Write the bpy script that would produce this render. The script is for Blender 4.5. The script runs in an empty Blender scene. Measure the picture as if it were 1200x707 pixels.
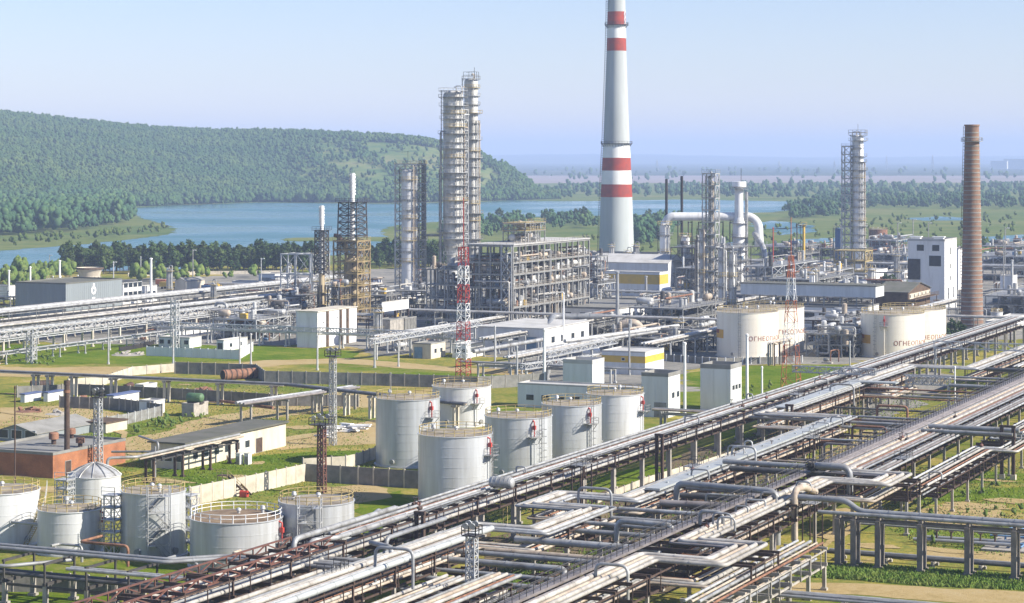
import bpy, math, random
import numpy as np
from mathutils import Vector
R = random.Random(11)
PI = math.pi
S = bpy.context.scene
COL = S.collection
# ---------------------------------------------------------------- plan geometry
# World axes follow the plant's own street grid: +y runs away along the long pipe racks,
# +x runs across them.  The camera stands at the origin, 56 m up, turned 24.5 deg to the left... of +y.
ANG = math.radians(24.5); CA = math.cos(ANG); SA = math.sin(ANG)
CAMH = 56.0; F = 2600.0; HY = 183.0

def P(px, py, z=0.0):
    D = (CAMH - z) * F / (py - HY); X = (px - 600) / F * D
    return (X * CA - D * SA, X * SA + D * CA)
def depth(x, y): return -x * SA + y * CA
def ppm(x, y): return F / depth(x, y)
def z_at(py, x, y): return CAMH - (py - HY) * depth(x, y) / F
def u_at(px, v):
    k = (px - 600) / F
    return -v * (CA + k * SA) / (SA - k * CA)
def v_at(px, u):
    k = (px - 600) / F
    return u * (k * CA - SA) / (CA + k * SA)

# ---------------------------------------------------------------- materials
M = {}
def mat(name, c, c2=None, sc=0.3, rough=0.6, metal=0.0, stretch=(1, 1, 1), lo=0.38, hi=0.66, rnd=0.1,
        bump=0.0, bsc=None, fine=0.0, spec=0.5):
    m = bpy.data.materials.new(name); m.use_nodes = True
    nt = m.node_tree; N = nt.nodes; L = nt.links
    b = N['Principled BSDF']
    b.inputs['Roughness'].default_value = rough; b.inputs['Metallic'].default_value = metal
    b.inputs['Specular IOR Level'].default_value = spec if rough < .68 else .1
    if c2 is None: c2 = tuple(k * 0.72 for k in c)
    g = N.new('ShaderNodeNewGeometry'); mp = N.new('ShaderNodeMapping'); mp.inputs['Scale'].default_value = stretch
    L.new(g.outputs['Position'], mp.inputs['Vector'])
    n = N.new('ShaderNodeTexNoise'); n.inputs['Scale'].default_value = sc; n.inputs['Detail'].default_value = 7
    n.inputs['Roughness'].default_value = 0.62
    L.new(mp.outputs[0], n.inputs['Vector'])
    r = N.new('ShaderNodeMapRange'); r.inputs[1].default_value = lo; r.inputs[2].default_value = hi
    L.new(n.outputs['Fac'], r.inputs[0])
    mx = N.new('ShaderNodeMix'); mx.data_type = 'RGBA'
    mx.inputs[6].default_value = (*c, 1); mx.inputs[7].default_value = (*c2, 1)
    L.new(r.outputs[0], mx.inputs[0])
    oi = N.new('ShaderNodeObjectInfo'); mr = N.new('ShaderNodeMapRange')
    mr.inputs[3].default_value = 1 - rnd; mr.inputs[4].default_value = 1 + rnd
    L.new(oi.outputs['Random'], mr.inputs[0])
    hs = N.new('ShaderNodeHueSaturation'); L.new(mr.outputs[0], hs.inputs['Value']); L.new(mx.outputs[2], hs.inputs['Color'])
    L.new(hs.outputs[0], b.inputs['Base Color'])
    if bump:
        n2 = N.new('ShaderNodeTexNoise'); n2.inputs['Scale'].default_value = bsc or sc * 4; n2.inputs['Detail'].default_value = 5
        L.new(g.outputs['Position'], n2.inputs['Vector'])
        bp = N.new('ShaderNodeBump'); bp.inputs['Strength'].default_value = bump; bp.inputs['Distance'].default_value = 0.3
        L.new(n2.outputs['Fac'], bp.inputs['Height']); L.new(bp.outputs[0], b.inputs['Normal'])
    M[name] = m
    return m

VS = (1.6, 1.6, 0.12)      # vertical run-off streaks
mat('alu', (.40, .405, .395), (.19, .18, .16), 0.55, .45, .2, lo=.40, hi=.70, rnd=.16)
mat('alu_bright', (.50, .505, .495), (.27, .265, .245), 0.5, .45, .12, lo=.42, hi=.74, rnd=.14)
mat('white_pipe', (.44, .42, .38), (.21, .19, .16), 0.45, .6, 0, lo=.40, hi=.72, rnd=.16)
mat('beige_pipe', (.47, .40, .31), (.28, .22, .165), 0.6, .65, 0)
mat('mauve_pipe', (.26, .235, .225), (.15, .13, .12), 0.6, .55, .1)
mat('grey_pipe', (.33, .34, .34), (.22, .22, .22), 0.5, .5, .2)
mat('dark_pipe', (.105, .11, .112), (.06, .055, .05), 0.6, .5, .1)
mat('rust_pipe', (.30, .16, .10), (.14, .075, .055), 0.9, .75, 0)
mat('flat_duct', (.46, .48, .46), (.33, .335, .31), 0.4, .5, .25, lo=.45, hi=.8)
mat('concrete', (.40, .37, .32), (.27, .25, .215), 0.8, .85, 0, bump=.2)
mat('concrete_pale', (.58, .53, .43), (.42, .38, .30), 0.5, .85, 0, bump=.15)
mat('concrete_dark', (.23, .225, .205), (.15, .145, .13), 0.6, .85, 0, bump=.15)
mat('steel_brown', (.105, .072, .056), (.065, .047, .04), 1.1, .7, .05)
mat('steel_dark', (.075, .07, .066), (.045, .04, .036), 0.9, .6, .1)
mat('steel_grey', (.31, .315, .30), (.19, .18, .165), 0.8, .55, .15)
mat('galvanised', (.52, .53, .525), (.36, .36, .345), 0.8, .5, .2)
mat('steel_red', (.17, .072, .05), (.10, .052, .04), 1.0, .6, 0)
mat('red_paint', (.46, .05, .035), (.32, .05, .04), 0.8, .5, 0)
mat('orange_paint', (.56, .16, .06), (.42, .12, .06), 0.8, .5, 0)
mat('white_paint', (.78, .78, .76), (.62, .61, .58), 0.5, .5, 0, lo=.45, hi=.8)
mat('yellow_paint', (.62, .40, .05), (.5, .33, .06), 0.6, .55, 0)
mat('yellow_rail', (.50, .40, .16), (.3, .22, .1), 0.9, .6, 0)
mat('tank_silver', (.56, .58, .585), (.42, .425, .41), 0.5, .36, .25, stretch=VS, lo=.38, hi=.68, rnd=.06)
mat('tank_white', (.64, .65, .645), (.47, .465, .44), 0.5, .40, .15, stretch=VS, lo=.42, hi=.75, rnd=.04)
mat('tank_cream', (.78, .73, .62), (.68, .62, .51), 0.4, .5, 0, stretch=VS, lo=.42, hi=.75, rnd=.03)
mat('tank_roof', (.36, .315, .24), (.21, .175, .13), 0.35, .75, .05, rnd=.08)
mat('roof_felt', (.15, .145, .125), (.105, .11, .085), 0.25, .9, 0)
mat('roof_grey', (.27, .265, .245), (.19, .185, .165), 0.25, .85, 0)
mat('roof_pale', (.50, .49, .46), (.38, .37, .34), 0.2, .75, 0)
mat('clad_grey', (.24, .27, .275), (.215, .24, .245), 0.3, .6, 0, stretch=VS, rnd=.02)
mat('clad_pale', (.70, .715, .70), (.60, .61, .59), 0.4, .55, .05, stretch=VS, rnd=.05)
mat('clad_white', (.70, .71, .70), (.58, .58, .56), 0.35, .55, 0, stretch=VS, rnd=.05)
mat('plaster', (.62, .56, .44), (.48, .42, .33), 0.4, .85, 0, stretch=(1, 1, .3))
mat('plaster_white', (.72, .71, .68), (.52, .50, .46), 0.35, .8, 0, stretch=(1.4, 1.4, .2), lo=.46, hi=.8)
mat('blue_roof', (.11, .15, .29), (.10, .12, .22), 0.5, .5, 0)
mat('blue_paint', (.07, .16, .33), (.05, .11, .24), 0.6, .5, 0)
mat('blue_equipment', (.16, .28, .42), (.11, .19, .28), 0.6, .5, .1)
mat('green_paint', (.10, .20, .09), (.07, .13, .06), 0.8, .6, 0)
mat('glass_dark', (.035, .045, .055), (.02, .025, .03), 0.5, .2, 0)
mat('black_soot', (.03, .03, .032), (.05, .042, .036), 0.6, .8, 0)
mat('wood_old', (.15, .105, .07), (.09, .065, .05), 0.8, .85, 0)
mat('chimney_grey', (.44, .465, .455), (.34, .36, .35), 0.12, .8, 0, stretch=(1, 1, .15), rnd=0)
mat('chimney_white', (.80, .80, .77), (.72, .71, .67), 0.12, .75, 0, rnd=0)
mat('chimney_red', (.36, .06, .035), (.25, .06, .045), 0.3, .75, 0, rnd=0)
mat('post_brown', (.25, .22, .185), (.16, .14, .115), 0.8, .85, 0)
mat('letter_brown', (.24, .07, .05), (.30, .12, .09), 1.5, .7, 0, rnd=0)
mat('sign_orange', (.62, .33, .03), (.52, .28, .04), 0.8, .6, 0)
mat('column_white', (.74, .74, .72), (.50, .49, .46), 0.4, .5, .05, stretch=(1.2, 1.2, .3), lo=.42, hi=.72)
mat('tank_roof_brown', (.26, .19, .12), (.15, .105, .07), 0.4, .8, 0)
mat('furnace_steel', (.40, .31, .17), (.19, .14, .09), 0.4, .7, 0)
mat('furnace_shell', (.50, .42, .27), (.28, .20, .12), 0.25, .6, .1, stretch=(1, 1, .35))
mat('bark', (.12, .095, .075), None, 2, .9)
mat('bark_pale', (.45, .43, .38), (.2, .18, .16), 2, .9)

def brickmat(name, c1, c2, mo, sc, bw=.5, rh=.25):
    m = bpy.data.materials.new(name); m.use_nodes = True; nt = m.node_tree; N = nt.nodes; L = nt.links; b = N['Principled BSDF']; b.inputs['Roughness'].default_value = .9
    g = N.new('ShaderNodeNewGeometry'); n = N.new('ShaderNodeTexNoise'); n.inputs['Scale'].default_value = .35; n.inputs['Detail'].default_value = 7
    L.new(g.outputs['Position'], n.inputs['Vector'])
    sp = N.new('ShaderNodeSeparateXYZ'); L.new(g.outputs['Position'], sp.inputs[0]); ad = N.new('ShaderNodeMath'); L.new(sp.outputs[0], ad.inputs[0]); L.new(sp.outputs[1], ad.inputs[1])
    cb = N.new('ShaderNodeCombineXYZ'); L.new(ad.outputs[0], cb.inputs[0]); L.new(sp.outputs[2], cb.inputs[1])
    k = N.new('ShaderNodeTexBrick'); k.inputs['Scale'].default_value = sc; k.inputs['Color1'].default_value = (*c1, 1); k.inputs['Color2'].default_value = (*c2, 1); k.inputs['Mortar'].default_value = (*mo, 1)
    L.new(cb.outputs[0], k.inputs['Vector'])
    mx = N.new('ShaderNodeMix'); mx.data_type = 'RGBA'; mx.blend_type = 'MULTIPLY'; mx.inputs[0].default_value = .8
    r = N.new('ShaderNodeMapRange'); r.inputs[1].default_value = .3; r.inputs[2].default_value = .7; r.inputs[3].default_value = .6; r.inputs[4].default_value = 1.2
    L.new(n.outputs['Fac'], r.inputs[0]); L.new(k.outputs['Color'], mx.inputs[6]); L.new(r.outputs[0], mx.inputs[7]); L.new(mx.outputs[2], b.inputs['Base Color']); M[name] = m
brickmat('orange_brick', (.42, .15, .055), (.34, .115, .045), (.30, .20, .13), 2.2)
brickmat('chimney_brick', (.27, .145, .09), (.20, .105, .068), (.30, .24, .18), 2.0)

def leafmat(name, c, c2, c3, s1=.05, s2=.4):
    m = bpy.data.materials.new(name); m.use_nodes = True
    nt = m.node_tree; N = nt.nodes; L = nt.links; b = N['Principled BSDF']
    b.inputs['Roughness'].default_value = .8; b.inputs['Specular IOR Level'].default_value = .04
    g = N.new('ShaderNodeNewGeometry')
    def noise(s):
        n = N.new('ShaderNodeTexNoise'); n.inputs['Scale'].default_value = s; n.inputs['Detail'].default_value = 4
        L.new(g.outputs['Position'], n.inputs['Vector']); r = N.new('ShaderNodeMapRange')
        r.inputs[1].default_value = .38; r.inputs[2].default_value = .62; L.new(n.outputs['Fac'], r.inputs[0]); return r.outputs[0]
    a = N.new('ShaderNodeMix'); a.data_type = 'RGBA'; a.inputs[6].default_value = (*c, 1); a.inputs[7].default_value = (*c2, 1)
    L.new(noise(s1), a.inputs[0])
    d = N.new('ShaderNodeMix'); d.data_type = 'RGBA'; d.inputs[7].default_value = (*c3, 1)
    L.new(a.outputs[2], d.inputs[6]); L.new(noise(s2), d.inputs[0])
    oi = N.new('ShaderNodeObjectInfo'); mr = N.new('ShaderNodeMapRange'); mr.inputs[3].default_value = .75; mr.inputs[4].default_value = 1.25
    L.new(oi.outputs['Random'], mr.inputs[0])
    hs = N.new('ShaderNodeHueSaturation'); L.new(mr.outputs[0], hs.inputs['Value']); L.new(d.outputs[2], hs.inputs['Color'])
    L.new(hs.outputs[0], b.inputs['Base Color'])
    M[name] = m
leafmat('leaf', (.060, .105, .032), (.095, .125, .040), (.036, .066, .025))
mat('column_grey', (.60, .595, .56), (.34, .325, .29), 0.35, .5, .15, stretch=(1.2, 1.2, .35), lo=.38, hi=.68)
leafmat('leaf_far', (.050, .105, .045), (.085, .135, .050), (.034, .072, .036), .02, .12)
leafmat('leaf_hill', (.070, .130, .040), (.115, .165, .050), (.045, .090, .034), .006, .075)
leafmat('leaf_bush', (.105, .155, .035), (.155, .18, .05), (.07, .115, .028), .15, .9)
leafmat('grass_tuft', (.15, .23, .04), (.23, .25, .07), (.10, .175, .03), .08, .8)

# ---------------------------------------------------------------- mesh builder
ORG = {}; FOOT = []
class MB:
    def __init__(s): s.v = []; s.f = []; s.sm = []
    def face(s, pts, smooth=False):
        n = len(s.v); s.v += [tuple(p) for p in pts]; s.f.append(tuple(range(n, n + len(pts)))); s.sm.append(smooth)
    def hexa(s, b, t):
        n = len(s.v); s.v += [tuple(p) for p in b] + [tuple(p) for p in t]
        for q in ((3, 2, 1, 0), (4, 5, 6, 7), (0, 1, 5, 4), (1, 2, 6, 5), (2, 3, 7, 6), (3, 0, 4, 7)):
            s.f.append(tuple(n + k for k in q)); s.sm.append(False)
        return s
    def box(s, x0, y0, z0, x1, y1, z1):
        if x0 > x1: x0, x1 = x1, x0
        if y0 > y1: y0, y1 = y1, y0
        return s.hexa([(x0, y0, z0), (x1, y0, z0), (x1, y1, z0), (x0, y1, z0)], [(x0, y0, z1), (x1, y0, z1), (x1, y1, z1), (x0, y1, z1)])
    def cbox(s, x, y, z, w, d, h): return s.box(x - w / 2, y - d / 2, z, x + w / 2, y + d / 2, z + h)
    def bar(s, p, q, w, h=None):
        h = h or w; p = Vector(p); q = Vector(q); d = q - p
        if d.length < 1e-6: return s
        d.normalize(); up = Vector((0, 0, 1)) if abs(d.z) < .95 else Vector((0, 1, 0))
        a = d.cross(up).normalized(); b = a.cross(d)
        o = [(-.5, -.5), (.5, -.5), (.5, .5), (-.5, .5)]
        return s.hexa([p + a * w * i + b * h * j for i, j in o], [q + a * w * i + b * h * j for i, j in o])
    def tube(s, path, r, n=8, cap=True, closed=False):
        pts = [Vector(p) for p in path]; m = len(pts); rings = []
        nrm = None
        for i, p in enumerate(pts):
            if closed: t = (pts[(i + 1) % m] - pts[i - 1]).normalized()
            elif i == 0: t = (pts[1] - p).normalized()
            elif i == m - 1: t = (p - pts[-2]).normalized()
            else: t = ((p - pts[i - 1]).normalized() + (pts[i + 1] - p).normalized()).normalized()
            if nrm is None:
                nrm = t.cross(Vector((0, 0, 1)) if abs(t.z) < .9 else Vector((1, 0, 0))).normalized()
            else:
                nrm = (nrm - t * nrm.dot(t)); nrm = nrm.normalized() if nrm.length > 1e-6 else t.cross(Vector((0, 0, 1)))
            b = t.cross(nrm)
            rr = r[i] if isinstance(r, (list, tuple)) else r
            rings.append([p + (nrm * math.cos(2 * PI * k / n) + b * math.sin(2 * PI * k / n)) * rr for k in range(n)])
        base = len(s.v)
        for rg in rings: s.v += [tuple(q) for q in rg]
        segs = m if closed else m - 1
        for i in range(segs):
            j = (i + 1) % m
            for k in range(n):
                k2 = (k + 1) % n
                s.f.append((base + i * n + k, base + i * n + k2, base + j * n + k2, base + j * n + k)); s.sm.append(n > 4)
        if cap and not closed:
            s.face(list(reversed(rings[0]))); s.face(rings[-1])
        return s
    def lathe(s, cx, cy, prof, n=24, a0=0, a1=2 * PI, share=False):
        full = abs(a1 - a0 - 2 * PI) < 1e-6; kk = n if full else n + 1
        def ring(r, z):
            b = len(s.v)
            for k in range(kk):
                a = a0 + (a1 - a0) * k / n
                s.v.append((cx + r * math.cos(a), cy + r * math.sin(a), z))
            return b
        prev = None
        for i in range(len(prof) - 1):
            A_ = prev if (share and prev is not None) else ring(*prof[i])
            B_ = ring(*prof[i + 1]); prev = B_
            for k in range(n):
                k2 = (k + 1) % kk
                s.f.append((A_ + k, A_ + k2, B_ + k2, B_ + k)); s.sm.append(True)
        return s
    def cyl(s, x, y, z0, z1, r, n=12):
        s.tube([(x, y, z0), (x, y, z1)], r, n); return s
    def ring(s, cx, cy, z, r, t=.03, n=28, k=4):
        return s.tube([(cx + r * math.cos(2 * PI * i / n), cy + r * math.sin(2 * PI * i / n), z) for i in range(n)], t, k, closed=True)
    def drum(s, p, q, r, n=14):
        """horizontal vessel with dished ends"""
        p = Vector(p); q = Vector(q); d = (q - p).normalized()
        pts = []; rs = []
        for t, f in ((-.45, .05), (-.38, .5), (-.2, .85), (0, 1)): pts.append(p + d * t * r); rs.append(r * f)
        for t, f in ((0, 1), (.2, .85), (.38, .5), (.45, .05)): pts.append(q + d * t * r); rs.append(r * f)
        return s.tube(pts, rs, n)
    def rail(s, path, h=1.1, step=2.0, t=.05, mid=True):
        """handrail along a 3-D polyline"""
        for a, b in zip(path, path[1:]):
            a = Vector(a); b = Vector(b); n = max(1, round((b - a).length / step))
            for i in range(n + 1):
                p = a + (b - a) * i / n; s.bar(p, p + Vector((0, 0, h)), t)
            for z in ((h, h * .5) if mid else (h,)):
                s.bar(a + Vector((0, 0, z)), b + Vector((0, 0, z)), t)
        return s
    def lattice(s, p, q, a, b, n, t, both=False):
        """X/zigzag bracing of a flat panel between chord p..q and the chord offset by vector a->b"""
        p = Vector(p); q = Vector(q); o = Vector(b)
        for i in range(n):
            A0 = p + (q - p) * i / n; A1 = p + (q - p) * (i + 1) / n
            if i % 2 == 0 or both: s.bar(A0, A1 + o, t)
            if i % 2 == 1 or both: s.bar(A0 + o, A1, t)
        return s
    def build(s, name, m, parent=None, org=None):
        if not s.v: s.v = [(0, 0, 0)]
        a = np.array(s.v, dtype=np.float32)
        if parent is not None: o = ORG[parent.name]
        elif org is not None: o = org
        else:
            lo = a.min(0); hi = a.max(0); o = (float((lo[0] + hi[0]) / 2), float((lo[1] + hi[1]) / 2), float(lo[2]))
        a = a - np.array(o, dtype=np.float32)
        me = bpy.data.meshes.new(name); me.from_pydata(a.tolist(), [], s.f)
        me.polygons.foreach_set('use_smooth', s.sm)
        me.materials.append(M[m] if isinstance(m, str) else m)
        ob = bpy.data.objects.new(name, me); COL.objects.link(ob)
        if parent is not None: ob.parent = parent
        else: ob.location = o
        ORG[ob.name] = o
        return ob

def tag(o, label=None, cat=None, group=None, kind=None):
    if label: o['label'] = label
    if cat: o['category'] = cat
    if group: o['group'] = group
    if kind: o['kind'] = kind
    return o
def thing(name, label, cat, loc, group=None):
    o = bpy.data.objects.new(name, None); COL.objects.link(o); o.location = loc
    o.empty_display_size = 0.5; ORG[o.name] = tuple(loc)
    return tag(o, label, cat, group)
def struct(o): o['kind'] = 'structure'; return o
def copy_thing(o, loc, label=None, scale=None, rz=None):
    c = o.copy(); COL.objects.link(c); c.location = loc; ORG[c.name] = tuple(loc)
    if label: c['label'] = label
    if scale: c.scale = scale
    if rz is not None: c.rotation_euler = (0, 0, rz)
    for ch in o.children:
        k = ch.copy(); COL.objects.link(k); k.parent = c
        for g in ch.children:
            d = g.copy(); COL.objects.link(d); d.parent = k
    return c
ORD = ['first', 'second', 'third', 'fourth', 'fifth', 'sixth', 'seventh', 'eighth', 'ninth', 'tenth', 'eleventh', 'twelfth', 'thirteenth', 'fourteenth', 'fifteenth', 'sixteenth']

def fillet(path, R_, k=4):
    pts = [Vector(p) for p in path]; out = [pts[0]]
    for i in range(1, len(pts) - 1):
        a, b, c = pts[i - 1], pts[i], pts[i + 1]
        d1 = (a - b); d2 = (c - b)
        r = min(R_, d1.length * .45, d2.length * .45); d1.normalize(); d2.normalize()
        if abs(d1.dot(d2)) > .995: out.append(b); continue
        p = b + d1 * r; q = b + d2 * r
        for j in range(k + 1):
            t = j / k; out.append(p * (1 - t) ** 2 + b * 2 * t * (1 - t) + q * t * t)
    out.append(pts[-1]); return out
def offset(path, d):
    """parallel copy of a plan polyline, d to the right of its direction"""
    n = len(path); out = []
    def nrm(a, b):
        l = math.hypot(b[0] - a[0], b[1] - a[1]); return ((b[1] - a[1]) / l, -(b[0] - a[0]) / l)
    for i in range(n):
        if i == 0: k = nrm(path[0], path[1]); out.append((path[0][0] + k[0] * d, path[0][1] + k[1] * d)); continue
        if i == n - 1: k = nrm(path[-2], path[-1]); out.append((path[-1][0] + k[0] * d, path[-1][1] + k[1] * d)); continue
        a = nrm(path[i - 1], path[i]); b = nrm(path[i], path[i + 1])
        c = 1 + a[0] * b[0] + a[1] * b[1]
        if c < .05: out.append((path[i][0] + a[0] * d, path[i][1] + a[1] * d)); continue
        out.append((path[i][0] + (a[0] + b[0]) / c * d, path[i][1] + (a[1] + b[1]) / c * d))
    return out
PCOL = {'alu': 'silver', 'alu_bright': 'bright silver', 'white_pipe': 'whitish', 'beige_pipe': 'beige', 'mauve_pipe': 'brownish', 'grey_pipe': 'grey',
        'dark_pipe': 'dark', 'rust_pipe': 'rusty', 'flat_duct': 'pale grey'}
def pipe(path, r, m, label, group=None, n=8, flange=True, bend=None, name='pipe'):
    b = MB(); f = fillet(path, bend or max(3 * r, .7)); b.tube(f, r, n)
    if flange:
        # joint bands of the cladding
        for a, c in zip(path, path[1:]):
            a = Vector(a); c = Vector(c); L = (c - a).length; d = (c - a).normalized()
            k = int(L / 4.5)
            for i in range(1, k + 1):
                p = a + d * (L * i / (k + 1)); b.tube([p - d * .09, p + d * .09], r * 1.12, n, cap=False)
    o = b.build(name, m); return tag(o, label, 'pipe', group)
def deck(desc, path, z, specs, side, gap=.18, center=True, group=None, lvl=None):
    gap = gap + .22; specs = [(r * .76, m) for r, m in specs]
    """parallel pipes lying side by side on one deck; each pipe is its own thing"""
    tot = sum(2 * r for r, _ in specs) + gap * (len(specs) - 1); d = -tot / 2
    for i, (r, m) in enumerate(specs):
        d += r
        pl = [(x, y, z + r) for x, y in offset(path, d)]
        lab = f"{PCOL[m]} pipe {ORD[i]} from {side}, {desc}"
        pipe(pl, r, m, lab, group or f"pipes {desc}")
        d += r + gap
# ---------------------------------------------------------------- camera, light, sky
cam = bpy.data.cameras.new('camera'); cam.sensor_width = 36; cam.lens = F / 1200 * 36
cam.shift_y = -(353.5 - HY) / 1200; cam.clip_end = 90000; cam.clip_start = 1
co = bpy.data.objects.new('camera', cam); COL.objects.link(co)
co.location = (0, 0, CAMH); co.rotation_euler = (PI / 2, 0, ANG); S.camera = co
SUN_AZ = math.radians(5); SUN_EL = math.radians(34)        # azimuth from +x
sd = Vector((math.cos(SUN_AZ) * math.cos(SUN_EL), math.sin(SUN_AZ) * math.cos(SUN_EL), math.sin(SUN_EL)))
sun = bpy.data.lights.new('sun', 'SUN'); sun.energy = 5.0; sun.angle = math.radians(.53); sun.color = (1, .93, .82)
so = bpy.data.objects.new('sun', sun); COL.objects.link(so); so.location = (300, 0, 400)
so.rotation_euler = sd.to_track_quat('Z', 'Y').to_euler()
W = bpy.data.worlds.new('World'); S.world = W; W.use_nodes = True
wn = W.node_tree; sky = wn.nodes.new('ShaderNodeTexSky'); sky.sky_type = 'NISHITA'; sky.sun_disc = False
sky.sun_elevation = SUN_EL; sky.sun_rotation = math.atan2(sd.x, sd.y)
sky.air_density = 1.0; sky.dust_density = .2; sky.ozone_density = 4.5; sky.altitude = 0
bgn = wn.nodes['Background']; bgn.inputs['Strength'].default_value = .086
tint = wn.nodes.new('ShaderNodeMix'); tint.data_type = 'RGBA'; tint.blend_type = 'MULTIPLY'; tint.inputs[0].default_value = 1; tint.inputs[7].default_value = (1.08, .96, 1.07, 1)
wn.links.new(sky.outputs[0], tint.inputs[6]); wn.links.new(tint.outputs[2], bgn.inputs['Color'])
S.view_settings.view_transform = 'Standard'; S.view_settings.look = 'None'; S.view_settings.exposure = .84; S.view_settings.gamma = 1
S.render.engine = 'CYCLES'
S.cycles.max_bounces = 6; S.cycles.diffuse_bounces = 3; S.cycles.glossy_bounces = 3; S.cycles.volume_bounces = 1
S.cycles.use_denoising = True

# ---------------------------------------------------------------- ground
def groundmat(name, stops, s1, s2, s3, rough=.95, bump=.0, mixc=None):
    m = bpy.data.materials.new(name); m.use_nodes = True
    nt = m.node_tree; N = nt.nodes; L = nt.links; b = N['Principled BSDF']; b.inputs['Roughness'].default_value = rough
    b.inputs['Specular IOR Level'].default_value = 0
    g = N.new('ShaderNodeNewGeometry')
    def noise(s, d=6):
        n = N.new('ShaderNodeTexNoise'); n.inputs['Scale'].default_value = s; n.inputs['Detail'].default_value = d
        n.inputs['Roughness'].default_value = .65
        L.new(g.outputs['Position'], n.inputs['Vector']); return n.outputs['Fac']
    a = N.new('ShaderNodeMath'); a.operation = 'MULTIPLY_ADD'; a.inputs[1].default_value = .42
    L.new(noise(s1), a.inputs[0])
    c = N.new('ShaderNodeMath'); c.operation = 'MULTIPLY_ADD'; c.inputs[1].default_value = .31; L.new(noise(s2), c.inputs[0])
    d = N.new('ShaderNodeMath'); d.operation = 'MULTIPLY'; d.inputs[1].default_value = .27; L.new(noise(s3), d.inputs[0])
    L.new(d.outputs[0], c.inputs[2]); L.new(c.outputs[0], a.inputs[2])
    r = N.new('ShaderNodeValToRGB'); e = r.color_ramp.elements
    while len(e) < len(stops): e.new(.5)
    for k, (p, col) in enumerate(stops): e[k].position = p; e[k].color = (*col, 1)
    L.new(a.outputs[0], r.inputs[0]); L.new(r.outputs[0], b.inputs['Base Color'])
    if bump:
        bp = N.new('ShaderNodeBump'); bp.inputs['Strength'].default_value = bump; bp.inputs['Distance'].default_value = .4
        L.new(noise(s3 * 3), bp.inputs['Height']); L.new(bp.outputs[0], b.inputs['Normal'])
    M[name] = m
GR = (.125, .175, .015); GR2 = (.070, .130, .010); DRY = (.29, .25, .05); OCH = (.40, .30, .14); SOIL = (.25, .175, .095); DRK = (.10, .085, .05)
groundmat('ground', [(.34, GR2), (.43, GR), (.485, (.19, .195, .05)), (.535, DRY), (.60, OCH)], .022, .12, .9, bump=.5)
groundmat('grass_lush', [(.36, (.055, .11, .008)), (.45, (.10, .165, .012)), (.53, (.15, .20, .02)), (.62, (.26, .24, .05))], .05, .3, 1.6, bump=.7)
groundmat('meadow', [(.36, (.055, .11, .035)), (.45, (.10, .145, .045)), (.53, (.15, .175, .06)), (.64, (.21, .20, .09))], .006, .03, .15)
groundmat('dirt', [(.36, (.25, .19, .075)), (.47, OCH), (.56, (.43, .335, .18)), (.66, (.30, .27, .08))], .06, .3, 1.5, bump=.4)
groundmat('yard', [(.34, (.10, .10, .085)), (.45, (.19, .185, .165)), (.54, (.28, .265, .23)), (.66, (.36, .32, .25))], .03, .15, .9, bump=.3)
groundmat('oily', [(.36, (.07, .06, .045)), (.47, (.13, .105, .07)), (.56, (.22, .17, .10)), (.66, (.30, .24, .13))], .08, .35, 1.5, bump=.4)
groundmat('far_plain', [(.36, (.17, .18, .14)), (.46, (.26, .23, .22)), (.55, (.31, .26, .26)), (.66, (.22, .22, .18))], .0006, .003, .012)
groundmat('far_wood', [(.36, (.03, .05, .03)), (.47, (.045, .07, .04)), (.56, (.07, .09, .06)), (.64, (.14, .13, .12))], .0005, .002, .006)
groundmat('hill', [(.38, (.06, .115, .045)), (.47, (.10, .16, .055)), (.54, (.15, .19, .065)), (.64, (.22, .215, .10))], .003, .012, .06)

def sheet(name, pts, m, z, px=True, kind='structure', rag=1.0):
    """flat sheet from a plan outline"""
    b = MB(); q = [P(*p) if px else p for p in pts]
    if rag:
        rs = random.Random(len(name) * 31 + len(pts)); out = []
        for (ax, ay), (bx, by) in zip(q, q[1:] + q[:1]):
            L = math.hypot(bx - ax, by - ay); n = int(min(40, max(2, L / 2.2))); nx, ny = (by - ay) / L, -(bx - ax) / L
            am = min(L * .05, 3.2) * rag; ph = [rs.uniform(0, 6.28) for _ in range(4)]
            for i in range(n):
                t = i / n; e = math.sin(t * PI)
                d = e * am * (math.sin(t * L * .11 + ph[0]) + .6 * math.sin(t * L * .29 + ph[1])) + am * .5 * rs.uniform(-1, 1) * min(1, e * 3)
                out.append((ax + (bx - ax) * t + nx * d, ay + (by - ay) * t + ny * d))
        q = out
    b.face([(x, y, z) for x, y in q]); o = b.build(name, m)
    # make it face up
    me = o.data
    if me.polygons[0].normal.z < 0: me.flip_normals()
    o['kind'] = kind; return o
GX = 26000
b = MB(); b.face([(-GX, -3000, 0), (GX, -3000, 0), (GX, GX, 0), (-GX, GX, 0)]); struct(b.build('ground', 'ground'))
# meadow beyond the plant, up to the far plain
def far(px, D): X = (px - 600) / F * D; return (X * CA - D * SA, X * SA + D * CA)
sheet('meadow', [far(-700, 1130), far(330, 1130), far(700, 1180), far(2100, 1150), far(2600, 5200), far(-800, 5200)], 'meadow', .02, px=False, rag=3)
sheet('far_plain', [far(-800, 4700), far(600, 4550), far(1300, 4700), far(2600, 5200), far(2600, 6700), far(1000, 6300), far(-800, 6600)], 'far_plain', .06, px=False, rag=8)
sheet('far_woods', [far(-900, 6400), far(1000, 6100), far(2700, 6500), far(2700, 18500), far(-900, 18500)], 'far_wood', .03, px=False, rag=8)

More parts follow.
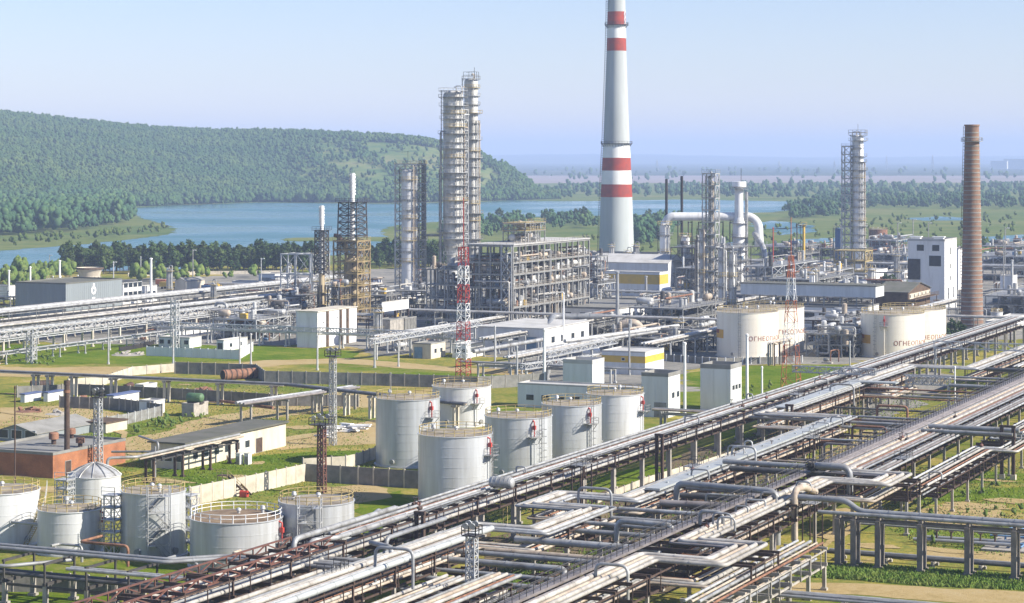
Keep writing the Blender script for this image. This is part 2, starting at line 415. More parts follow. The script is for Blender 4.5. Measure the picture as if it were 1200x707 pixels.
# lake
wm = bpy.data.materials.new('water'); wm.use_nodes = True
nt = wm.node_tree; bb = nt.nodes['Principled BSDF']
bb.inputs['Base Color'].default_value = (.05, .15, .155, 1); bb.inputs['Roughness'].default_value = .22; bb.inputs['IOR'].default_value = 1.33
g = nt.nodes.new('ShaderNodeNewGeometry'); mp = nt.nodes.new('ShaderNodeMapping'); mp.inputs['Scale'].default_value = (.3, .3, .3)
nn = nt.nodes.new('ShaderNodeTexNoise'); nn.inputs['Scale'].default_value = 1.0; nn.inputs['Detail'].default_value = 5
bp = nt.nodes.new('ShaderNodeBump'); bp.inputs['Strength'].default_value = .6; bp.inputs['Distance'].default_value = .6
nt.links.new(g.outputs['Position'], mp.inputs[0]); nt.links.new(mp.outputs[0], nn.inputs[0]); nt.links.new(nn.outputs[0], bp.inputs['Height']); nt.links.new(bp.outputs[0], bb.inputs['Normal'])
# wind streaks: calm and ruffled water
n3 = nt.nodes.new('ShaderNodeTexNoise'); n3.inputs['Scale'].default_value = .004; n3.inputs['Detail'].default_value = 5
rr = nt.nodes.new('ShaderNodeMapRange'); rr.inputs[1].default_value = .4; rr.inputs[2].default_value = .62; rr.inputs[3].default_value = .12; rr.inputs[4].default_value = .42
nt.links.new(g.outputs['Position'], n3.inputs[0]); nt.links.new(n3.outputs[0], rr.inputs[0]); nt.links.new(rr.outputs[0], bb.inputs['Roughness'])
M['water'] = wm
lake = [(-90, 324), (0, 319), (80, 318), (200, 317), (300, 306), (345, 302), (400, 299), (440, 294), (463, 287), (470, 281), (450, 277), (447, 270), (456, 266), (480, 262),
        (520, 260), (560, 258), (600, 255), (650, 254), (700, 253), (760, 252), (800, 251), (860, 250), (905, 249), (930, 246), (950, 242), (962, 238.5), (950, 236.5), (880, 235.5),
        (800, 234), (740, 235), (690, 236), (640, 236), (600, 235), (560, 237), (500, 238), (453, 239), (380, 238.5), (300, 238), (240, 239.5), (200, 241), (172, 243), (153, 244.5), (158, 250),
        (166, 256), (182, 260), (197, 264.5), (206, 270), (199, 274), (186, 277), (168, 279), (150, 281), (110, 285), (60, 289.5), (0, 294), (-90, 300)]
sheet('lake', lake, 'water', .10, rag=.6)
sheet('sandbar', [(328, 281), (345, 279), (400, 278.3), (450, 278), (475, 280), (480, 284), (430, 283), (370, 283.4), (335, 283)], 'meadow', .16)
for q in ([(880, 262), (905, 259), (940, 262), (955, 266), (920, 269), (885, 268)], [(1060, 256), (1100, 254), (1150, 256), (1140, 258.5), (1080, 259)],
          [(905, 268), (950, 266), (958, 272), (915, 276)], [(1010, 281), (1060, 277), (1070, 283), (1020, 286)], [(1150, 278), (1230, 274), (1250, 281), (1160, 284)], [(930, 281), (975, 279), (990, 283), (940, 286)]):
    sheet('pond', q, 'water', .12)
sheet('far_shore', [(150, 244.4), (200, 240.9), (300, 237.9), (453, 238.9), (600, 234.9), (600, 233), (453, 236), (300, 235), (200, 238), (155, 242)], 'meadow', .14)
sheet('shore_strip', [(0, 294.2), (60, 289.7), (150, 281.2), (199, 274.2), (206, 270.2), (197, 264), (185, 266), (186, 272), (150, 277), (100, 282), (40, 287), (-20, 290)], 'meadow', .13)

# plant yard under the process units, dirt roads, lush patches
sheet('plant_yard', rag=2, m='yard', z=.03, pts=[(-60, 395), (60, 345), (140, 328), (420, 316), (720, 306), (1300, 300), (1500, 380), (1110, 405), (990, 427), (930, 427), (840, 430), (795, 440), (785, 480), (740, 472), (600, 440), (560, 412), (430, 418), (420, 408), (300, 404), (180, 404), (60, 402)])
for nm, q in (('dirt_road', [(-40, 430), (120, 430), (230, 428), (320, 422), (400, 420), (470, 425), (560, 432), (620, 434), (620, 440), (560, 438), (470, 432), (400, 426), (330, 428), (240, 436), (120, 440), (-40, 442)]),
              ('dirt_yard', [(140, 515), (200, 505), (235, 490), (300, 478), (350, 470), (400, 458), (430, 460), (445, 476), (380, 482), (300, 492), (240, 510), (180, 530), (150, 540)]),
              ('dirt_patch', [(395, 505), (440, 492), (470, 497), (470, 520), (400, 522), (330, 528), (300, 522), (340, 512)]),
              ('dirt_patch', [(375, 572), (430, 567), (455, 573), (460, 583), (420, 590), (385, 582)]),
              ('dirt_track', [(930, 683), (1000, 684), (1100, 690), (1230, 697), (1230, 716), (1100, 705), (1000, 697), (925, 694)]),
              ('dirt_track', [(1085, 640), (1130, 645), (1220, 650), (1220, 664), (1120, 657), (1080, 650)]),
              ('dirt_patch', [(955, 545), (985, 520), (1010, 505), (1040, 505), (1020, 535), (990, 560), (960, 565)]),
              ('dirt_patch', [(1060, 600), (1110, 590), (1170, 596), (1180, 615), (1110, 618), (1060, 616)]),
              ('dirt_patch', [(1020, 455), (1060, 445), (1110, 445), (1060, 468), (1040, 478)]),
              ('dirt_yard', [(0, 478), (70, 476), (140, 484), (138, 492), (60, 496), (-20, 500)])):
    sheet(nm, q, 'dirt', .035)
for q in ([(940, 660), (1010, 660), (1100, 667), (1220, 676), (1220, 694), (1080, 687), (985, 679), (930, 676)],
          [(1070, 560), (1140, 552), (1220, 556), (1220, 566), (1140, 566), (1080, 572)], [(1090, 578), (1220, 570), (1220, 585), (1080, 592)],
          [(700, 560), (760, 545), (790, 550), (700, 580)], [(180, 545), (260, 538), (330, 532), (420, 528), (420, 545), (300, 560), (215, 578), (180, 570)],
          [(420, 590), (470, 575), (480, 640), (420, 640)], [(0, 690), (150, 690), (160, 720), (-20, 720)], [(560, 675), (640, 668), (620, 700), (560, 715)],
          [(800, 470), (800, 438), (850, 430), (940, 428), (1000, 428), (985, 445), (900, 480), (840, 484)], [(0, 404), (180, 402), (300, 405), (420, 412), (420, 420), (250, 424), (0, 428)],
          [(420, 440), (500, 436), (600, 440), (590, 452), (430, 452)]):
    sheet('grass_patch', q, 'grass_lush', .025)
sheet('oily_ground', [(300, 672), (420, 640), (560, 600), (585, 615), (560, 640), (420, 700), (300, 720), (220, 700)], 'oily', .028)
sheet('oily_ground', [(560, 640), (640, 600), (900, 500), (1040, 455), (1060, 462), (950, 520), (900, 580), (880, 640), (700, 720), (560, 720)], 'oily', .022)
sheet('concrete_road', [(1020, 474), (1060, 452), (1090, 436), (1120, 440), (1080, 466), (1046, 490), (1010, 492)], 'yard', .04)

# ---------------------------------------------------------------- hill across the lake
sky_line = [(-420, 112), (-200, 118), (-60, 125), (0, 128), (40, 132), (80, 137), (130, 142), (200, 148), (250, 150), (300, 150.5), (350, 151), (400, 153), (440, 155), (480, 157.5), (505, 161), (530, 166),
            (555, 172), (580, 184), (600, 194), (618, 208), (632, 222), (650, 232), (660, 236)]
def lerp(tab, x):
    if x <= tab[0][0]: return tab[0][1]
    for (a, ya), (c, yc) in zip(tab, tab[1:]):
        if x <= c: return ya + (yc - ya) * (x - a) / (c - a)
    return tab[-1][1]
D0T = [(-420, 2000), (-60, 2050), (0, 2100), (150, 2430), (300, 2680), (450, 2640), (600, 2800), (660, 2900)]
D1T = [(-420, 3700), (0, 3700), (300, 3550), (450, 3450), (560, 3300), (660, 3100)]
def hillz(px, t):
    """t 0 at the shore foot, 1 at the crest, 2 behind"""
    D1 = lerp(D1T, px); zc = max(0, CAMH + (HY - lerp(sky_line, px)) / F * D1 - 9)
    w = 0.0
    if t <= 1:
        s = t * t * (3 - 2 * t)
        k = .5 * s + .5 * t
        if px > 280: k = .35 * t + .65 * s
        return zc * k
    return zc * (1 - (t - 1) * .7)
def hillpt(px, t):
    D0 = lerp(D0T, px); D1 = lerp(D1T, px)
    D = D0 + (D1 - D0) * t
    if t < 0: D = D0
    x, y = far(px, D)
    g_ = math.sin(px * .037 + t * 5) * math.sin(px * .013) * 5 * min(1, t * 3) * (1 - .9 * max(0, min(1, t))) if t <= 1 else 0
    return (x, y, hillz(px, t) + g_)
pxs = list(range(-420, 662, 9)); ts = [0, .06, .12, .2, .28, .36, .44, .52, .6, .68, .76, .84, .92, 1.0, 1.2, 1.5, 2.0]
b = MB()
for i, a in enumerate(pxs):
    for t in ts: p = hillpt(a, t); b.v.append((p[0], p[1], p[2] + .05 if t > 0 else -.5))
nT = len(ts)
for i in range(len(pxs) - 1):
    for j in range(nT - 1):
        b.f.append((i * nT + j, (i + 1) * nT + j, (i + 1) * nT + j + 1, i * nT + j + 1)); b.sm.append(True)
struct(b.build('hill', 'hill'))
# low blue ridge on the horizon
b = MB(); prev = None
rr2 = random.Random(5)
for k in range(0, 121):
    px = -900 + 3300 * k / 120; h = 60 + 11 * math.sin(k * .35) + 8 * math.sin(k * .13 + 1) + rr2.uniform(-3, 3)
    if px > 1000: h -= 6
    ring_ = [(*far(px, 17500), -1), (*far(px, 20000), h * .7), (*far(px, 22500), h), (*far(px, 24500), -1)]
    n0 = len(b.v); b.v += ring_
    if prev is not None:
        for j in range(3): b.f.append((prev + j, n0 + j, n0 + j + 1, prev + j + 1)); b.sm.append(True)
    prev = n0
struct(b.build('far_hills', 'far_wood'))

# ---------------------------------------------------------------- forests (uncountable masses)
rng = np.random.default_rng(3)
ICO_V = []; ICO_F = []
def ico():
    t = (1 + 5 ** .5) / 2
    v = np.array([(-1, t, 0), (1, t, 0), (-1, -t, 0), (1, -t, 0), (0, -1, t), (0, 1, t), (0, -1, -t), (0, 1, -t), (t, 0, -1), (t, 0, 1), (-t, 0, -1), (-t, 0, 1)], float)
    v /= np.linalg.norm(v[0])
    f = np.array([(0, 11, 5), (0, 5, 1), (0, 1, 7), (0, 7, 10), (0, 10, 11), (1, 5, 9), (5, 11, 4), (11, 10, 2), (10, 7, 6), (7, 1, 8), (3, 9, 4), (3, 4, 2), (3, 2, 6), (3, 6, 8), (3, 8, 9), (4, 9, 5), (2, 4, 11), (6, 2, 10), (8, 6, 7), (9, 8, 1)])
    return v, f
ICV, ICF = ico()
def blobs_mesh(name, C, Rad, m, jit=.35, sm=False):
    """many jittered leaf clumps as one mesh; C (n,3) centres, Rad (n,3) radii"""
    n = len(C); V = ICV[None] * (1 + rng.uniform(-jit, jit, (n, 12, 1))) * Rad[:, None, :] + C[:, None, :]
    Fc = ICF[None] + (np.arange(n) * 12)[:, None, None]
    V = V.reshape(-1, 3); Fc = Fc.reshape(-1, 3)
    me = bpy.data.meshes.new(name); me.vertices.add(len(V)); me.vertices.foreach_set('co', V.astype(np.float32).ravel())
    me.loops.add(len(Fc) * 3); me.loops.foreach_set('vertex_index', Fc.astype(np.int32).ravel())
    me.polygons.add(len(Fc)); me.polygons.foreach_set('loop_start', np.arange(0, len(Fc) * 3, 3, dtype=np.int32)); me.polygons.foreach_set('loop_total', np.full(len(Fc), 3, dtype=np.int32))
    me.update(calc_edges=True); me.materials.append(M[m]); return me
def forest(name, pts, h, m, clumps=5, label=None, kind='stuff', wid=.3):
    pts = np.array(pts, float); n = len(pts); hh = h * rng.uniform(.5, 1.4, n)
    C = []; Rd = []
    for k in range(clumps):
        t = rng.uniform(.3, .92, n) if k else np.full(n, .6)
        sp = wid * hh * (1 - .6 * np.abs(t - .5)) * (0 if k == 0 else .75)
        a = rng.uniform(0, 2 * PI, n)
        C.append(np.stack([pts[:, 0] + sp * np.cos(a), pts[:, 1] + sp * np.sin(a), pts[:, 2] + hh * t], 1))
        r = hh * (rng.uniform(.15, .26, n) * (1 if clumps < 9 else .68) if k else (.3 if clumps < 9 else .2)); Rd.append(np.stack([r * .9, r * .9, r * 1.15], 1))
    me = blobs_mesh(name, np.concatenate(C), np.concatenate(Rd), m)
    me.shade_smooth() if m == 'leaf_hill' else None
    o = bpy.data.objects.new(name, me); COL.objects.link(o)
    return tag(o, label, 'forest', None, kind)
# forest on the hill
pts = []
rf = random.Random(8)
while len(pts) < 38000:
    px = rf.uniform(-120, 655); t = rf.uniform(.0, 1.08) ** 1.0
    # open grassy slope on the right shoulder
    if 330 < px < 600:
        dens = .035 + .28 * (math.sin(px * .05 + t * 9) * math.sin(px * .021 + 2 + t * 4) > .6)
        if t > .86 and px < 530: dens = 1
        if px < 400: dens += (400 - px) / 70 * .4
        if t < .14: dens = .85
        if px > 585: dens = .3
        if rf.random() > dens: continue
    if px > 600 and rf.random() > .5: continue
    p = hillpt(px, t); pts.append((p[0], p[1], p[2] - 1))
forest('hillside_forest', pts, 8.0, 'leaf_hill', 3, 'dense bluish green forest covering the hill across the lake', wid=.36)
# foot of the hill
pts = []
while len(pts) < 900:
    px = rf.uniform(-60, 612); D = lerp(D0T, px) + rf.uniform(-10, 120)
    x, y = far(px, D); pts.append((x, y, 0))
forest('lakeside_forest', pts, 10, 'leaf_hill', 7, 'band of green trees along the far shore at the foot of the hill')
# wood on the peninsula
pen = [(-60, 297), (0, 277), (40, 275), (85, 272), (120, 268), (148, 262), (158, 255), (150, 246), (120, 240), (60, 236), (-60, 232)]
def inside(px, py, poly):
    c = False; j = len(poly) - 1
    for i in range(len(poly)):
        xi, yi = poly[i]; xj, yj = poly[j]
        if (yi > py) != (yj > py) and px < (xj - xi) * (py - yi) / (yj - yi) + xi: c = not c
        j = i
    return c
def scatter(poly, n, rs):
    """even spread on the ground inside a plan outline"""
    q = [P(*p) for p in poly]; xs = [p[0] for p in q]; ys = [p[1] for p in q]; out = []
    while len(out) < n:
        x = rs.uniform(min(xs), max(xs)); y = rs.uniform(min(ys), max(ys))
        if inside(x, y, q): out.append((x, y, 0))
    return out
forest('peninsula_wood', scatter(pen, 2400, rf), 15, 'leaf_far', 14, 'dense wood of dark green trees on the grassy peninsula in the lake')
# belts beyond the lake on the plain
pts = scatter([(560, 234), (700, 233), (800, 231.5), (960, 234), (1300, 231), (1300, 219), (1000, 218.5), (760, 219), (640, 221)], 800, rf)
forest('plain_woodland', pts, 10, 'leaf_far', 7, 'belt of hazy green woodland on the plain beyond the lake')
pts = scatter([(905, 250), (970, 236), (1000, 236), (1300, 238), (1300, 245), (1180, 246), (1000, 245), (960, 250)], 420, rf)
pts += scatter([(925, 255), (970, 250), (990, 253), (930, 259)], 60, rf)
forest('riverside_wood', pts, 10, 'leaf_far', 14, 'belt of green trees behind the brick chimney on the far meadow')
pts = scatter([(500, 276), (560, 266), (640, 259), (700, 262), (700, 268), (620, 272), (560, 282)], 130, rf) + scatter([(740, 268), (800, 262), (780, 284), (740, 292)], 160, rf)
forest('lakeside_scrub', pts, 9, 'leaf_far', 14, 'green scrub between the process columns and the lake')
pts = scatter([(560, 300), (700, 275), (800, 280), (1000, 255), (1250, 250), (1250, 295), (800, 298)], 260, rf)
forest('meadow_bushes', pts, 4, 'leaf_bush', 4, 'low bushes dotted over the green meadow beyond the plant')
pts = scatter([(560, 215), (640, 200), (900, 200), (1250, 203), (1250, 214), (800, 214)], 130, rf)
forest('far_tree_clumps', pts, 16, 'leaf_far', 3, 'scattered tree clumps on the hazy lilac plain')
pts = scatter([(0, 292), (60, 286), (110, 281), (190, 272), (200, 266), (150, 272), (60, 279), (0, 283)], 60, rf)
forest('peninsula_bushes', pts, 4.5, 'leaf_bush', 5, 'low bushes on the grass along the peninsula shore')
pts = scatter([(-20, 332), (20, 322), (80, 320), (84, 328), (30, 345)], 90, rf) + scatter([(150, 326), (300, 322), (330, 325), (160, 332)], 30, rf)
forest('bank_scrub', pts, 6, 'leaf_bush', 5, 'yellow green scrub on the near lake bank behind the grey hall')

# ---------------------------------------------------------------- trees of the near lake bank: things
def leaf_crown(h, w, seed, clumps=34):
    rs = np.random.default_rng(seed); V = []; Fc = []
    n = clumps
    t = rs.uniform(.0, 1, n); a = rs.uniform(0, 2 * PI, n)
    prof = np.sin(np.clip(t, 0.04, .97) * PI) ** .6
    rad = w * prof * rs.uniform(.35, 1, n)
    C = np.stack([rad * np.cos(a), rad * np.sin(a), h * (.22 + .74 * t)], 1)
    r = h * rs.uniform(.06, .125, n)
    # leaf sprays: loose quads around each clump centre
    k = 26
    o = rs.normal(0, 1, (n, k, 3)); o /= np.linalg.norm(o, axis=2, keepdims=True); o *= rs.uniform(.45, 1.1, (n, k, 1)) * r[:, None, None]
    Q = C[:, None, :] + o
    d1 = rs.normal(0, 1, (n, k, 3)); d1 /= np.linalg.norm(d1, axis=2, keepdims=True)
    d2 = np.cross(d1, rs.normal(0, 1, (n, k, 3))); d2 /= np.linalg.norm(d2, axis=2, keepdims=True)
    s = h * rs.uniform(.025, .05, (n, k, 1))
    quad = np.stack([Q - d1 * s, Q - d2 * s * .8, Q + d1 * s, Q + d2 * s * .8], 2).reshape(-1, 3)
    me = bpy.data.meshes.new('crown'); nf = len(quad) // 4
    core = ICV[None] * (1 + rs.uniform(-.3, .3, (n, 12, 1))) * r[:, None, None] * .7 + C[:, None, :]
    base = len(quad)
    V = np.concatenate([quad, core.reshape(-1, 3)])
    tri = (ICF[None] + (np.arange(n) * 12)[:, None, None]).reshape(-1, 3) + base
    me.from_pydata(V.tolist(), [], np.arange(base).reshape(-1, 4).tolist() + tri.tolist())
    return me
PROTO = []
for sd_ in range(6):
    h = 12; me = leaf_crown(h, 3.1 + .5 * (sd_ % 3), 20 + sd_); me.materials.append(M['leaf'])
    bt = MB(); bt.tube([(0, 0, 0), (.1, .05, 3), (0, .2, 6.5), (.15, .1, 9.5)], [.26, .2, .14, .05], 6)
    for q in range(5):
        a = q * 1.3 + sd_; z = 3.2 + q * 1.1; bt.tube([(0, .1, z), (1.1 * math.cos(a), 1.1 * math.sin(a), z + 1.3), (2 * math.cos(a), 2 * math.sin(a), z + 1.9)], [.1, .06, .03], 4)
    PROTO.append((me, bt))
TRUNKS = [None] * 6
def tree(x, y, h, label, group, var=None, name='tree'):
    k = R.randrange(6) if var is None else var
    t = thing(name, label, 'tree', (x, y, 0), group); t.scale = (h / 12 * R.uniform(.85, 1.15),) * 2 + (h / 12,); t.rotation_euler = (0, 0, R.uniform(0, 6.28))
    c = bpy.data.objects.new('crown', PROTO[k][0]); COL.objects.link(c); c.parent = t
    if TRUNKS[k] is None:
        o = PROTO[k][1].build('trunk', 'bark', None, (0, 0, 0)); TRUNKS[k] = o.data; o.parent = t; o.location = (0, 0, 0)
    else:
        o = bpy.data.objects.new('trunk', TRUNKS[k]); COL.objects.link(o); o.parent = t
    return t
TL = 'dark green tree in the long row along the near lake bank'
TG = 'trees in the row along the near lake bank'
for k in range(74):
    px = 78 + k * 4.0 + R.uniform(-2, 2); py = 319.5 + R.uniform(-3.0, 2.0) - (px > 250) * 1
    if px > 372: continue
    x, y = P(px, py); tree(x, y, R.uniform(10.5, 15), TL, TG)
for k in range(30):
    px = 425 + k * 3.6 + R.uniform(-2, 2); x, y = P(px, 313 + R.uniform(-4, 3)); tree(x, y, R.uniform(9, 14), 'dark green tree between the flare stacks and the tall double column', 'trees behind the lattice column')
for px, py, h in ((585, 262, 13), (640, 262, 11), (675, 262, 12), (683, 262, 14), (760, 262, 12), (765, 268, 10)):
    x, y = P(px, py); tree(x, y, h, 'lone round tree on the lake shore beside the striped chimney', 'trees on the lake shore near the striped chimney')
for k, (px, py, h) in enumerate(((1115, 402, 7), (1125, 401, 6), (1106, 403, 5.5))):
    x, y = P(px, py); tree(x, y, h, ['green tree at the foot of the brick chimney', 'small bushy tree right at the brick chimney base', 'low shrub beside the end of the cream tank'][k], None)
for px, py, h in ((1118, 296, 6), (1152, 290, 7), (1180, 300, 6), (1037, 338, 6), (1045, 335, 5), (992, 330, 5)):
    x, y = P(px, py); tree(x, y, h, 'green tree among the far pipework around the white tower', 'trees around the white tower')

# ---------------------------------------------------------------- air
hm = bpy.data.materials.new('haze'); hm.use_nodes = True
hn = hm.node_tree; hn.nodes.remove(hn.nodes['Principled BSDF'])
pv = hn.nodes.new('ShaderNodeVolumePrincipled'); pv.inputs['Color'].default_value = (.55, .69, 1.0, 1); pv.inputs['Density'].default_value = 1.22e-4; pv.inputs['Anisotropy'].default_value = .0
hn.links.new(pv.outputs[0], hn.nodes['Material Output'].inputs['Volume'])
M['haze'] = hm
b = MB(); b.box(-26500, -3300, -2, 26500, 26500, 225); o = b.build('haze', 'haze'); o['kind'] = 'stuff'; o['label'] = 'pale blue haze over lake and plain'; o.display_type = 'WIRE'
# ---------------------------------------------------------------- storage tanks
def text_mesh(s, size):
    cu = bpy.data.curves.new('lettering', 'FONT'); cu.body = s; cu.size = size; cu.extrude = .02; cu.resolution_u = 2; cu.space_character = 1.12
    ob = bpy.data.objects.new('lettering', cu); COL.objects.link(ob)
    dg = bpy.context.evaluated_depsgraph_get(); dg.update()
    me = bpy.data.meshes.new_from_object(ob.evaluated_get(dg)); bpy.data.objects.remove(ob); bpy.data.curves.remove(cu)
    return me
def cam_ang(x, y): return math.atan2(-y, -x)
def wrap_text(s, size, cx, cy, r, z, a0, parent, m='letter_brown', name='lettering'):
    me = text_mesh(s, size)
    # cut long faces so the letters follow the curve
    import bmesh
    bm = bmesh.new(); bm.from_mesh(me)
    xs = [v.co.x for v in bm.verts]; x = min(xs)
    while x < max(xs):
        bmesh.ops.bisect_plane(bm, geom=bm.verts[:] + bm.edges[:] + bm.faces[:], plane_co=(x, 0, 0), plane_no=(1, 0, 0)); x += .4
    bm.to_mesh(me); bm.free()
    o = ORG[parent.name]
    for v in me.vertices:
        a = a0 + v.co.x / r; rr = r + .015 + v.co.z + .02
        v.co = (cx + rr * math.cos(a) - o[0], cy + rr * math.sin(a) - o[1], z + v.co.y - o[2])
    me.materials.clear(); me.materials.append(M[m])
    ob = bpy.data.objects.new(name, me); COL.objects.link(ob); ob.parent = parent; ORG[ob.name] = o
    return ob
def tank(px, py, wpx, ytop, label, group=None, shell='tank_silver', rail='galvanised', chamber=None, stair=None, dome=False, ladder=None, roofm='tank_roof', bands=1, wob=0, railm='yellow_rail', manhole=True, r=None):
    """px,py: foot of the tank's axis in the plan; wpx its width, ytop the rim"""
    cx, cy = P(px, py); s = ppm(cx, cy); r = wpx / s / 2; h = z_at(ytop, cx, cy)
    t = thing('storage_tank', label, 'storage tank', (cx, cy, 0), group); N = 48; FOOT.append((cx - r, cx + r, cy - r, cy + r))
    b = MB(); k = max(3, round(h / 1.6))
    b.lathe(cx, cy, [(r + .35, 0), (r + .35, .25), (r + .02, .25)], N)
    for i in range(k):
        z0 = .25 + (h - .25) * i / k; z1 = .25 + (h - .25) * (i + 1) / k; rr = r + .02 - .012 * i / k * 3
        b.lathe(cx, cy, [(rr, z0), (rr, z1 - .05), (rr + .03, z1 - .05), (rr + .03, z1), (rr - .012, z1)], N)
    b.lathe(cx, cy, [(r, h), (r + .12, h), (r + .12, h + .12), (r - .1, h + .12)], N)
    b.build('shell', shell, t)
    b = MB()
    hr = h + (r * .46 if dome else r * .085)
    if dome:
        b.lathe(cx, cy, [(r * 1.0, h + .05), (r * .86, h + (hr - h) * .30), (r * .62, h + (hr - h) * .60), (r * .34, h + (hr - h) * .84), (r * .12, hr), (0.01, hr + .05)], 24)
        for i in range(12):
            a = 2 * PI * i / 12
            b.tube([(cx + q * r * math.cos(a), cy + q * r * math.sin(a), h + .1 + (hr - h) * zz) for q, zz in ((1.0, 0), (.86, .30), (.62, .60), (.34, .84), (.12, 1))], .09, 4)
    else:
        b.lathe(cx, cy, [(r - .08, h + .1), (r * .5, h + (hr - h) * .62), (.01, hr)], N)
    b.build('roof', 'alu' if dome else roofm, t)
    if not dome:
        for i, (q, a, rr, hh) in enumerate(((.05, 0, .3, .7), (.6, 1.2 + px * .7, .3, 1.1))):
            x = cx + q * r * math.cos(a + px); y = cy + q * r * math.sin(a + px)
            z = h + (hr - h) * (1 - q); b = MB(); b.lathe(x, y, [(rr * .7, z), (rr * .7, z + hh * .6), (rr * 1.3, z + hh * .6), (rr * .9, z + hh), (.01, z + hh + .1)], 10); b.build('roof_vent', 'galvanised', t)
        # rim walkway and hand rail
        b = MB(); n = max(18, int(2 * PI * r / 1.7))
        for i in range(n):
            a = 2 * PI * i / n; x = cx + (r - .15) * math.cos(a); y = cy + (r - .15) * math.sin(a); b.bar((x, y, h + .1), (x, y, h + 1.2), .09)
        b.ring(cx, cy, h + 1.2, r - .15, .045, N); b.ring(cx, cy, h + .68, r - .15, .045, N)
        b.build('railing', railm, t)
    ca = cam_ang(cx, cy)
    def at(a, rr, z): return (cx + rr * math.cos(a), cy + rr * math.sin(a), z)
    if chamber is not None:
        a = ca + chamber
        b = MB(); p = at(a, r + .45, h - 2.0); b.cbox(p[0], p[1], h - 1.8, .5, .5, .7); b.tube([at(a, r + .45, h - 1.1), at(a, r + .45, h - .5), at(a, r - .1, h - .25)], .13, 8)
        b.tube([at(a, r + .45, h - 3.0), at(a, r + .45, h - 1.8)], .12, 8); b.build('foam_chamber', chamber_m if False else 'red_paint', t)
        b = MB(); b.tube([at(a, r + .45, .4), at(a, r + .45, h - 3)], .11, 6); b.build('foam_riser', shell, t)
        b = MB(); q = at(a, r + .75, h - 3.1); d = (math.cos(a), math.sin(a)); e = (-d[1], d[0])
        c0 = [(cx + d[0] * u + e[0] * w, cy + d[1] * u + e[1] * w) for u, w in ((r + .05, -1.1), (r + 1.5, -1.1), (r + 1.5, 1.1), (r + .05, 1.1))]
        b.hexa([(x, y, h - 3.15) for x, y in c0], [(x, y, h - 3.05) for x, y in c0])
        b.rail([(x, y, h - 3.05) for x, y in c0], 1.1, 1.1, .05)
        for w in (-.9, .9): b.bar((cx + d[0] * (r + 1.4) + e[0] * w, cy + d[1] * (r + 1.4) + e[1] * w, h - 3.1), (cx + d[0] * (r + .05) + e[0] * w, cy + d[1] * (r + .05) + e[1] * w, h - 4.4), .08)
        b.build('service_platform', 'steel_grey', t)
    if ladder is not None:
        a = ca + ladder; b = MB(); d = (math.cos(a), math.sin(a)); e = (-d[1], d[0])
        for w in (-.3, .3): b.bar((cx + d[0] * (r + .3) + e[0] * w, cy + d[1] * (r + .3) + e[1] * w, .2), (cx + d[0] * (r + .3) + e[0] * w, cy + d[1] * (r + .3) + e[1] * w, h + 1.2), .07)
        for i in range(int(h / .8)):
            z = .6 + i * .8; b.bar((cx + d[0] * (r + .3) - e[0] * .3, cy + d[1] * (r + .3) - e[1] * .3, z), (cx + d[0] * (r + .3) + e[0] * .3, cy + d[1] * (r + .3) + e[1] * .3, z), .05)
        for i in range(int((h - 2.5) / 1.2)):
            z = 2.5 + i * 1.2; b.tube([(cx + d[0] * (r + .35 + .42 + .42 * math.cos(q)) + e[0] * .42 * math.sin(q), cy + d[1] * (r + .35 + .42 + .42 * math.cos(q)) + e[1] * .42 * math.sin(q), z) for q in (-2.6, -1.3, 0, 1.3, 2.6)], .03, 4)
        b.build('caged_ladder', 'steel_grey', t)
    if stair == 'tower':
        # free-standing flights of landings against the shell
        a = ca + ladder_at.get(label, .0); d = (math.cos(a), math.sin(a)); e = (-d[1], d[0])
        def q(u, w, z): return (cx + d[0] * u + e[0] * w, cy + d[1] * u + e[1] * w, z)
        W2 = 1.55; U0, U1 = r + .25, r + 1.9
        b = MB()
        for u, w in ((U0, -W2), (U0, W2), (U1, -W2), (U1, W2)): b.bar(q(u, w, 0), q(u, w, h + 1.4), .1)
        nl = max(3, round(h / 2.3))
        for i in range(nl):
            z = h * (i + 1) / nl
            for w in (-W2, W2): b.bar(q(U0, w, z), q(U1, w, z), .09)
            for u in (U0, U1): b.bar(q(u, -W2, z), q(u, W2, z), .09)
        b.build('stair_frame', 'galvanised', t)
        for i in range(nl):
            z = h * (i + 1) / nl; b = MB()
            s_ = 1 if i % 2 else -1
            c0 = [q(U0, s_ * .5, z), q(U1, s_ * .5, z), q(U1, s_ * W2, z), q(U0, s_ * W2, z)]
            b.hexa([(x, y, z - .05) for x, y, _ in c0], [(x, y, z + .04) for x, y, _ in c0])
            b.rail([(x, y, z) for x, y, _ in (c0[1], c0[2], c0[3])], 1.1, .8, .05); b.build('landing', 'galvanised', t)
            b = MB(); z0 = z - h / nl
            for u in (U0 + .25, U1 - .25): b.bar(q(u, -s_ * W2, z0), q(u, s_ * .5, z), .07, .2)
            for j in range(8):
                f = (j + .5) / 8; w = -s_ * W2 + (s_ * .5 + s_ * W2) * f; zz = z0 + (z - z0) * f
                b.bar(q(U0 + .25, w, zz), q(U1 - .25, w, zz), .2, .04)
            b.bar(q(U1 - .2, -s_ * W2, z0 + 1), q(U1 - .2, s_ * .5, z + 1), .05); b.build('stair_flight', 'steel_grey', t)
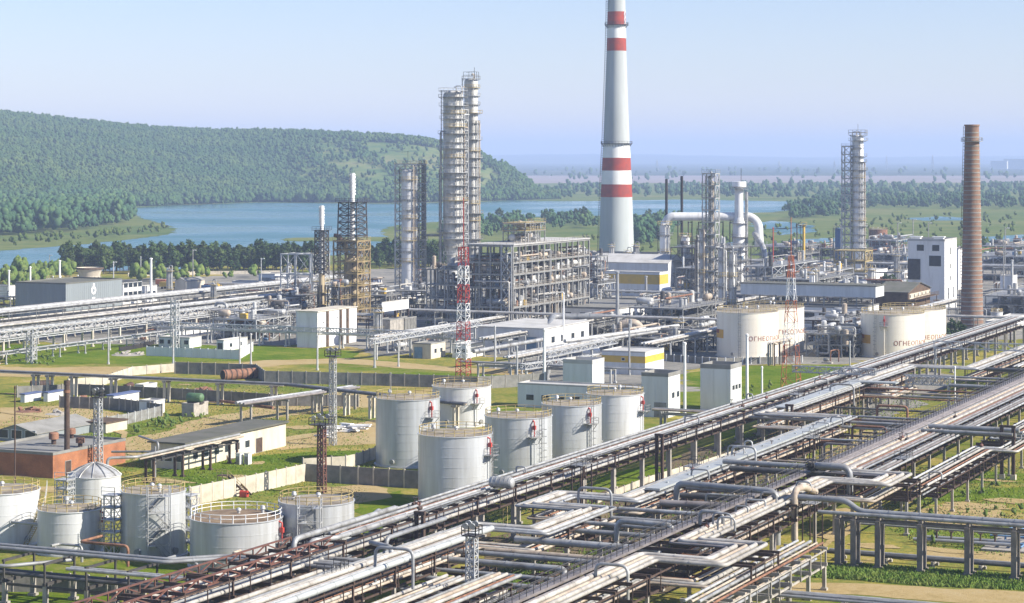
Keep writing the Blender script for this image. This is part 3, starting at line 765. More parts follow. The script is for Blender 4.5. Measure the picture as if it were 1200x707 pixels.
    if stair == 'spiral':
        a0_, a1_ = ca + spiral_at[label][0], ca + spiral_at[label][1]; n = 30
        b = MB(); inn = []; out = []
        for i in range(n + 1):
            f = i / n; a = a0_ + (a1_ - a0_) * f; inn.append(at(a, r + .12, h * f + .1)); out.append(at(a, r + 1.0, h * f + .1))
        for i in range(n): b.bar(inn[i], out[i], .28, .05)
        b.tube(out, .08, 4); b.tube(inn, .08, 4); b.build('spiral_stairway', 'yellow_rail', t)
        b = MB(); b.tube([(x, y, z + 1.1) for x, y, z in out], .05, 4); b.tube([(x, y, z + .6) for x, y, z in out], .04, 4)
        for i in range(0, n + 1, 2): x, y, z = out[i]; b.bar((x, y, z), (x, y, z + 1.1), .06)
        b.build('stair_railing', 'galvanised', t)
    if manhole:
        b = MB()
        for a in (ca - .5, ca + .7): b.tube([at(a, r - .05, 1.1), at(a, r + .35, 1.1)], .45, 12)
        b.build('manhole', 'steel_grey', t)
    return t, cx, cy, r, h
ladder_at = {}; spiral_at = {}
CG = 'silver tanks behind the long pipe rack'
tank(478, 544, 75, 466, 'tall silver tank of the central group standing nearest the beige wall', CG, 'tank_silver', chamber=.75, ladder=None)
tank(541, 497, 69, 452, 'silver tank at the back of the central group beneath the striped mast', CG, 'tank_white', chamber=.5)
tank(533.5, 590, 87, 508, 'widest and nearest silver tank of the central group beside the long pipe rack', CG, 'tank_silver', chamber=1.05, ladder=1.25)
tank(607.5, 556, 79, 487, 'silver tank between the widest front tank and the one before grey cabins', CG, 'tank_silver', chamber=.45, ladder=.75)
tank(670, 541, 70, 473, 'silver tank in the middle of three lined up before grey cabins', CG, 'tank_silver', chamber=.6, ladder=.7)
tank(721, 521, 67, 461, 'white tank at the far end of the central row beside the grey cabins', CG, 'tank_white', chamber=1.1)
LG = 'silver tanks in the corner by the brick boiler house'
l = 'big white tank with a yellow spiral stairway by the brick boiler house'; spiral_at[l] = (.55, 1.5)
tank(2, 636, 88, 574, l, LG, 'tank_white', stair='spiral', ladder=None)
tank(111, 604, 61, 557, 'tank with a ribbed domed roof and vent on top', LG, 'tank_white', dome=True, manhole=False)
l = 'low silver tank in front of the domed tank'
tank(82, 646, 75, 596, l, LG, 'tank_white', chamber=1.2)
l = 'narrow silver tank with caged ladder landings on its near side'; ladder_at[l] = .12
tank(180, 650, 75, 575, l, LG, 'tank_silver', stair='tower')
tank(277, 662, 108, 606, 'broad low silver tank with brown roof and white rim rail', LG, 'tank_silver', chamber=1.15, railm='white_paint', roofm='tank_roof_brown')
l = 'silver tank with ladder landings beside the rusty lamp mast'; ladder_at[l] = -.15
tank(371, 655, 88, 587, l, LG, 'tank_silver', stair='tower')
CRG = 'cream tanks with brown lettering'
t, cx, cy, r, h = tank(876, 417, 72, 365, 'cream tank with orange panel standing in front of its twin behind the orange mast', CRG, 'tank_cream', railm='yellow_rail', ladder=-.25)
def panel(t, cx, cy, r, a, da, z0, z1):
    ca = cam_ang(cx, cy); b = MB(); b.lathe(cx, cy, [(r + .03, z0), (r + .07, z0), (r + .07, z1), (r + .03, z1)], 10, ca + a, ca + a + da); b.build('hazard_panel', 'sign_orange', t)
    b = MB(); b.lathe(cx, cy, [(r + .075, z0 + (z1 - z0) * .55), (r + .1, z0 + (z1 - z0) * .55), (r + .1, z1), (r + .075, z1)], 8, ca + a, ca + a + da * .6); b.build('hazard_mark', 'letter_brown', t)
wrap_text('ОГНЕОПАСНО', 1.75, cx, cy, r, z_at(397, cx, cy), cam_ang(cx, cy) + .03, t); panel(t, cx, cy, r, -1.5, .62, z_at(395, cx, cy), z_at(385, cx, cy))
t, cx, cy, r, h = tank(906, 411, 72, 360, 'cream tank with brown lettering partly hidden by the orange lattice mast', CRG, 'tank_cream', railm='yellow_rail')
wrap_text('ОГНЕОПАСНО', 1.75, cx, cy, r, z_at(389, cx, cy), cam_ang(cx, cy) + .0, t)
t, cx, cy, r, h = tank(1046, 417, 74, 367, 'cream tank with ladder and orange panel in front of the brick chimney', CRG, 'tank_cream', railm='yellow_rail', ladder=-.55, chamber=-.25)
wrap_text('ОГНЕОПАСНО', 1.75, cx, cy, r, z_at(402, cx, cy), cam_ang(cx, cy) + .03, t); panel(t, cx, cy, r, -1.5, .75, z_at(401, cx, cy), z_at(391, cx, cy))
t, cx, cy, r, h = tank(1071, 411, 74, 362, 'cream tank with brown lettering nearest the foot of the brick chimney', CRG, 'tank_cream', railm='yellow_rail')
wrap_text('ОГНЕОПАСНО', 1.75, cx, cy, r, z_at(395, cx, cy), cam_ang(cx, cy) - .02, t)
# more far tanks
tank(72, 338, 36, 327, 'round white basin behind the grey clad hall', 'round basins behind the grey hall', 'tank_white', manhole=False, roofm='roof_pale')
tank(97, 336, 36, 326.5, 'round white basin between the grey hall and the beige cooling tower', 'round basins behind the grey hall', 'tank_white', manhole=False, roofm='roof_pale')
tank(1029, 296, 22, 269, 'rusty brown tank behind the tall column near the white tower', None, 'rust_pipe', manhole=False)
tank(1168, 384, 14, 366, 'small white tank beside the brick chimney', None, 'tank_white', manhole=False)
# ---------------------------------------------------------------- pipe racks
def frame_y(t, x0, x1, y, z1, z2=None, cm='concrete', bm='steel_brown', cw=.42, over=.4):
    """one portal of a rack that runs along +y"""
    b = MB(); b.box(x0 - over, y - .18, z1 - .4, x1 + over, y + .18, z1)
    if z2:
        for x in (x0 - over * .5, x1 + over * .5): b.box(x - .11, y - .11, z1, x + .11, y + .11, z2 - .3)
        b.box(x0 - over, y - .15, z2 - .3, x1 + over, y + .15, z2)
    f = b.build('portal_frame', bm, t)
    for x in (x0, x1):
        c = MB(); c.box(x - cw / 2, y - cw / 2, 0, x + cw / 2, y + cw / 2, z1 - .4)
        c.box(x - cw * .9, y - cw * .9, 0, x + cw * .9, y + cw * .9, .35); c.build('post', cm, f)
def frame_x(t, y0, y1, x, z1, z2=None, cm='concrete', bm='steel_brown', cw=.42, over=.4):
    b = MB(); b.box(x - .18, y0 - over, z1 - .4, x + .18, y1 + over, z1)
    if z2:
        for y in (y0 - over * .5, y1 + over * .5): b.box(x - .11, y - .11, z1, x + .11, y + .11, z2 - .3)
        b.box(x - .15, y0 - over, z2 - .3, x + .15, y1 + over, z2)
    f = b.build('portal_frame', bm, t)
    for y in (y0, y1):
        c = MB(); c.box(x - cw / 2, y - cw / 2, 0, x + cw / 2, y + cw / 2, z1 - .4)
        c.box(x - cw * .9, y - cw * .9, 0, x + cw * .9, y + cw * .9, .35); c.build('post', cm, f)
def rack_y(label, x0, x1, ys, z1, z2=None, cm='concrete', bm='steel_brown', beams=True, cw=.42, group=None, over=.4):
    t = thing('pipe_rack', label, 'pipe rack', ((x0 + x1) / 2, ys[0], 0), group)
    for y in ys: frame_y(t, x0, x1, y, z1, z2, cm, bm, cw, over)
    if beams and len(ys) > 1:
        for x in (x0, x1):
            b = MB(); b.box(x - .1, ys[0], z1 - .62, x + .1, ys[-1], z1 - .402)
            n = int((ys[-1] - ys[0]) / 4.6); xo = x - over * .5 if x == x0 else x + over * .5
            if z2: b.box(xo - .07, ys[0], z2 - .48, xo + .07, ys[-1], z2 - .303)
            for i in range(n + 1):
                y = ys[0] + (ys[-1] - ys[0]) * (i + .5) / (n + 1)
                if z2: b.bar((xo, y, z1 - .5), (xo, y, z2 - .4), .1)
                if x == x0:
                    b.box(x0 - .3, y - .09, z1 - .6, x1 + .3, y + .09, z1 - .02)
                    if z2: b.box(x0 - over * .5, y - .08, z2 - .45, x1 + over * .5, y + .08, z2 - .02)
            b.build('side_frame', bm, t)
    return t
def rack_x(label, y0, y1, xs, z1, z2=None, cm='concrete', bm='steel_brown', beams=True, cw=.42, group=None, over=.4):
    t = thing('pipe_rack', label, 'pipe rack', (xs[0], (y0 + y1) / 2, 0), group)
    for x in xs: frame_x(t, y0, y1, x, z1, z2, cm, bm, cw, over)
    if beams and len(xs) > 1:
        for y in (y0, y1):
            b = MB(); b.box(xs[0], y - .13, z1 - .72, xs[-1], y + .13, z1 - .402); b.build('long_beam', bm, t)
    return t
def seq(a, b, s): return [a + s * i for i in range(int((b - a) / s + 1e-6) + 1)]
AL, AB, WH, BE, MA, GY, DK, RU, FD = 'alu', 'alu_bright', 'white_pipe', 'beige_pipe', 'mauve_pipe', 'grey_pipe', 'dark_pipe', 'rust_pipe', 'flat_duct'

# A: long straight rack beside the silver tanks
rack_y('long straight brown pipe rack on concrete posts running past the silver tanks', -139.3, -134.2, seq(191, 660, 13.0), 5.9, 8.0, over=.7, cw=.6)
deck('top deck, rack past the silver tanks', [(-136.8, 246), (-136.8, 662)], 8.0, [(.24, AL), (.16, DK), (.28, AL), (.14, RU), (.24, AB), (.2, GY), (.14, DK)], 'the tank side', .24)
deck('lower deck, rack past silver tanks', [(-136.8, 190), (-136.8, 662)], 5.9, [(.34, WH), (.2, BE), (.3, GY), (.26, AL), (.34, WH)], 'the tank side', .2)
for i, (x, y0, y1, m) in enumerate(((-138.5, 300, 345, BE), (-135.6, 340, 372, BE), (-135.4, 392, 440, WH), (-138.3, 420, 470, BE))):
    pipe([(x, y0, 7.25), (x, y1, 7.25)], .26, m, f'{PCOL[m]} insulated pipe hung between the decks past the silver tanks, {ORD[i]} from the near end', 'hung insulated pipes of the tank side rack')
# grey crossing loop at the near end of A
pipe([(-134.9, 262, 8.3), (-134.9, 243, 8.3), (-137, 240, 8.3), (-137, 240, 6.2), (-126, 241, 6.2), (-126, 241, 8.1), (-130, 243, 8.1)], .33, AL, 'silver pipe doubling back in a boxed loop beside the silver tank with landings', None)
pipe([(-138.6, 266, 8.5), (-138.6, 239, 8.5), (-138.6, 239, 6.0), (-127.5, 238.5, 6.0)], .36, AL, 'thick silver pipe turning down at the open end of the tank side rack', None)
pipe([(-131.5, 267, 7.4), (-131.5, 250, 7.4), (-131.5, 250, 5.0), (-131.5, 242, 5.0)], .3, GY, 'grey pipe stepping down between the two racks near the lamp tower', None)
pipe([(-129.4, 262, 6.4), (-129.4, 247, 6.4), (-124.8, 246, 6.4), (-124.8, 246, 4)], .34, WH, 'whitish pipe bending across from the tank side rack towards the meandering rack', None)

# B: meandering rack with expansion loops
Bup = [(-125, 188), (-125, 264), (-116.5, 264), (-116.5, 283.5), (-125.5, 283.5), (-125.5, 294), (-115.5, 294), (-115.5, 402), (-130, 402), (-130, 507), (-115, 507), (-115, 662)]
Blo = [(-125, 188), (-125, 262), (-117, 262), (-117, 286), (-125.5, 286), (-125.5, 296), (-116, 296), (-116, 399), (-129.8, 399), (-129.8, 462), (-122.5, 462), (-122.5, 478), (-129.8, 478), (-129.8, 503), (-115.5, 503), (-115.5, 662)]
deck('top deck of the meandering rack', Bup, 7.1, [(.24, GY), (.3, WH), (.42, WH), (.2, BE), (.36, AB), (.24, AL)], 'the tank side', .22)
pipe([(x, y, 7.5) for x, y in offset([(-122.3, 190), (-122.3, 262)], 0)], .4, FD, 'broad pale grey pipe on the edge of the meandering rack near the lamp tower', None)
deck('lower deck of the meandering rack', Blo, 5.0, [(.22, BE), (.3, WH), (.2, RU), (.28, WH), (.24, BE)], 'the tank side', .3)
for lab, x0, x1, ys in (('nearest stretch of the meandering rack beside the lamp tower', -127.6, -122.6, seq(193, 258, 10.5)),
                        ('short stretch of the meandering rack after its first loop', -119, -114.2, [268, 279]),
                        ('short stretch of the meandering rack hugging the tank side rack', -128, -123, [288.5]),
                        ('long middle stretch of the meandering rack between its two loops', -118, -113, seq(299, 398, 10.9)),
                        ('stretch of the meandering rack pressed against the tank side rack', -132.2, -127.4, seq(406, 502, 10.6)),
                        ('farthest stretch of the meandering rack below the cream tanks', -117.4, -112.6, seq(511, 660, 12.4))):
    rack_y(lab, x0, x1, ys, 5.0, 7.1)
# flat cover on the long middle stretch
b = MB(); b.box(-115.6, 300, 7.72, -113.3, 396, 8.02)
for y in seq(306, 392, 9): b.cbox(-114.4, y, 8.02, .3, .3, .18)
tag(b.build('pipe_cover', FD), 'broad flat pale grey cover laid along the middle stretch of the meandering rack', 'pipe cover')
b = MB(); b.box(-130.6, 408, 7.75, -128.2, 460, 8.0)
for y in seq(412, 456, 11): b.cbox(-129.4, y, 8.0, .3, .3, .16)
tag(b.build('pipe_cover', FD), 'flat pale grey cover on the meandering rack beside the tank side rack', 'pipe cover')
b = MB()
for x0, x1, y0, y1 in ((-131.5, -121, 461.5, 464.5),): b.box(x0, y0, 7.6, x1, y1, 7.9)
tag(b.build('pipe_cover', FD), 'pale grey slab covering the short cross loop before the truss bridge', 'pipe cover')

# C: rack with the long railed walkway
t = thing('walkway', 'long railed walkway along the widest pipe rack', 'walkway', (-100, 195, 0))
b = MB(); b.box(-100.8, 195, 7.7, -99.2, 655, 7.78); b.box(-100.86, 195, 7.5, -100.72, 655, 7.7); b.box(-99.28, 195, 7.5, -99.14, 655, 7.7); b.build('deck', 'mauve_pipe', t)
for x, m in ((-100.75, 'steel_dark'), (-99.25, 'steel_dark')):
    b = MB(); b.rail([(x, 195, 7.78), (x, 655, 7.78)], 1.1, 1.9, .07); b.build('railing', m, t)
rack_y('widest brown pipe rack carrying the long railed walkway', -101, -92.6, [197, 208, 219, 230, 241] + seq(268, 318, 10) + seq(333, 653, 10.66), 5.4, 7.4, over=.5)
Cup = [(-96.3, 188), (-96.3, 250.5), (-87.6, 250.5), (-87.6, 263), (-95.4, 263), (-95.4, 321), (-86.5, 321), (-86.5, 330.5), (-95.3, 330.5), (-95.3, 335.5)]
deck('far top deck of the walkway rack', [(-95.4, 334.8), (-95.4, 662)], 7.4, [(.3, MA), (.2, AL), (.3, BE), (.24, MA), (.32, WH), (.2, RU), (.3, MA), (.22, GY)], 'the walkway', .1)
deck('near top deck of the walkway rack', Cup, 7.4, [(.22, MA), (.4, WH), (.3, BE), (.4, WH), (.34, WH)], 'the walkway', .22)
Clo = [(-96, 188), (-96, 247), (-88.5, 247), (-88.5, 266), (-95.5, 266), (-95.5, 318), (-88, 318), (-88, 333), (-95.5, 333), (-95.5, 662)]
deck('lower deck of the walkway rack', Clo, 5.4, [(.22, RU), (.3, BE), (.2, GY), (.34, WH), (.26, BE)], 'the walkway', .3)
deck('mauve strip beside the walkway', [(-98.75, 332), (-98.75, 658)], 7.4, [(.26, MA), (.26, MA)], 'the walkway', .0)
deck('outer edge of the walkway rack', [(-91.2, 336), (-91.2, 662)], 6.9, [(.2, DK), (.26, AL), (.3, MA), (.26, AL)], 'the walkway', .22)
rack_y('brown steel supports of the loop where the walkway rack swings out', -91.2, -83.6, [251.5, 262], 5.4, 7.4)
rack_y('brown steel supports where the walkway rack swings out beside the grass', -91, -82.8, [322, 329.5], 5.4, 7.4, over=.3)

# C2: lower rack on the outside of C
C2p = [(-84.5, 334), (-84.5, 380), (-80, 380), (-80, 396), (-84.5, 396), (-84.5, 432), (-80, 432), (-80, 446), (-84.5, 446), (-84.5, 662)]
deck('lower outer rack beside the walkway rack', C2p, 5.6, [(.24, AB), (.2, AL), (.28, WH), (.16, RU), (.26, WH)], 'the walkway', .34)
deck('bottom deck of the outer rack', [(-84.5, 334), (-84.5, 662)], 4.1, [(.22, BE), (.26, WH), (.2, GY)], 'the walkway', .5)
rack_y('low outer pipe rack on slim posts alongside the walkway rack', -87.2, -81.8, seq(336, 655, 10.6), 4.1, 5.6, cw=.36)
# C3: near corner
deck('low corner rack by the grass verge', [(-84.5, 236), (-84.5, 279)], 5.6, [(.24, AB), (.2, BE), (.28, AL), (.16, BE), (.2, RU)], 'the walkway', .3)
deck('bottom of the low corner rack', [(-84.5, 236), (-84.5, 278)], 3.6, [(.3, AL), (.2, BE), (.24, GY)], 'the walkway', .5)
rack_y('low corner pipe rack on pale posts by the grass verge', -87, -82, [238, 246, 254, 262, 270, 277], 3.6, 5.6, bm='concrete', cw=.45)

# far extra rack behind C on the right edge
deck('far rack beyond the walkway rack', [(-72, 470), (-72, 665)], 6.2, [(.26, AL), (.3, WH), (.2, RU), (.24, AL)], 'the walkway', .3)
rack_y('far pipe rack beyond the walkway rack at the edge of view', -74, -70, seq(475, 660, 12), 6.2)
deck('far rack between meandering and walkway racks', [(-107, 520), (-107, 664)], 6.6, [(.26, AL), (.3, AB), (.2, BE), (.3, WH)], 'the tank side', .3)
rack_y('far pipe rack standing between the meandering rack and the walkway rack', -109.4, -104.6, seq(524, 660, 12), 6.6)

# E: cross rack over the grass at the near edge
xs = [-85.2, -83.0, -79.6, -73.8, -67.4, -61.2, -55, -49, -43]
rack_x('row of concrete posts carrying grey pipes over the near grass', 294.2, 296.2, xs, 6.9, cm='post_brown', bm='post_brown', cw=.68, over=.15)
pipe([(-91.5, 296.6, 8.7), (-84.5, 296.2, 8.7), (-82.6, 295.9, 7.35), (-40, 295.9, 7.35)], .42, GY, 'thick grey pipe with a double bend on top of the near concrete posts', None, bend=1.6)
pipe([(-88, 294.4, 7.2), (-40, 294.4, 7.2)], .28, AL, 'silver pipe on the near side of the concrete posts over the grass', None)
pipe([(-84, 296.6, 5.6), (-40, 296.6, 5.6)], .13, GY, 'thin grey pipe strung between the concrete posts over the grass', None)
deck('ground level behind the near concrete posts', [(-88, 299), (-40, 299)], .9, [(.3, GY), (.34, DK)], 'the far side', 1.1)
rack_x('low sleepers under the grey ground pipes behind the concrete posts', 298, 300.4, seq(-86, -42, 6.5), .9, bm='concrete', beams=False, cw=.3)
# bottom right, nearest
deck('low bundle at the near grass edge', [(-92, 259.5), (-40, 259.5)], 2.6, [(.2, AL), (.24, GY), (.26, AL), (.2, DK), (.24, GY)], 'the far side', .2)
rack_x('low concrete rack under the pipe bundle at the near grass edge', 257.8, 261.4, seq(-90, -42, 8), 2.6, bm='concrete')

# G: cross pipes between B and C
G4 = [(262.2, 6.3, .46, AL, -119, -99), (258.4, 5.3, .4, BE, -121.5, -98), (254.6, 5.6, .34, GY, -124, -103), (250.8, 5.2, .42, AL, -127, -107), (247.6, 4.5, .26, GY, -127, -104), (244.4, 4.0, .34, GY, -128, -102.5), (256.6, 2.6, .36, DK, -126, -101), (240.6, 3.4, .3, DK, -128, -102), (237.2, 3.9, .24, AL, -128, -103)]
for i, (y, z, r, m, x0, x1) in enumerate(G4):
    pipe([(x0, y, z), (x1, y, z)] if i % 3 else [(x0, y, z), (x1, y, z), (x1, y - 1.2, z - 1.6)], r, m, f'{PCOL[m]} cross pipe, {ORD[i]} of nine between the lamp tower and the walkway', 'cross pipes near the lamp tower')
for x in (-122.4, -112, -104.5): rack_y(f'low cross pipe support {["beside the lamp tower", "midway to the walkway", "just short of the walkway"][(-122.4, -112, -104.5).index(x)]}', x - .9, x + .9, [238, 246, 254, 261], 2.2, 3.6, cw=.4)
G5 = [(272, 6.2, .34, GY, -116, -102), (275, 6.8, .3, AL, -117, -101), (288, 5.4, .34, GY, -116, -100.5), (291, 6.3, .3, AL, -116, -103), (306, 6.3, .4, DK, -112.5, -94), (309, 7.0, .36, GY, -112.5, -93), (312.6, 5.4, .42, DK, -113, -92)]
for i, (y, z, r, m, x0, x1) in enumerate(G5):
    pipe([(x0, y, z), (x1, y, z)], r, m, f'{PCOL[m]} cross pipe, {ORD[i]} of seven behind the big inverted loops', 'cross pipes behind the inverted loops')
for k, y in enumerate((273.5, 289.5, 307.5, 311)): rack_x(f'support of the cross pipes behind the inverted loops, {ORD[k]} from the lamp tower', y - 1.6, y + 1.6, [-111, -104.5], 5.0, cw=.4)
# big inverted loops
pipe([(-111.5, 302, 5.5), (-111.5, 302, 8.7), (-95.6, 300, 8.7), (-95.6, 300, 1.2)], .48, GY, 'upper thick grey pipe loop dropping to the ground behind the walkway', None, bend=1.5)
pipe([(-111, 294, 7.0), (-95.0, 296, 7.0), (-95.0, 296, .8)], .48, MA, 'lower thick brownish pipe loop dropping to the ground behind the walkway', None, bend=1.5)
pipe([(-92.8, 309, 7.6), (-92.8, 303, 9.2), (-92.8, 299, 9.2), (-92.8, 299, 2.2)], .5, BE, 'thick beige standpipe right behind the two inverted loops', None, bend=1.5)
pipe([(-108.4, 271, 4.2), (-108.4, 271, 8.1), (-100.4, 270.4, 8.1), (-100.4, 270.4, 6.2)], .38, AL, 'silver inverted loop crossing over the walkway', None, bend=1.3)
pipe([(-98.6, 276, 7.5), (-98.6, 276, 9.3), (-95.4, 276, 9.3), (-95.4, 276, 7)], .26, AL, 'small silver inverted loop standing on the walkway rack', None, bend=.9)
pipe([(-98, 330, 8.2), (-98, 326, 9.0), (-92.5, 326, 9.0), (-92.5, 326, 4.4)], .5, GY, 'thick grey pipe turning down beside the dark valve wheel', None, bend=1.4)
pipe([(-113, 327, 8.6), (-94, 327, 8.6)], .4, GY, 'grey pipe crossing the walkway level behind the standpipes', None)
pipe([(-113, 330.4, 7.1), (-96, 330.4, 7.1)], .46, DK, 'dark grey pipe crossing below the walkway behind the standpipes', None)
# dark cross run G1
for i, (y, z, r, m) in enumerate(((402.5, 6.4, .3, GY), (405, 5.6, .5, DK), (408.4, 6.2, .34, MA), (405.5, 7.2, .22, GY), (412, 5.4, .4, DK))):
    pipe([(-113.5 if i != 0 else -134, y, z), (-95, y, z)], r, m, f'{PCOL[m]} pipe, {ORD[i]} from the near side in the run before the truss bridge', 'cross run before the truss bridge')
rack_x('concrete supports of the dark cross run before the truss bridge', 402, 412, [-112, -107, -103], 5.2, cw=.5)
for i, (y, z, r, m) in enumerate(((392, 6.2, .3, GY), (395, 5.4, .3, GY), (389, 7.0, .42, AL), (386.4, 6.4, .42, GY), (383.4, 6.9, .3, AL))):
    pipe([(-96, y, z + 1.1), (-80, y, z + 1.1)], r, m, f'{PCOL[m]} cross pipe, {ORD[(3, 4, 2, 1, 0)[i]]} from the near side, on the tall brown portal', 'cross pipes on the tall brown portal')
t = thing('portal_support', 'tall rusty brown portal of paired posts beside the near grass', 'pipe support', (-81, 385, 0))
b = MB()
for x in (-82.2, -80.2): b.box(x - .28, 384.7, .9, x + .28, 385.3, 9.0)
b.box(-82.6, 384.8, 7.0, -79.8, 385.2, 7.4); b.box(-82.6, 384.75, 9.0, -79.8, 385.25, 9.4); b.build('posts', 'steel_brown', t)
for x in (-82.2, -80.2): b = MB(); b.box(x - .45, 384.5, 0, x + .45, 385.5, .9); b.build('footing', 'concrete_pale', t)
for i, (y, z, r, m) in enumerate(((476, 6.4, .4, GY), (479.4, 6.0, .34, DK), (482, 7.0, .24, MA), (510, 7, .4, DK), (513, 6.4, .3, GY))):
    pipe([(-113, y, z), (-80, y, z)], r, m, f'{PCOL[m]} cross pipe, {ORD[i]} from the near side, near the truss bridge', 'cross pipes near the truss bridge')
rack_x('supports of the cross pipes near the truss bridge', 475, 483, [-111, -104], 5.6)
# blue pumps & skid at the right edge
t = thing('pump_skid', 'blue pumps and pipework on the ground at the edge of the near grass', 'pump', (-62, 322, 0))
b = MB()
for x, y in ((-64, 325), (-60.5, 326), (-57, 325)): b.drum((x, y, 1.5), (x + 2.2, y + 4.5, 1.5), .8)
b.build('drum', 'blue_equipment', t)
b = MB()
for k in range(7):
    x = -68 + k * 1.6; b.tube(fillet([(x, 316, .5), (x, 321, .5), (x, 321, 2.1), (x + 1.4, 324, 2.1)], .5), .16, 6)
b.tube([(-70, 318, .6), (-55, 319, .6)], .2, 6); b.tube([(-70, 320, 1.3), (-55, 321, 1.3)], .14, 6); b.build('pipework', 'blue_equipment', t)
b = MB(); b.box(-70, 314, 0, -54, 331, .3); b.build('skid_base', 'concrete', t)
t = thing('valve_manifold', 'grey pipe manifold with stub valves on the sandy patch by the grass', 'manifold', (-76, 318, 0))
b = MB(); b.tube([(-80, 315, .8), (-66, 316, .8)], .26, 8); b.tube([(-80, 317.4, .8), (-66, 318.4, .8)], .26, 8)
b.build('header', 'grey_pipe', t); b = MB()
for k in range(6): b.tube([(-79 + k * 2.1, 316.4, .8), (-79 + k * 2.1, 316.4, 2.0)], .14, 6); b.ring(-79 + k * 2.1, 316.4, 2.0, .35, .06, 10)
b.build('valves', 'steel_brown', t)
# dark valve on the loop over the walkway
t = thing('valve', 'dark gate valve with hand wheel on the grey pipe over the walkway', 'valve', (-98.6, 322, 7.6)); b = MB()
b.drum((-99.3, 327, 8.6), (-97.9, 327, 8.6), .62, 12); b.tube([(-98.6, 327, 8.6), (-98.6, 325.6, 9.0)], .22, 8); b.build('body', 'black_soot', t)
b = MB(); b.tube([(-98.6 + .7 * math.cos(a), 325.5, 9.0 + .7 * math.sin(a)) for a in [k * PI / 6 for k in range(12)]], .07, 5, closed=True); b.bar((-99.3, 325.5, 9), (-97.9, 325.5, 9), .06); b.build('hand_wheel', 'steel_dark', t)

# F: cross rack at the near left corner, below the tanks
Fp = [(-335, 230), (-152, 231), (-147, 236), (-131, 236.5)]
deck('top, near cross rack below silver tanks', Fp, 5.9, [(.3, GY), (.2, AL), (.34, GY)], 'the tank side', .4)
deck('middle, near cross rack below silver tanks', [(-163, 226), (-133, 226.6)], 5.0, [(.3, AL), (.3, AL)], 'the tank side', .25)
deck('bottom, near cross rack below silver tanks', [(-335, 228), (-133, 229)], 3.2, [(.34, DK), (.34, DK)], 'the tank side', .8)
rack_x('near cross pipe rack on square posts below the silver tanks', 226.2, 232, seq(-334, -136, 6.2), 3.1, 5.6, cm='concrete', bm='steel_dark', cw=.55)
pipe([(-176, 224, 5.2), (-171, 224, 5.2), (-166, 231, 5.2)], .24, GY, 'grey pipe slanting across the near cross rack', None)
# red latticed walkway trusses
def truss(name, label, cat, p, q, h, n, t_, m, w=None):
    th = thing(name, label, cat, (p[0], p[1], 0)); p = Vector(p); q = Vector(q)
    d = (q - p).normalized(); side = Vector((d.y, -d.x, 0)) * (w or 0)
    for k in ((0, 1) if w else (0,)):
        b = MB(); o = side * k
        b.bar(p + o, q + o, t_ * 1.3); b.bar(p + o + Vector((0, 0, h)), q + o + Vector((0, 0, h)), t_ * 1.3)
        b.lattice(p + o, q + o, None, (0, 0, h), n, t_)
        for i in range(n + 1): c = p + o + (q - p) * i / n; b.bar(c, c + Vector((0, 0, h)), t_)
        b.build('side_truss', m, th)
    if w:
        b = MB()
        for i in range(n + 1):
            for z in (0, h): c = p + (q - p) * i / n + Vector((0, 0, z)); b.bar(c, c + side, t_)
        for z in (0, h): b.bar(p + side * .5 + Vector((0, 0, z)), q + side * .5 + Vector((0, 0, z)), t_ * .8)
        b.build('cross_members', m, th)
    return th
truss('lattice_girder', 'rusty red lattice girder nearest the silver tanks at the near corner', 'girder', (-140.6, 190, 7.3), (-140.2, 241, 7.3), 1.05, 17, .15, 'steel_red')
truss('lattice_girder', 'rusty red lattice girder nearer the meandering rack at the near corner', 'girder', (-135.2, 190, 7.5), (-135.2, 243, 7.5), 1.05, 17, .15, 'steel_red')
for i in range(2):
    pipe([(-138.9 + i * 1.5, 190, 7.0), (-138.9 + i * 1.5, 243, 7.0)], .36, WH, f'whitish pipe between the two red girders, on the {["tank side", "meandering rack side"][i]}', None)
deck('bed between red girder and meandering rack', [(-131, 188), (-131, 244)], 5.4, [(.36, WH), (.2, BE), (.3, WH), (.26, AB), (.2, RU)], 'the tank side', .24)
rack_y('brown supports of the pipe bed beside the red girders', -133.2, -129, seq(193, 240, 11.5), 5.4, bm='steel_red')
# light truss bridges
def bridge(label, xa, xb, y, z, m='galvanised', posts=True, h=1.7):
    th = truss('truss_bridge', label, 'bridge', (xa, y, z), (xb, y, z), h, 10, .14, m, 1.2)
    if posts:
        for x in (xa + .3, xb - .3): b = MB(); b.cyl(x, y - .6, 0, z - .07, .34, 10); b.cyl(x, y - .6, 0, .4, .5, 10); b.build('post', m, th)
bridge('pale lattice truss bridge on two round posts over the concrete road', -123.4, -113.6, 480, 6.0)
bridge('long pale lattice truss bridge crossing behind the post mounted one', -133, -99, 545, 8.4, posts=True)
bridge('pale lattice truss bridge laid across the tank side rack', -146, -127.5, 470, 8.6, posts=False, h=1.3)
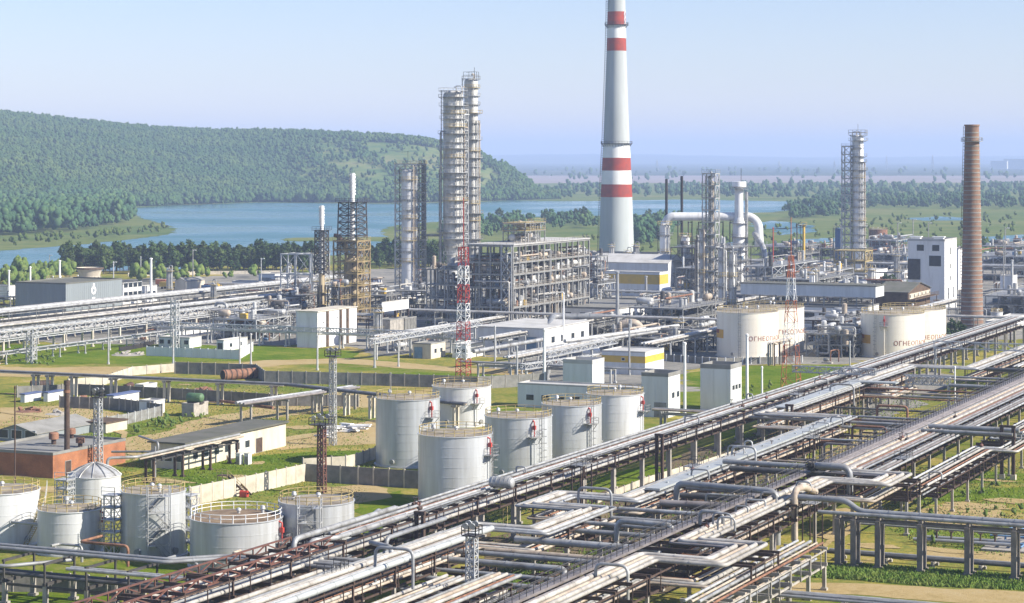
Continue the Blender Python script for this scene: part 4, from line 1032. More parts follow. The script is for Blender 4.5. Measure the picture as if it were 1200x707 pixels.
# lattice lamp tower etc are with the masts
# ladders on the racks
def ladder(label, x, y, z1, m='yellow_rail'):
    b = MB()
    for k in (-.35, .35): b.bar((x + k, y, 0), (x + k, y, z1), .1)
    for i in range(int(z1 / .45)): b.bar((x - .35, y, .3 + i * .45), (x + .35, y, .3 + i * .45), .07)
    tag(b.build('ladder', m), label, 'ladder')
ladder('rusty ladder up the tank side rack near the lamp tower', *P(592, 620), 7.6, 'yellow_rail')
ladder('yellowish ladder at the near end of the flat pipe cover', -126.8, 403.5, 8.2)
ladder('yellowish ladder between the tank side rack and the truss bridge', -126, 450, 8.0)
for k, (x, y) in enumerate(((-133, 262), (-133.2, 352), (-126.6, 404))):
    b = MB(); b.box(x - .5, y - .3, 0, x - .1, y + .3, 8.6); b.box(x + .5, y - .3, 0, x + .9, y + .3, 8.6); b.box(x - .6, y - .25, 8.6, x + 1, y + .25, 9.0)
    tag(b.build('steel_stanchion', 'steel_brown'), ['tall rusty twin post at the near end of the tank side rack', 'tall rusty twin post halfway along the tank side rack', 'rusty twin post beside the ladder at the flat pipe cover'][k], 'post')
# hung cylinder above A
t = thing('small_vessel', 'silver ribbed cylinder lying on the tank side rack by the nearest tank', 'vessel', P(588, 568, 9)+(8.6,)); x, y = P(588, 568, 9)
b = MB(); b.drum((x - 1.6, y, 9.3), (x + 1.6, y, 9.3), .8); 
for k in range(5): b.tube([(x - 1.3 + k * .65, y, 9.3), (x - 1.22 + k * .65, y, 9.3)], .85, 14)
b.build('shell', 'alu', t); b = MB(); b.box(x - 1.2, y - .5, 8.5, x - .9, y + .5, 8.7); b.box(x + .9, y - .5, 8.5, x + 1.2, y + .5, 8.7); b.build('saddle', 'steel_brown', t)
# extra low lines and small loops among the racks
deck('second bed of the near corner between racks', [(-118.6, 190), (-118.6, 244)], 4.4, [(.3, WH), (.2, BE), (.26, AL), (.3, WH)], 'the tank side', .3)
rack_y('brown low rack next to the lamp tower', -120.6, -116.6, seq(193, 242, 9.5), 4.4, None, 'concrete', 'steel_brown')
deck('third bed of the near corner between racks', [(-111, 190), (-111, 242)], 5.6, [(.24, AL), (.3, BE), (.3, WH), (.2, RU), (.3, AL)], 'the tank side', .3)
rack_y('brown middle rack between the lamp tower and the walkway', -113.2, -108.8, seq(193, 240, 9), 3.6, 5.6, 'concrete', 'steel_brown')
deck('lower bed of the near corner between racks', [(-111, 190), (-111, 242)], 3.6, [(.24, BE), (.3, WH), (.3, GY)], 'the tank side', .4)
rl = random.Random(19)
for k in range(22):
    x, y = ((-95.3 + rl.uniform(-2, 2), rl.uniform(268, 316)) if k < 6 else (-137 + rl.uniform(-2, 2), rl.uniform(260, 480)) if k < 12 else (-84.5 + rl.uniform(-2, 2), rl.uniform(338, 470)) if k < 17 else (-115.5 + rl.uniform(-2, 2), rl.uniform(300, 395)))
    z = 8.2 if k < 12 else 6 if k < 17 else 7.6; w = rl.uniform(1.2, 3); hh = rl.uniform(.7, 1.8)
    nm = 'walkway rack' if k < 6 else 'tank side rack' if k < 12 else 'outer rack' if k < 17 else 'meandering rack'
    pipe([(x, y, z), (x, y, z + hh), (x + w, y, z + hh), (x + w, y, z)], .14, rl.choice([AL, GY, AB]), f'small upright pipe loop standing on the {nm}', f'small upright loops on the {nm}', flange=False, n=6, name='vent_loop')
# ---------------------------------------------------------------- buildings
def bld(label, xc, yc, xl, xr, ytop, wall='plaster_white', roof='roof_grey', name='building', cat='building', parapet=.35, over=0, gable=None, group=None,
        winF=(), winR=(), doorF=(), doorR=(), band=None, z0=0, ribs=0, wallR=None):
    """near corner of the plan at pixel (xc,yc); the near face runs to xl, the sunny face to xr"""
    x1, y0 = P(xc, yc, z0); x0 = v_at(xl, y0); y1 = u_at(xr, x1); h = z_at(ytop, x1, y0)
    t = thing(name, label, cat, ((x0 + x1) / 2, (y0 + y1) / 2, z0), group); FOOT.append((x0, x1, y0, y1))
    b = MB()
    if gable:      # ridge along the given axis
        rise = gable[1]; b.box(x0, y0, z0, x1, y1, h - .01)
        if gable[0] == 'y':
            xm = (x0 + x1) / 2
            for y in (y0, y1): b.face([(x0, y, h), (x1, y, h), (xm, y, h + rise)] if y == y0 else [(x1, y, h), (x0, y, h), (xm, y, h + rise)])
        else:
            ym = (y0 + y1) / 2
            for x in (x0, x1): b.face([(x, y0, h), (x, y1, h), (x, ym, h + rise)] if x == x1 else [(x, y1, h), (x, y0, h), (x, ym, h + rise)])
        b.build('wall', wall, t); r = MB(); e = max(over, .25); th = .18
        if gable[0] == 'y':
            k = rise / (xm - x0)
            for a, c in ((x0 - e, xm), (x1 + e, xm)):
                r.hexa([(a, y0 - e, h - k * e + .02), (a, y1 + e, h - k * e + .02), (c, y1 + e, h + rise + .02), (c, y0 - e, h + rise + .02)],
                       [(a, y0 - e, h - k * e + th), (a, y1 + e, h - k * e + th), (c, y1 + e, h + rise + th), (c, y0 - e, h + rise + th)])
        else:
            k = rise / (ym - y0)
            for a, c in ((y0 - e, ym), (y1 + e, ym)):
                r.hexa([(x0 - e, a, h - k * e + .02), (x1 + e, a, h - k * e + .02), (x1 + e, c, h + rise + .02), (x0 - e, c, h + rise + .02)],
                       [(x0 - e, a, h - k * e + th), (x1 + e, a, h - k * e + th), (x1 + e, c, h + rise + th), (x0 - e, c, h + rise + th)])
        r.build('roof', roof, t)
    else:
        b.box(x0, y0, z0, x1, y1, h)
        if ribs:
            n = int((x1 - x0) / ribs)
            for i in range(n + 1): b.box(x0 + i * ribs - .05, y0 - .06, z0, x0 + i * ribs + .05, y0 - .001, h)
            n = int((y1 - y0) / ribs)
            for i in range(n + 1): b.box(x1 + .001, y0 + i * ribs - .05, z0, x1 + .06, y0 + i * ribs + .05, h)
        b.build('wall', wall, t); r = MB()
        if over:
            r.box(x0 - over, y0 - over, h, x1 + over, y1 + over, h + .28)
        else:
            r.box(x0 + .2, y0 + .2, h, x1 - .2, y1 - .2, h + .05)
            for q in ((x0 - .06, y0 - .06, x1 + .06, y0 + .19), (x0 - .06, y1 - .19, x1 + .06, y1 + .06), (x0 - .06, y0 + .2, x0 + .19, y1 - .2), (x1 - .19, y0 + .2, x1 + .06, y1 - .2)):
                r.box(q[0], q[1], h, q[2], q[3], h + parapet)
        r.build('roof', roof, t)
    def opening(face, s, z, w, hh, nm, m, fr='white_paint'):
        f = MB(); g = MB()
        if face == 'F':
            x = x0 + (x1 - x0) * s; f.box(x - w / 2 - .1, y0 - .06, z - .1, x + w / 2 + .1, y0 - .002, z + hh + .1); g.box(x - w / 2, y0 - .08, z, x + w / 2, y0 - .062, z + hh)
        else:
            y = y0 + (y1 - y0) * s; f.box(x1 + .002, y - w / 2 - .1, z - .1, x1 + .06, y + w / 2 + .1, z + hh + .1); g.box(x1 + .062, y - w / 2, z, x1 + .08, y + w / 2, z + hh)
        o = f.build(nm, fr, t); g.build('pane' if nm == 'window' else 'leaf', m, o)
    for (s, z, w, hh) in winF: opening('F', s, z0 + z, w, hh, 'window', 'glass_dark')
    for (s, z, w, hh) in winR: opening('R', s, z0 + z, w, hh, 'window', 'glass_dark')
    for (s, w, hh, m) in doorF: opening('F', s, z0 + .12, w, hh, 'door', m, 'steel_grey')
    for (s, w, hh, m) in doorR: opening('R', s, z0 + .12, w, hh, 'door', m, 'steel_grey')
    if band:
        za, zb, m = band; q = MB()
        q.box(x0, y0 - .05, h - zb, x1 + .05, y0 - .002, h - za); q.box(x1 + .002, y0 - .002, h - zb, x1 + .05, y1, h - za); q.build('painted_band', m, t)
    return t, (x0, x1, y0, y1, z0, h)
def row(n, z, w, h, a=.1, c=.9): return [(a + (c - a) * i / max(1, n - 1), z, w, h) for i in range(n)]

# --- left yard
t, q = bld('long grey clad hall with dark shaded end wall and white emblem', 77, 374, 18, 143, 333.5, 'clad_grey', 'roof_felt', ribs=1.2, parapet=.5)
b = MB(); e = MB()
ye = u_at(109.5, q[1]); ze = z_at(343, q[1], ye)
b.tube([(q[1] + .07, ye, ze + .8), (q[1] + .12, ye, ze + .8)], 1.45, 20); b.build('emblem', 'white_paint', t)
e.box(q[1] + .07, ye - .8, ze - 3.4, q[1] + .12, ye + .8, ze - 1.6); e.box(q[1] + .07, ye - .5, ze + 2.2, q[1] + .12, ye + .5, ze + 3.2); e.build('emblem', 'white_paint', t)
f = MB(); f.tube([(q[1] + .122, ye, ze + .8), (q[1] + .15, ye, ze + .8)], .7, 14); f.build('emblem', 'clad_grey', t)
b = MB(); y_ = u_at(100, q[1]); b.lathe(q[1] + 3.5, y_, [(3.4, 0), (3.4, 2.2), (.01, 2.7)], 20); tag(b.build('round_pit', 'roof_felt'), 'low dark round cover in front of the grey clad hall', 'pit cover')
# cooling tower
x, y = P(105, 340); t = thing('cooling_tower', 'beige flared cooling tower rising behind the grey clad hall', 'cooling tower', (x, y, 0))
b = MB(); s = ppm(x, y); zt = z_at(313.5, x, y); b.lathe(x, y, [(12.5 / s, 0), (12.2 / s, zt * .62), (13.5 / s, zt * .8), (16 / s, zt), (15.4 / s, zt), (13 / s, zt * .8)], 28); b.build('shell', 'plaster', t)
b = MB()
for k in range(14): a = 2 * PI * k / 14; b.bar((x + 13 / s * math.cos(a), y + 13 / s * math.sin(a), 0), (x + 13.0 / s * math.cos(a), y + 13.0 / s * math.sin(a), zt * .6), .3)
b.build('ribs', 'concrete', t); b = MB(); b.lathe(x, y, [(16.3 / s, zt - .7), (16.3 / s, zt), (15.3 / s, zt)], 28); b.build('rim', 'wood_old', t)
bld('white annexe with dark windows at the far end of the grey clad hall', 144, 357, 141, 166, 334, 'plaster_white', 'roof_pale', winR=row(4, 2.2, 2.6, 2.4, .15, .9) + row(4, 6.2, 2.6, 1.8, .15, .9))
bld('small white block with a grey doorway beyond the grey hall annexe', 170, 354, 161, 184, 336.5, 'plaster_white', 'roof_pale', doorF=[(.5, 2.4, 3.4, 'steel_grey')], winR=row(2, 2.4, 2, 1.6, .3, .75))
bld('white shed cut by the edge of view beside the grey clad hall', 8, 352, -30, 18, 336, 'plaster_white', 'roof_pale')
bld('long grey roofed shed with beige end wall near the lake bank', 218, 342, 205, 240, 330, 'plaster', 'roof_grey', gable=('y', 1.2))
bld('flat white shed near the lake bank by the coloured containers', 303, 340, 272, 312, 331, 'plaster_white', 'roof_pale', winF=row(3, 1.2, 2, 1.4))
bld('grey shed with pale gate by the white open steelwork', 322, 338, 303, 336, 322, 'clad_white', 'roof_pale', doorF=[(.5, 4.5, 4.2, 'steel_grey')])
bld('white bus shelter like hut between lake bank and near pipe bundle', 288, 345, 265, 292, 336, 'plaster_white', 'roof_pale')
for lab, xc, yc, xl, xr, yt, m in (('dark red freight container near the lake bank', 248, 341, 239, 251, 333.5, 'red_paint'), ('yellow freight container near the lake bank', 255, 339, 249, 260, 332.5, 'yellow_paint')):
    bld(lab, xc, yc, xl, xr, yt, m, m, name='freight_container', cat='container', parapet=.08, ribs=.6)
def truck(label, px, py, m, L=8):
    x, y = P(px, py); t = thing('truck', label, 'truck', (x, y, 0)); b = MB(); b.box(x - L / 2, y - 1.2, 1.0, x + L * .2, y + 1.2, 3.0); b.build('body', m, t)
    b = MB(); b.hexa([(x + L * .23, y - 1.15, .8), (x + L * .5, y - 1.15, .8), (x + L * .5, y + 1.15, .8), (x + L * .23, y + 1.15, .8)], [(x + L * .23, y - 1.1, 2.9), (x + L * .4, y - 1.1, 2.9), (x + L * .4, y + 1.1, 2.9), (x + L * .23, y + 1.1, 2.9)]); b.build('cab', m, t)
    for dx in (-.35, -.15, .35):
        for dy in (-1.05, 1.05): b = MB(); b.tube([(x + dx * L, y + dy - .18, .5), (x + dx * L, y + dy + .18, .5)], .5, 12); b.build('wheel', 'black_soot', t)
truck('yellow heavy truck parked beside the grey roofed shed', 199, 339, 'yellow_paint', 9); truck('blue truck parked by the coloured containers', 246, 343, 'blue_paint', 7)
truck('orange truck parked in the yard behind the yellow truck', 192, 336, 'orange_paint', 7)
# long low wall
def fence(label, pts, h, m='concrete_dark', step=3.0, post='concrete', cat='fence', name='fence', th=.14):
    q = [P(*p) for p in pts]; t = thing(name, label, cat, (*q[0], 0)); n_tot = 0
    pm = None; nposts = 0
    def post_at(x, y):
        nonlocal pm, nposts
        nposts += 1
        if pm is None: c = MB(); c.cbox(q[0][0], q[0][1], 0, .26, .26, h + .2); pm = c.build('post', post, t).data
        else: o = bpy.data.objects.new('post', pm); COL.objects.link(o); o.parent = t; 
        if nposts > 1: o.location = (x - q[0][0], y - q[0][1], 0)
    for a, e in zip(q, q[1:]):
        L = math.hypot(e[0] - a[0], e[1] - a[1]); n = max(1, round(L / step))
        b = MB(); b.bar((a[0], a[1], h / 2), (e[0], e[1], h / 2), th, h); b.build('panel', m, t)
        for i in range(n): post_at(a[0] + (e[0] - a[0]) * i / n, a[1] + (e[1] - a[1]) * i / n)
    post_at(*q[-1]); return t
fence('low beige wall along the near lake bank', [(150, 324), (230, 322), (330, 321)], 1.6, 'concrete_pale', 6, cat='wall')
fence('pale blue corrugated fence round the low white workshop', [(172, 417), (280, 421.5), (296, 412)], 2.6, 'clad_pale', 2.5, 'clad_pale')
bld('long low white workshop behind the pale blue fence', 210, 396, 184, 256, 386, 'plaster_white', 'roof_pale', parapet=.2)
bld('white hut inside the pale blue fence', 262, 412, 254, 290, 400, 'clad_white', 'roof_pale', doorF=[(.5, 1.5, 2.2, 'glass_dark')], winR=row(2, 1, 1.4, 1.1, .3, .7))
bld('grey hut inside the pale blue fence next to the workshop', 222, 408, 186, 236, 397, 'clad_white', 'roof_pale', winF=row(4, 1, 1.5, 1.2))
fence('dark stone heap wall beside the pale blue fence', [(140, 412), (165, 408), (180, 404)], 1.2, 'black_soot', 4, 'black_soot', 'wall')
# yard fences
fence('dark grey plank fence in front of the blue roofed sheds', [(70, 478), (140, 481), (190, 488)], 2.6, 'concrete_dark', 2.4)
fence('long dark grey concrete fence behind the blue roofed sheds', [(20, 466), (90, 463), (200, 468), (330, 476), (420, 477)], 2.6, 'concrete_dark', 3.5)
fence('grey concrete fence beyond the rusty cylinder', [(205, 438), (300, 441), (310, 449), (440, 452), (560, 456), (640, 452)], 3.0, 'concrete_dark', 3.6)
fence('beige wall with dark post by the rusty cylinder', [(80, 455), (120, 452), (155, 440), (205, 436)], 2.2, 'concrete_pale', 4.0, cat='wall')
fence('thin wire fence running along the dirt yard', [(100, 505), (150, 497), (188, 488)], 2.2, 'steel_grey', 3.0, 'galvanised', th=.03)
fence('beige concrete panel fence by the rusty lamp mast', [(222, 593), (300, 577), (358, 564)], 3.0, 'concrete_pale', 3.0, 'concrete_pale')
fence('grey concrete panel fence running up to the central tanks', [(358, 564), (420, 568), (492, 573)], 3.0, 'concrete_dark', 3.2, 'concrete_pale')
fence('short beige wall with a dark gap behind the grey panel fence', [(355, 552), (405, 549), (418, 546), (440, 538)], 2.2, 'concrete_pale', 3.0)
fence('low grey wall beyond the tank with landings', [(415, 622), (470, 612), (500, 604)], 1.8, 'concrete_dark', 3.2)
fence('dark grey fence at the near corner behind the cross rack', [(-30, 694), (60, 694), (170, 702)], 2.4, 'concrete_dark', 2.6, 'concrete')
fence('pale mesh fence beside the cream tanks', [(985, 440), (1060, 428), (1110, 420)], 2.0, 'clad_pale', 3.0, 'galvanised', th=.03)
fence('low pale wall below the cabins behind the tank side rack', [(700, 590), (760, 566), (830, 545), (860, 535)], 1.1, 'concrete_pale', 4.0)
fence('white fence posts before the first cream tanks', [(735, 422), (790, 424), (840, 428), (940, 425)], 1.8, 'concrete_dark', 2.4, 'white_paint', th=.05)
fence('beige low wall between the silver tanks and grey long cabin', [(595, 498), (640, 492), (660, 487)], 2.0, 'concrete_pale', 3.0)
# sheds
for lab, a in (('small white shed with blue roof at the yard edge', (29, 472, 24, 48, 463)), ('white shed with blue roof and grey side', (56, 471, 51, 74, 461)), ('longer white shed with blue roof beside the plank fence', (133, 476, 125, 163, 464.5))):
    bld(lab, *a, wall='clad_white', roof='blue_roof', over=.2, name='shed')
bld('plain white shed next to the longest blue roofed shed', 180, 486, 163, 193, 471.5, 'clad_white', 'roof_pale', name='shed')
bld('low white hut with mixed rubbish behind the long fence', 168, 458, 158, 184, 452.5, 'clad_white', 'roof_pale', name='shed')
t, q = bld('grey concrete block with a green machine on top', 227, 489, 213, 244, 475, 'concrete', 'concrete')
x, y = (q[0] + q[1]) / 2, (q[2] + q[3]) / 2
t = thing('generator', 'green machine lying on the grey concrete block', 'machine', (x, y, q[5])); b = MB(); b.drum((x - 1.6, y, q[5] + 1.3), (x + 1.6, y, q[5] + 1.3), 1.0); b.build('drum', 'green_paint', t); b = MB(); b.box(x - 1.9, y - .7, q[5] + .06, x + 1.9, y + .7, q[5] + .4); b.build('base', 'steel_dark', t)
bld('grey gabled warehouse with bluish glazed end wall', 43, 519, -6, 112, 509, 'clad_grey', 'roof_grey', gable=('y', 1.5), winF=row(3, .6, 2.4, 1.6, .2, .85), name='warehouse')
bld('brown plank outhouse with pale end wall beside the warehouse', 124, 508, 96, 149, 497, 'plaster', 'wood_old', over=.2)
t, q = bld('orange brick boiler house with flat grey roof', 62, 561, -30, 147, 534, 'orange_brick' if 'orange_brick' in M else 'plaster', 'roof_grey', parapet=.5, doorR=[(.2, 1.6, 2.4, 'steel_brown')])
BRK = q
def mushroom(label, px, py, r, h):
    z = q[5]; x, y = P(px, py, z); t = thing('roof_ventilator', label, 'ventilator', (x, y, z)); b = MB()
    b.lathe(x, y, [(r * .5, z), (r * .5, z + h * .5)], 12); b.build('duct', 'steel_brown', t); b = MB(); b.lathe(x, y, [(r * .75, z + h * .42), (r, z + h * .45), (r, z + h * .9), (r * .8, z + h), (.01, z + h * 1.02)], 14); b.build('cowl', 'rust_pipe', t)
mushroom('rusty round ventilator on the brick boiler house nearest the thin dark post', 63, 521, .9, 2.2); mushroom('rusty round ventilator behind the tall dark stack', 84, 514, .75, 1.9); mushroom('low rusty ventilator beside the lattice mast on the brick boiler house', 94, 524, .8, 1.7)
t, q = bld('long beige building with dark flat roof and open lean to', 216, 551, 177, 335, 521, 'plaster', 'roof_felt', over=.5, winR=row(6, 1.5, 1.6, 1.3, .1, .6), doorR=[(.72, 2.2, 2.6, 'steel_brown')], winF=row(3, 1.4, 1.5, 1.3, .25, .8))
bld('black metal box beside the end of the long beige building', 300, 529, 290, 314, 514, 'black_soot', 'black_soot', name='metal_box', cat='box', parapet=.1)
for lab, px, py in (('pale electrical cabinet on the grass near the black box', 279, 545), ('second pale electrical cabinet standing closer to the black box', 289, 545)):
    bld(lab, px + 2, py, px - 3, px + 6, py - 13, 'clad_white', 'roof_pale', name='cabinet', cat='cabinet', parapet=.08, doorF=[(.5, .6, 1.3, 'steel_grey')])
# rusty cylinders
def cylinder(label, px, py, qx, qy, rpx, m='rust_pipe'):
    a = P(px, py); c = P(qx, qy); r = rpx / ppm(*a); t = thing('steel_cylinder', label, 'cylinder', ((a[0] + c[0]) / 2, (a[1] + c[1]) / 2, 0)); b = MB()
    b.tube([(*a, r), (*c, r)], r, 22); b.build('shell', m, t); b = MB(); A_ = Vector((*a, r)); B_ = Vector((*c, r))
    for i in range(7): p = A_ + (B_ - A_) * (i + .3) / 7; d = (B_ - A_).normalized(); b.tube([p - d * .15, p + d * .15], r * 1.05, 22)
    b.build('hoops', 'steel_brown', t); b = MB(); b.tube([A_ - (B_ - A_).normalized() * .03, A_ - (B_ - A_).normalized() * .004], r * .86, 22); b.build('open_end', 'black_soot', t)
cylinder('long rusty banded cylinder lying beyond the pipe trestle', 261, 446, 304, 443, 6.2); cylinder('short dark rusty cylinder lying near the beige wall', 36, 456, 60, 455, 4.8, 'steel_brown'); cylinder('small red rusty tank by the low white hut', 147, 457, 154, 454, 3.2, 'steel_red')
# stairs over the beige fence with red container
t = thing('stile', 'brown steel stairway crossing the beige panel fence', 'stairs', (*P(268, 580), 0)); x, y = P(262, 580); b = MB()
b.box(x - .8, y - .8, 3.2, x + 1.2, y + .8, 3.3); b.bar((x + 1.2, y - .6, 3.2), (x + 5, y - .6, .2), .12, .3); b.bar((x + 1.2, y + .6, 3.2), (x + 5, y + .6, .2), .12, .3)
for i in range(10): f_ = i / 10; b.bar((x + 1.2 + 3.8 * f_, y - .6, 3.2 - 3 * f_), (x + 1.2 + 3.8 * f_, y + .6, 3.2 - 3 * f_), .25, .05)
b.build('flight', 'steel_brown', t); b = MB(); b.rail([(x - .8, y - .8, 3.3), (x + 1.2, y - .8, 3.3)], 1, 1, .06); b.rail([(x + 1.2, y - .6, 3.2), (x + 5, y - .6, .3)], 1, 1.3, .06)
for dx in (-.7, 1.1):
    for dy in (-.7, .7): b.bar((x + dx, y + dy, 0), (x + dx, y + dy, 3.2), .12)
b.build('railing', 'yellow_rail', t)
x, y = P(286, 583); t = thing('fire_box', 'small red box at the foot of the brown stairway', 'box', (x, y, 0)); b = MB(); b.box(x - .7, y - .35, .1, x + .7, y + .35, .8); b.tube([(x - .7, y, .8), (x + .7, y, .8)], .33, 12); b.build('body', 'red_paint', t)
# concrete slabs heap by the light mast, pump pad
for k, (px, py, w) in enumerate(((388, 506, 5), (402, 503, 6), (412, 506, 4), (379, 512, 4))):
    x, y = P(px, py); b = MB()
    for j in range(5): a = R.uniform(-.5, .5); b.bar((x + R.uniform(-2, 0), y + R.uniform(-2, 2), .2 + j * .2), (x + R.uniform(1, w), y + R.uniform(-2, 2), .25 + j * .24), 1.0, .22)
    tag(b.build('concrete_slab_heap', 'plaster_white'), ['heap of pale concrete slabs at the foot of the grey lattice mast', 'largest heap of broken pale concrete posts behind the rusty mast', 'pale concrete rubble heap nearest the trestle corner post', 'small pile of pale slabs on the grass by the trestle'][k], 'slab heap')
x, y = P(450, 625); t = thing('pipe_stack', 'pale pipes stacked flat on the grass beside the widest silver tank', 'pipe stack', (*P(465, 608), 0)); x, y = P(465, 608)
b = MB()
for k in range(6): b.tube([(x - 2 + k * .9, y - 4, .9), (x - 2 + k * .9, y + 4, .9)], .4, 8)
b.build('pipes', 'alu_bright', t); b = MB(); b.box(x - 3, y - 3, 0, x + 3.5, y - 2.6, .5); b.box(x - 3, y + 2.6, 0, x + 3.5, y + 3, .5); b.build('bearers', 'concrete', t)
pipe([(*P(418, 640), 2.2), (*P(444, 617), 2.2)], .55, AL, 'short thick silver pipe lying loose beyond the tank with landings')

# --- centre
bld('grey clad cabin beside the yellow banded store', 694, 455, 660, 708, 427, 'clad_pale', 'roof_pale', parapet=1.0, ribs=3)
bld('long low grey cabin block behind the central silver tanks', 752, 484, 607, 764, 457, 'clad_pale', 'roof_pale', ribs=4, winF=row(5, 1.6, 1.8, 1.2, .1, .6))
bld('white store with a broad yellow band under its roof', 756, 440, 705, 778, 414, 'clad_white', 'roof_pale', band=(.9, 2.6, 'yellow_paint'), winF=[(.5, 3.6, .8, .6)])
bld('grey clad block with white door canopy next to the far silver tank', 783, 490, 752, 797, 442, 'clad_pale', 'roof_grey', parapet=.8, ribs=3, doorF=[(.7, 2.6, 3, 'steel_grey')], winR=row(2, 4, 1.5, 1.2, .4, .8))
bld('separate grey clad block with dark plinth beside the grass', 856, 482, 821, 869, 433, 'clad_pale', 'roof_grey', parapet=1.0, ribs=3, winR=row(3, 4.5, 1.4, 1.0, .25, .8))
bld('white pump house with blue door under the lagged duct', 637, 412, 560, 690, 386, 'plaster_white', 'roof_pale', over=.3, doorF=[(.82, 3.0, 3.8, 'blue_equipment')], winF=[(.3, 2, 3, 1.6), (.55, 2, 3, 1.6)], winR=row(4, 2, 2.4, 1.8, .2, .85))
bld('broad flat roofed building with sunlit white end wall', 726, 379, 636, 787, 363, 'plaster_white', 'roof_grey', parapet=.6, winR=row(6, 1.6, 2.0, 1.6, .1, .9), winF=row(5, 1.6, 2, 1.6, .15, .9))
bld('low white building under the edge of the open process block', 655, 402, 612, 690, 385, 'plaster_white', 'roof_pale', winF=row(3, 1.4, 1.8, 1.4, .2, .8), winR=row(5, 1.4, 1.8, 1.4, .1, .9))
bld('white gabled hall with grey long wall beside the striped chimney', 783, 337, 690, 804, 309, 'clad_white', 'roof_pale', gable=('x', 3.2), winF=row(10, 6.0, 3.0, .9, .1, .9))
bld('yellow and white banded control building in front of the gabled hall', 773, 348, 709, 783, 320, 'clad_white', 'roof_pale', band=(.8, 4.6, 'yellow_paint'), winF=row(6, 1.2, 2.2, 1.4, .1, .9))
bld('long grey roofed building at the foot of the striped chimney', 770, 318, 686, 782, 299, 'clad_grey', 'roof_grey', parapet=.8, winF=row(9, 3, 4, 1.6, .06, .94))
bld('small pale hut on the grey roof side of the striped chimney', 778, 306, 770, 786, 296, 'plaster', 'roof_pale')
t, q = bld('white wall block with brown columns below the flare stacks', 372, 408, 348, 418, 366, 'plaster_white', 'concrete_pale', over=.3, winR=[(.15, 7, .5, .4), (.15, 4, .5, .4), (.5, 8, .5, .4)])
b = MB()
for px in (383, 398.5, 406.5): y_ = u_at(px, q[1]); b = MB(); b.box(q[1] + .01, y_ - .45, 0, q[1] + .5, y_ + .45, q[5] - .02); b.build('brown_column', 'wood_old', t)
bld('small pale block with grey shutter beside the brown columned block', 360, 404, 347, 364, 366, 'clad_white', 'roof_pale', doorF=[(.6, 2.6, 3.6, 'blue_equipment')])
bld('grey panelled shed between brown columned block and long conveyor', 457, 402, 439, 473, 376, 'concrete', 'roof_grey', ribs=2)
bld('second grey panelled shed just before the process columns', 474, 399, 463, 488, 374, 'concrete_dark', 'roof_grey', ribs=2)
t, q = bld('white box cabin raised on steel legs before the process columns', 447.5, 366, 447, 479, 355.5, 'clad_white', 'roof_pale', z0=z_at(366, *P(447.5, 396)))
b = MB()
for x in (q[0] + .3, q[1] - .3):
    for y in (q[2] + .5, (q[2] + q[3]) / 2, q[3] - .5): b.box(x - .15, y - .15, 0, x + .15, y + .15, q[4])
b.build('leg_frame', 'steel_brown', t)
bld('beige brick store with blue door below the conveyor', 505, 421, 484, 522, 404, 'plaster', 'roof_grey', doorF=[(.3, 2.4, 3, 'blue_equipment')], winR=row(2, 1.5, 1.4, 1.2, .3, .7))
bld('small beige kiosk next to the blue doored store', 548, 420, 530, 566, 405, 'plaster_white', 'roof_pale', winF=row(2, 1.4, 1.3, 1.1, .3, .7))
bld('low white flat roofed hut by the striped mast', 570, 398, 540, 596, 386, 'plaster_white', 'roof_pale')

# --- right
t, q = bld('tall white concrete tower block with dark openings', 1107, 364, 1064, 1121, 283, 'plaster_white', 'roof_pale', parapet=.8, winF=[(.34, 21.5, 2.6, 2.2), (.76, 21.5, 2.6, 2.2), (.74, 16.0, 4.4, 3.8)], winR=[(.45, 20, 1.5, 2.6), (.45, 15, 1.5, 1.6), (.45, 10.6, 1.5, 1.6), (.3, 4, 1.4, 4), (.75, 4, 1.4, 4)])
b = MB(); b.box(q[0] - .02, q[2] - .25, 11, q[0] + 4.6, q[2] - .01, 18.5); b.build('recess_frame', 'steel_dark', t)
for k in range(2): b = MB(); xx = q[0] + 2 + k * 8.5; b.box(xx - 1.5, q[2] + 2, q[5] + .06, xx + 2, q[2] + 4, q[5] + 1.3); b.box(xx - 2, q[2] + 1.6, q[5] + 1.3, xx + 2.4, q[2] + 4.4, q[5] + 1.6); b.build('roof_hatch', 'white_paint', t)
bld('white outbuilding seen between the tower block and brick chimney', 1123, 340, 1112, 1128, 293, 'plaster_white', 'roof_pale')
t, q = bld('old dark timber building with gabled roof before the white tower', 1064, 378, 1026, 1090, 343, 'wood_old', 'roof_felt', gable=('x', 2.6), over=.5)
b = MB(); b.box(q[1] + .03, q[2] + 1, q[5] - 3.0, q[1] + .3, q[3] - 1, q[5] - .6); b.build('upper_wall', 'plaster', t)
for i in range(6): b = MB(); y_ = q[2] + 2 + (q[3] - q[2] - 4) * i / 5; b.box(q[1] + .302, y_ - .5, q[5] - 1.9, q[1] + .34, y_ + .5, q[5] - .9); b.build('window', 'glass_dark', t)
b = MB()
for z in (4.5, 7.5): b.box(q[1] + .01, q[2], z, q[1] + 2.4, q[3] + 3, z + .2); b.rail([(q[1] + 2.3, q[2], z + .2), (q[1] + 2.3, q[3] + 3, z + .2)], 1.1, 2, .1)
for y_ in (q[2] + .5, (q[2] + q[3]) / 2, q[3]): b.bar((q[1] + 2.3, y_, 0), (q[1] + 2.3, y_, 7.5), .25)
b.build('balcony', 'wood_old', t)
bld('long blue grey building with dark windows behind the first cream tanks', 1010, 386, 868, 1030, 362, 'clad_pale', 'roof_grey', winF=row(8, 3.4, 3.6, 1.8, .08, .94), parapet=.5)
t, q = bld('raised pale grey covered gallery above the blue grey building', 1026, 349, 868, 1036, 336, 'clad_pale', 'roof_felt', z0=z_at(349, *P(1026, 384)), over=.4, ribs=2)
b = MB()
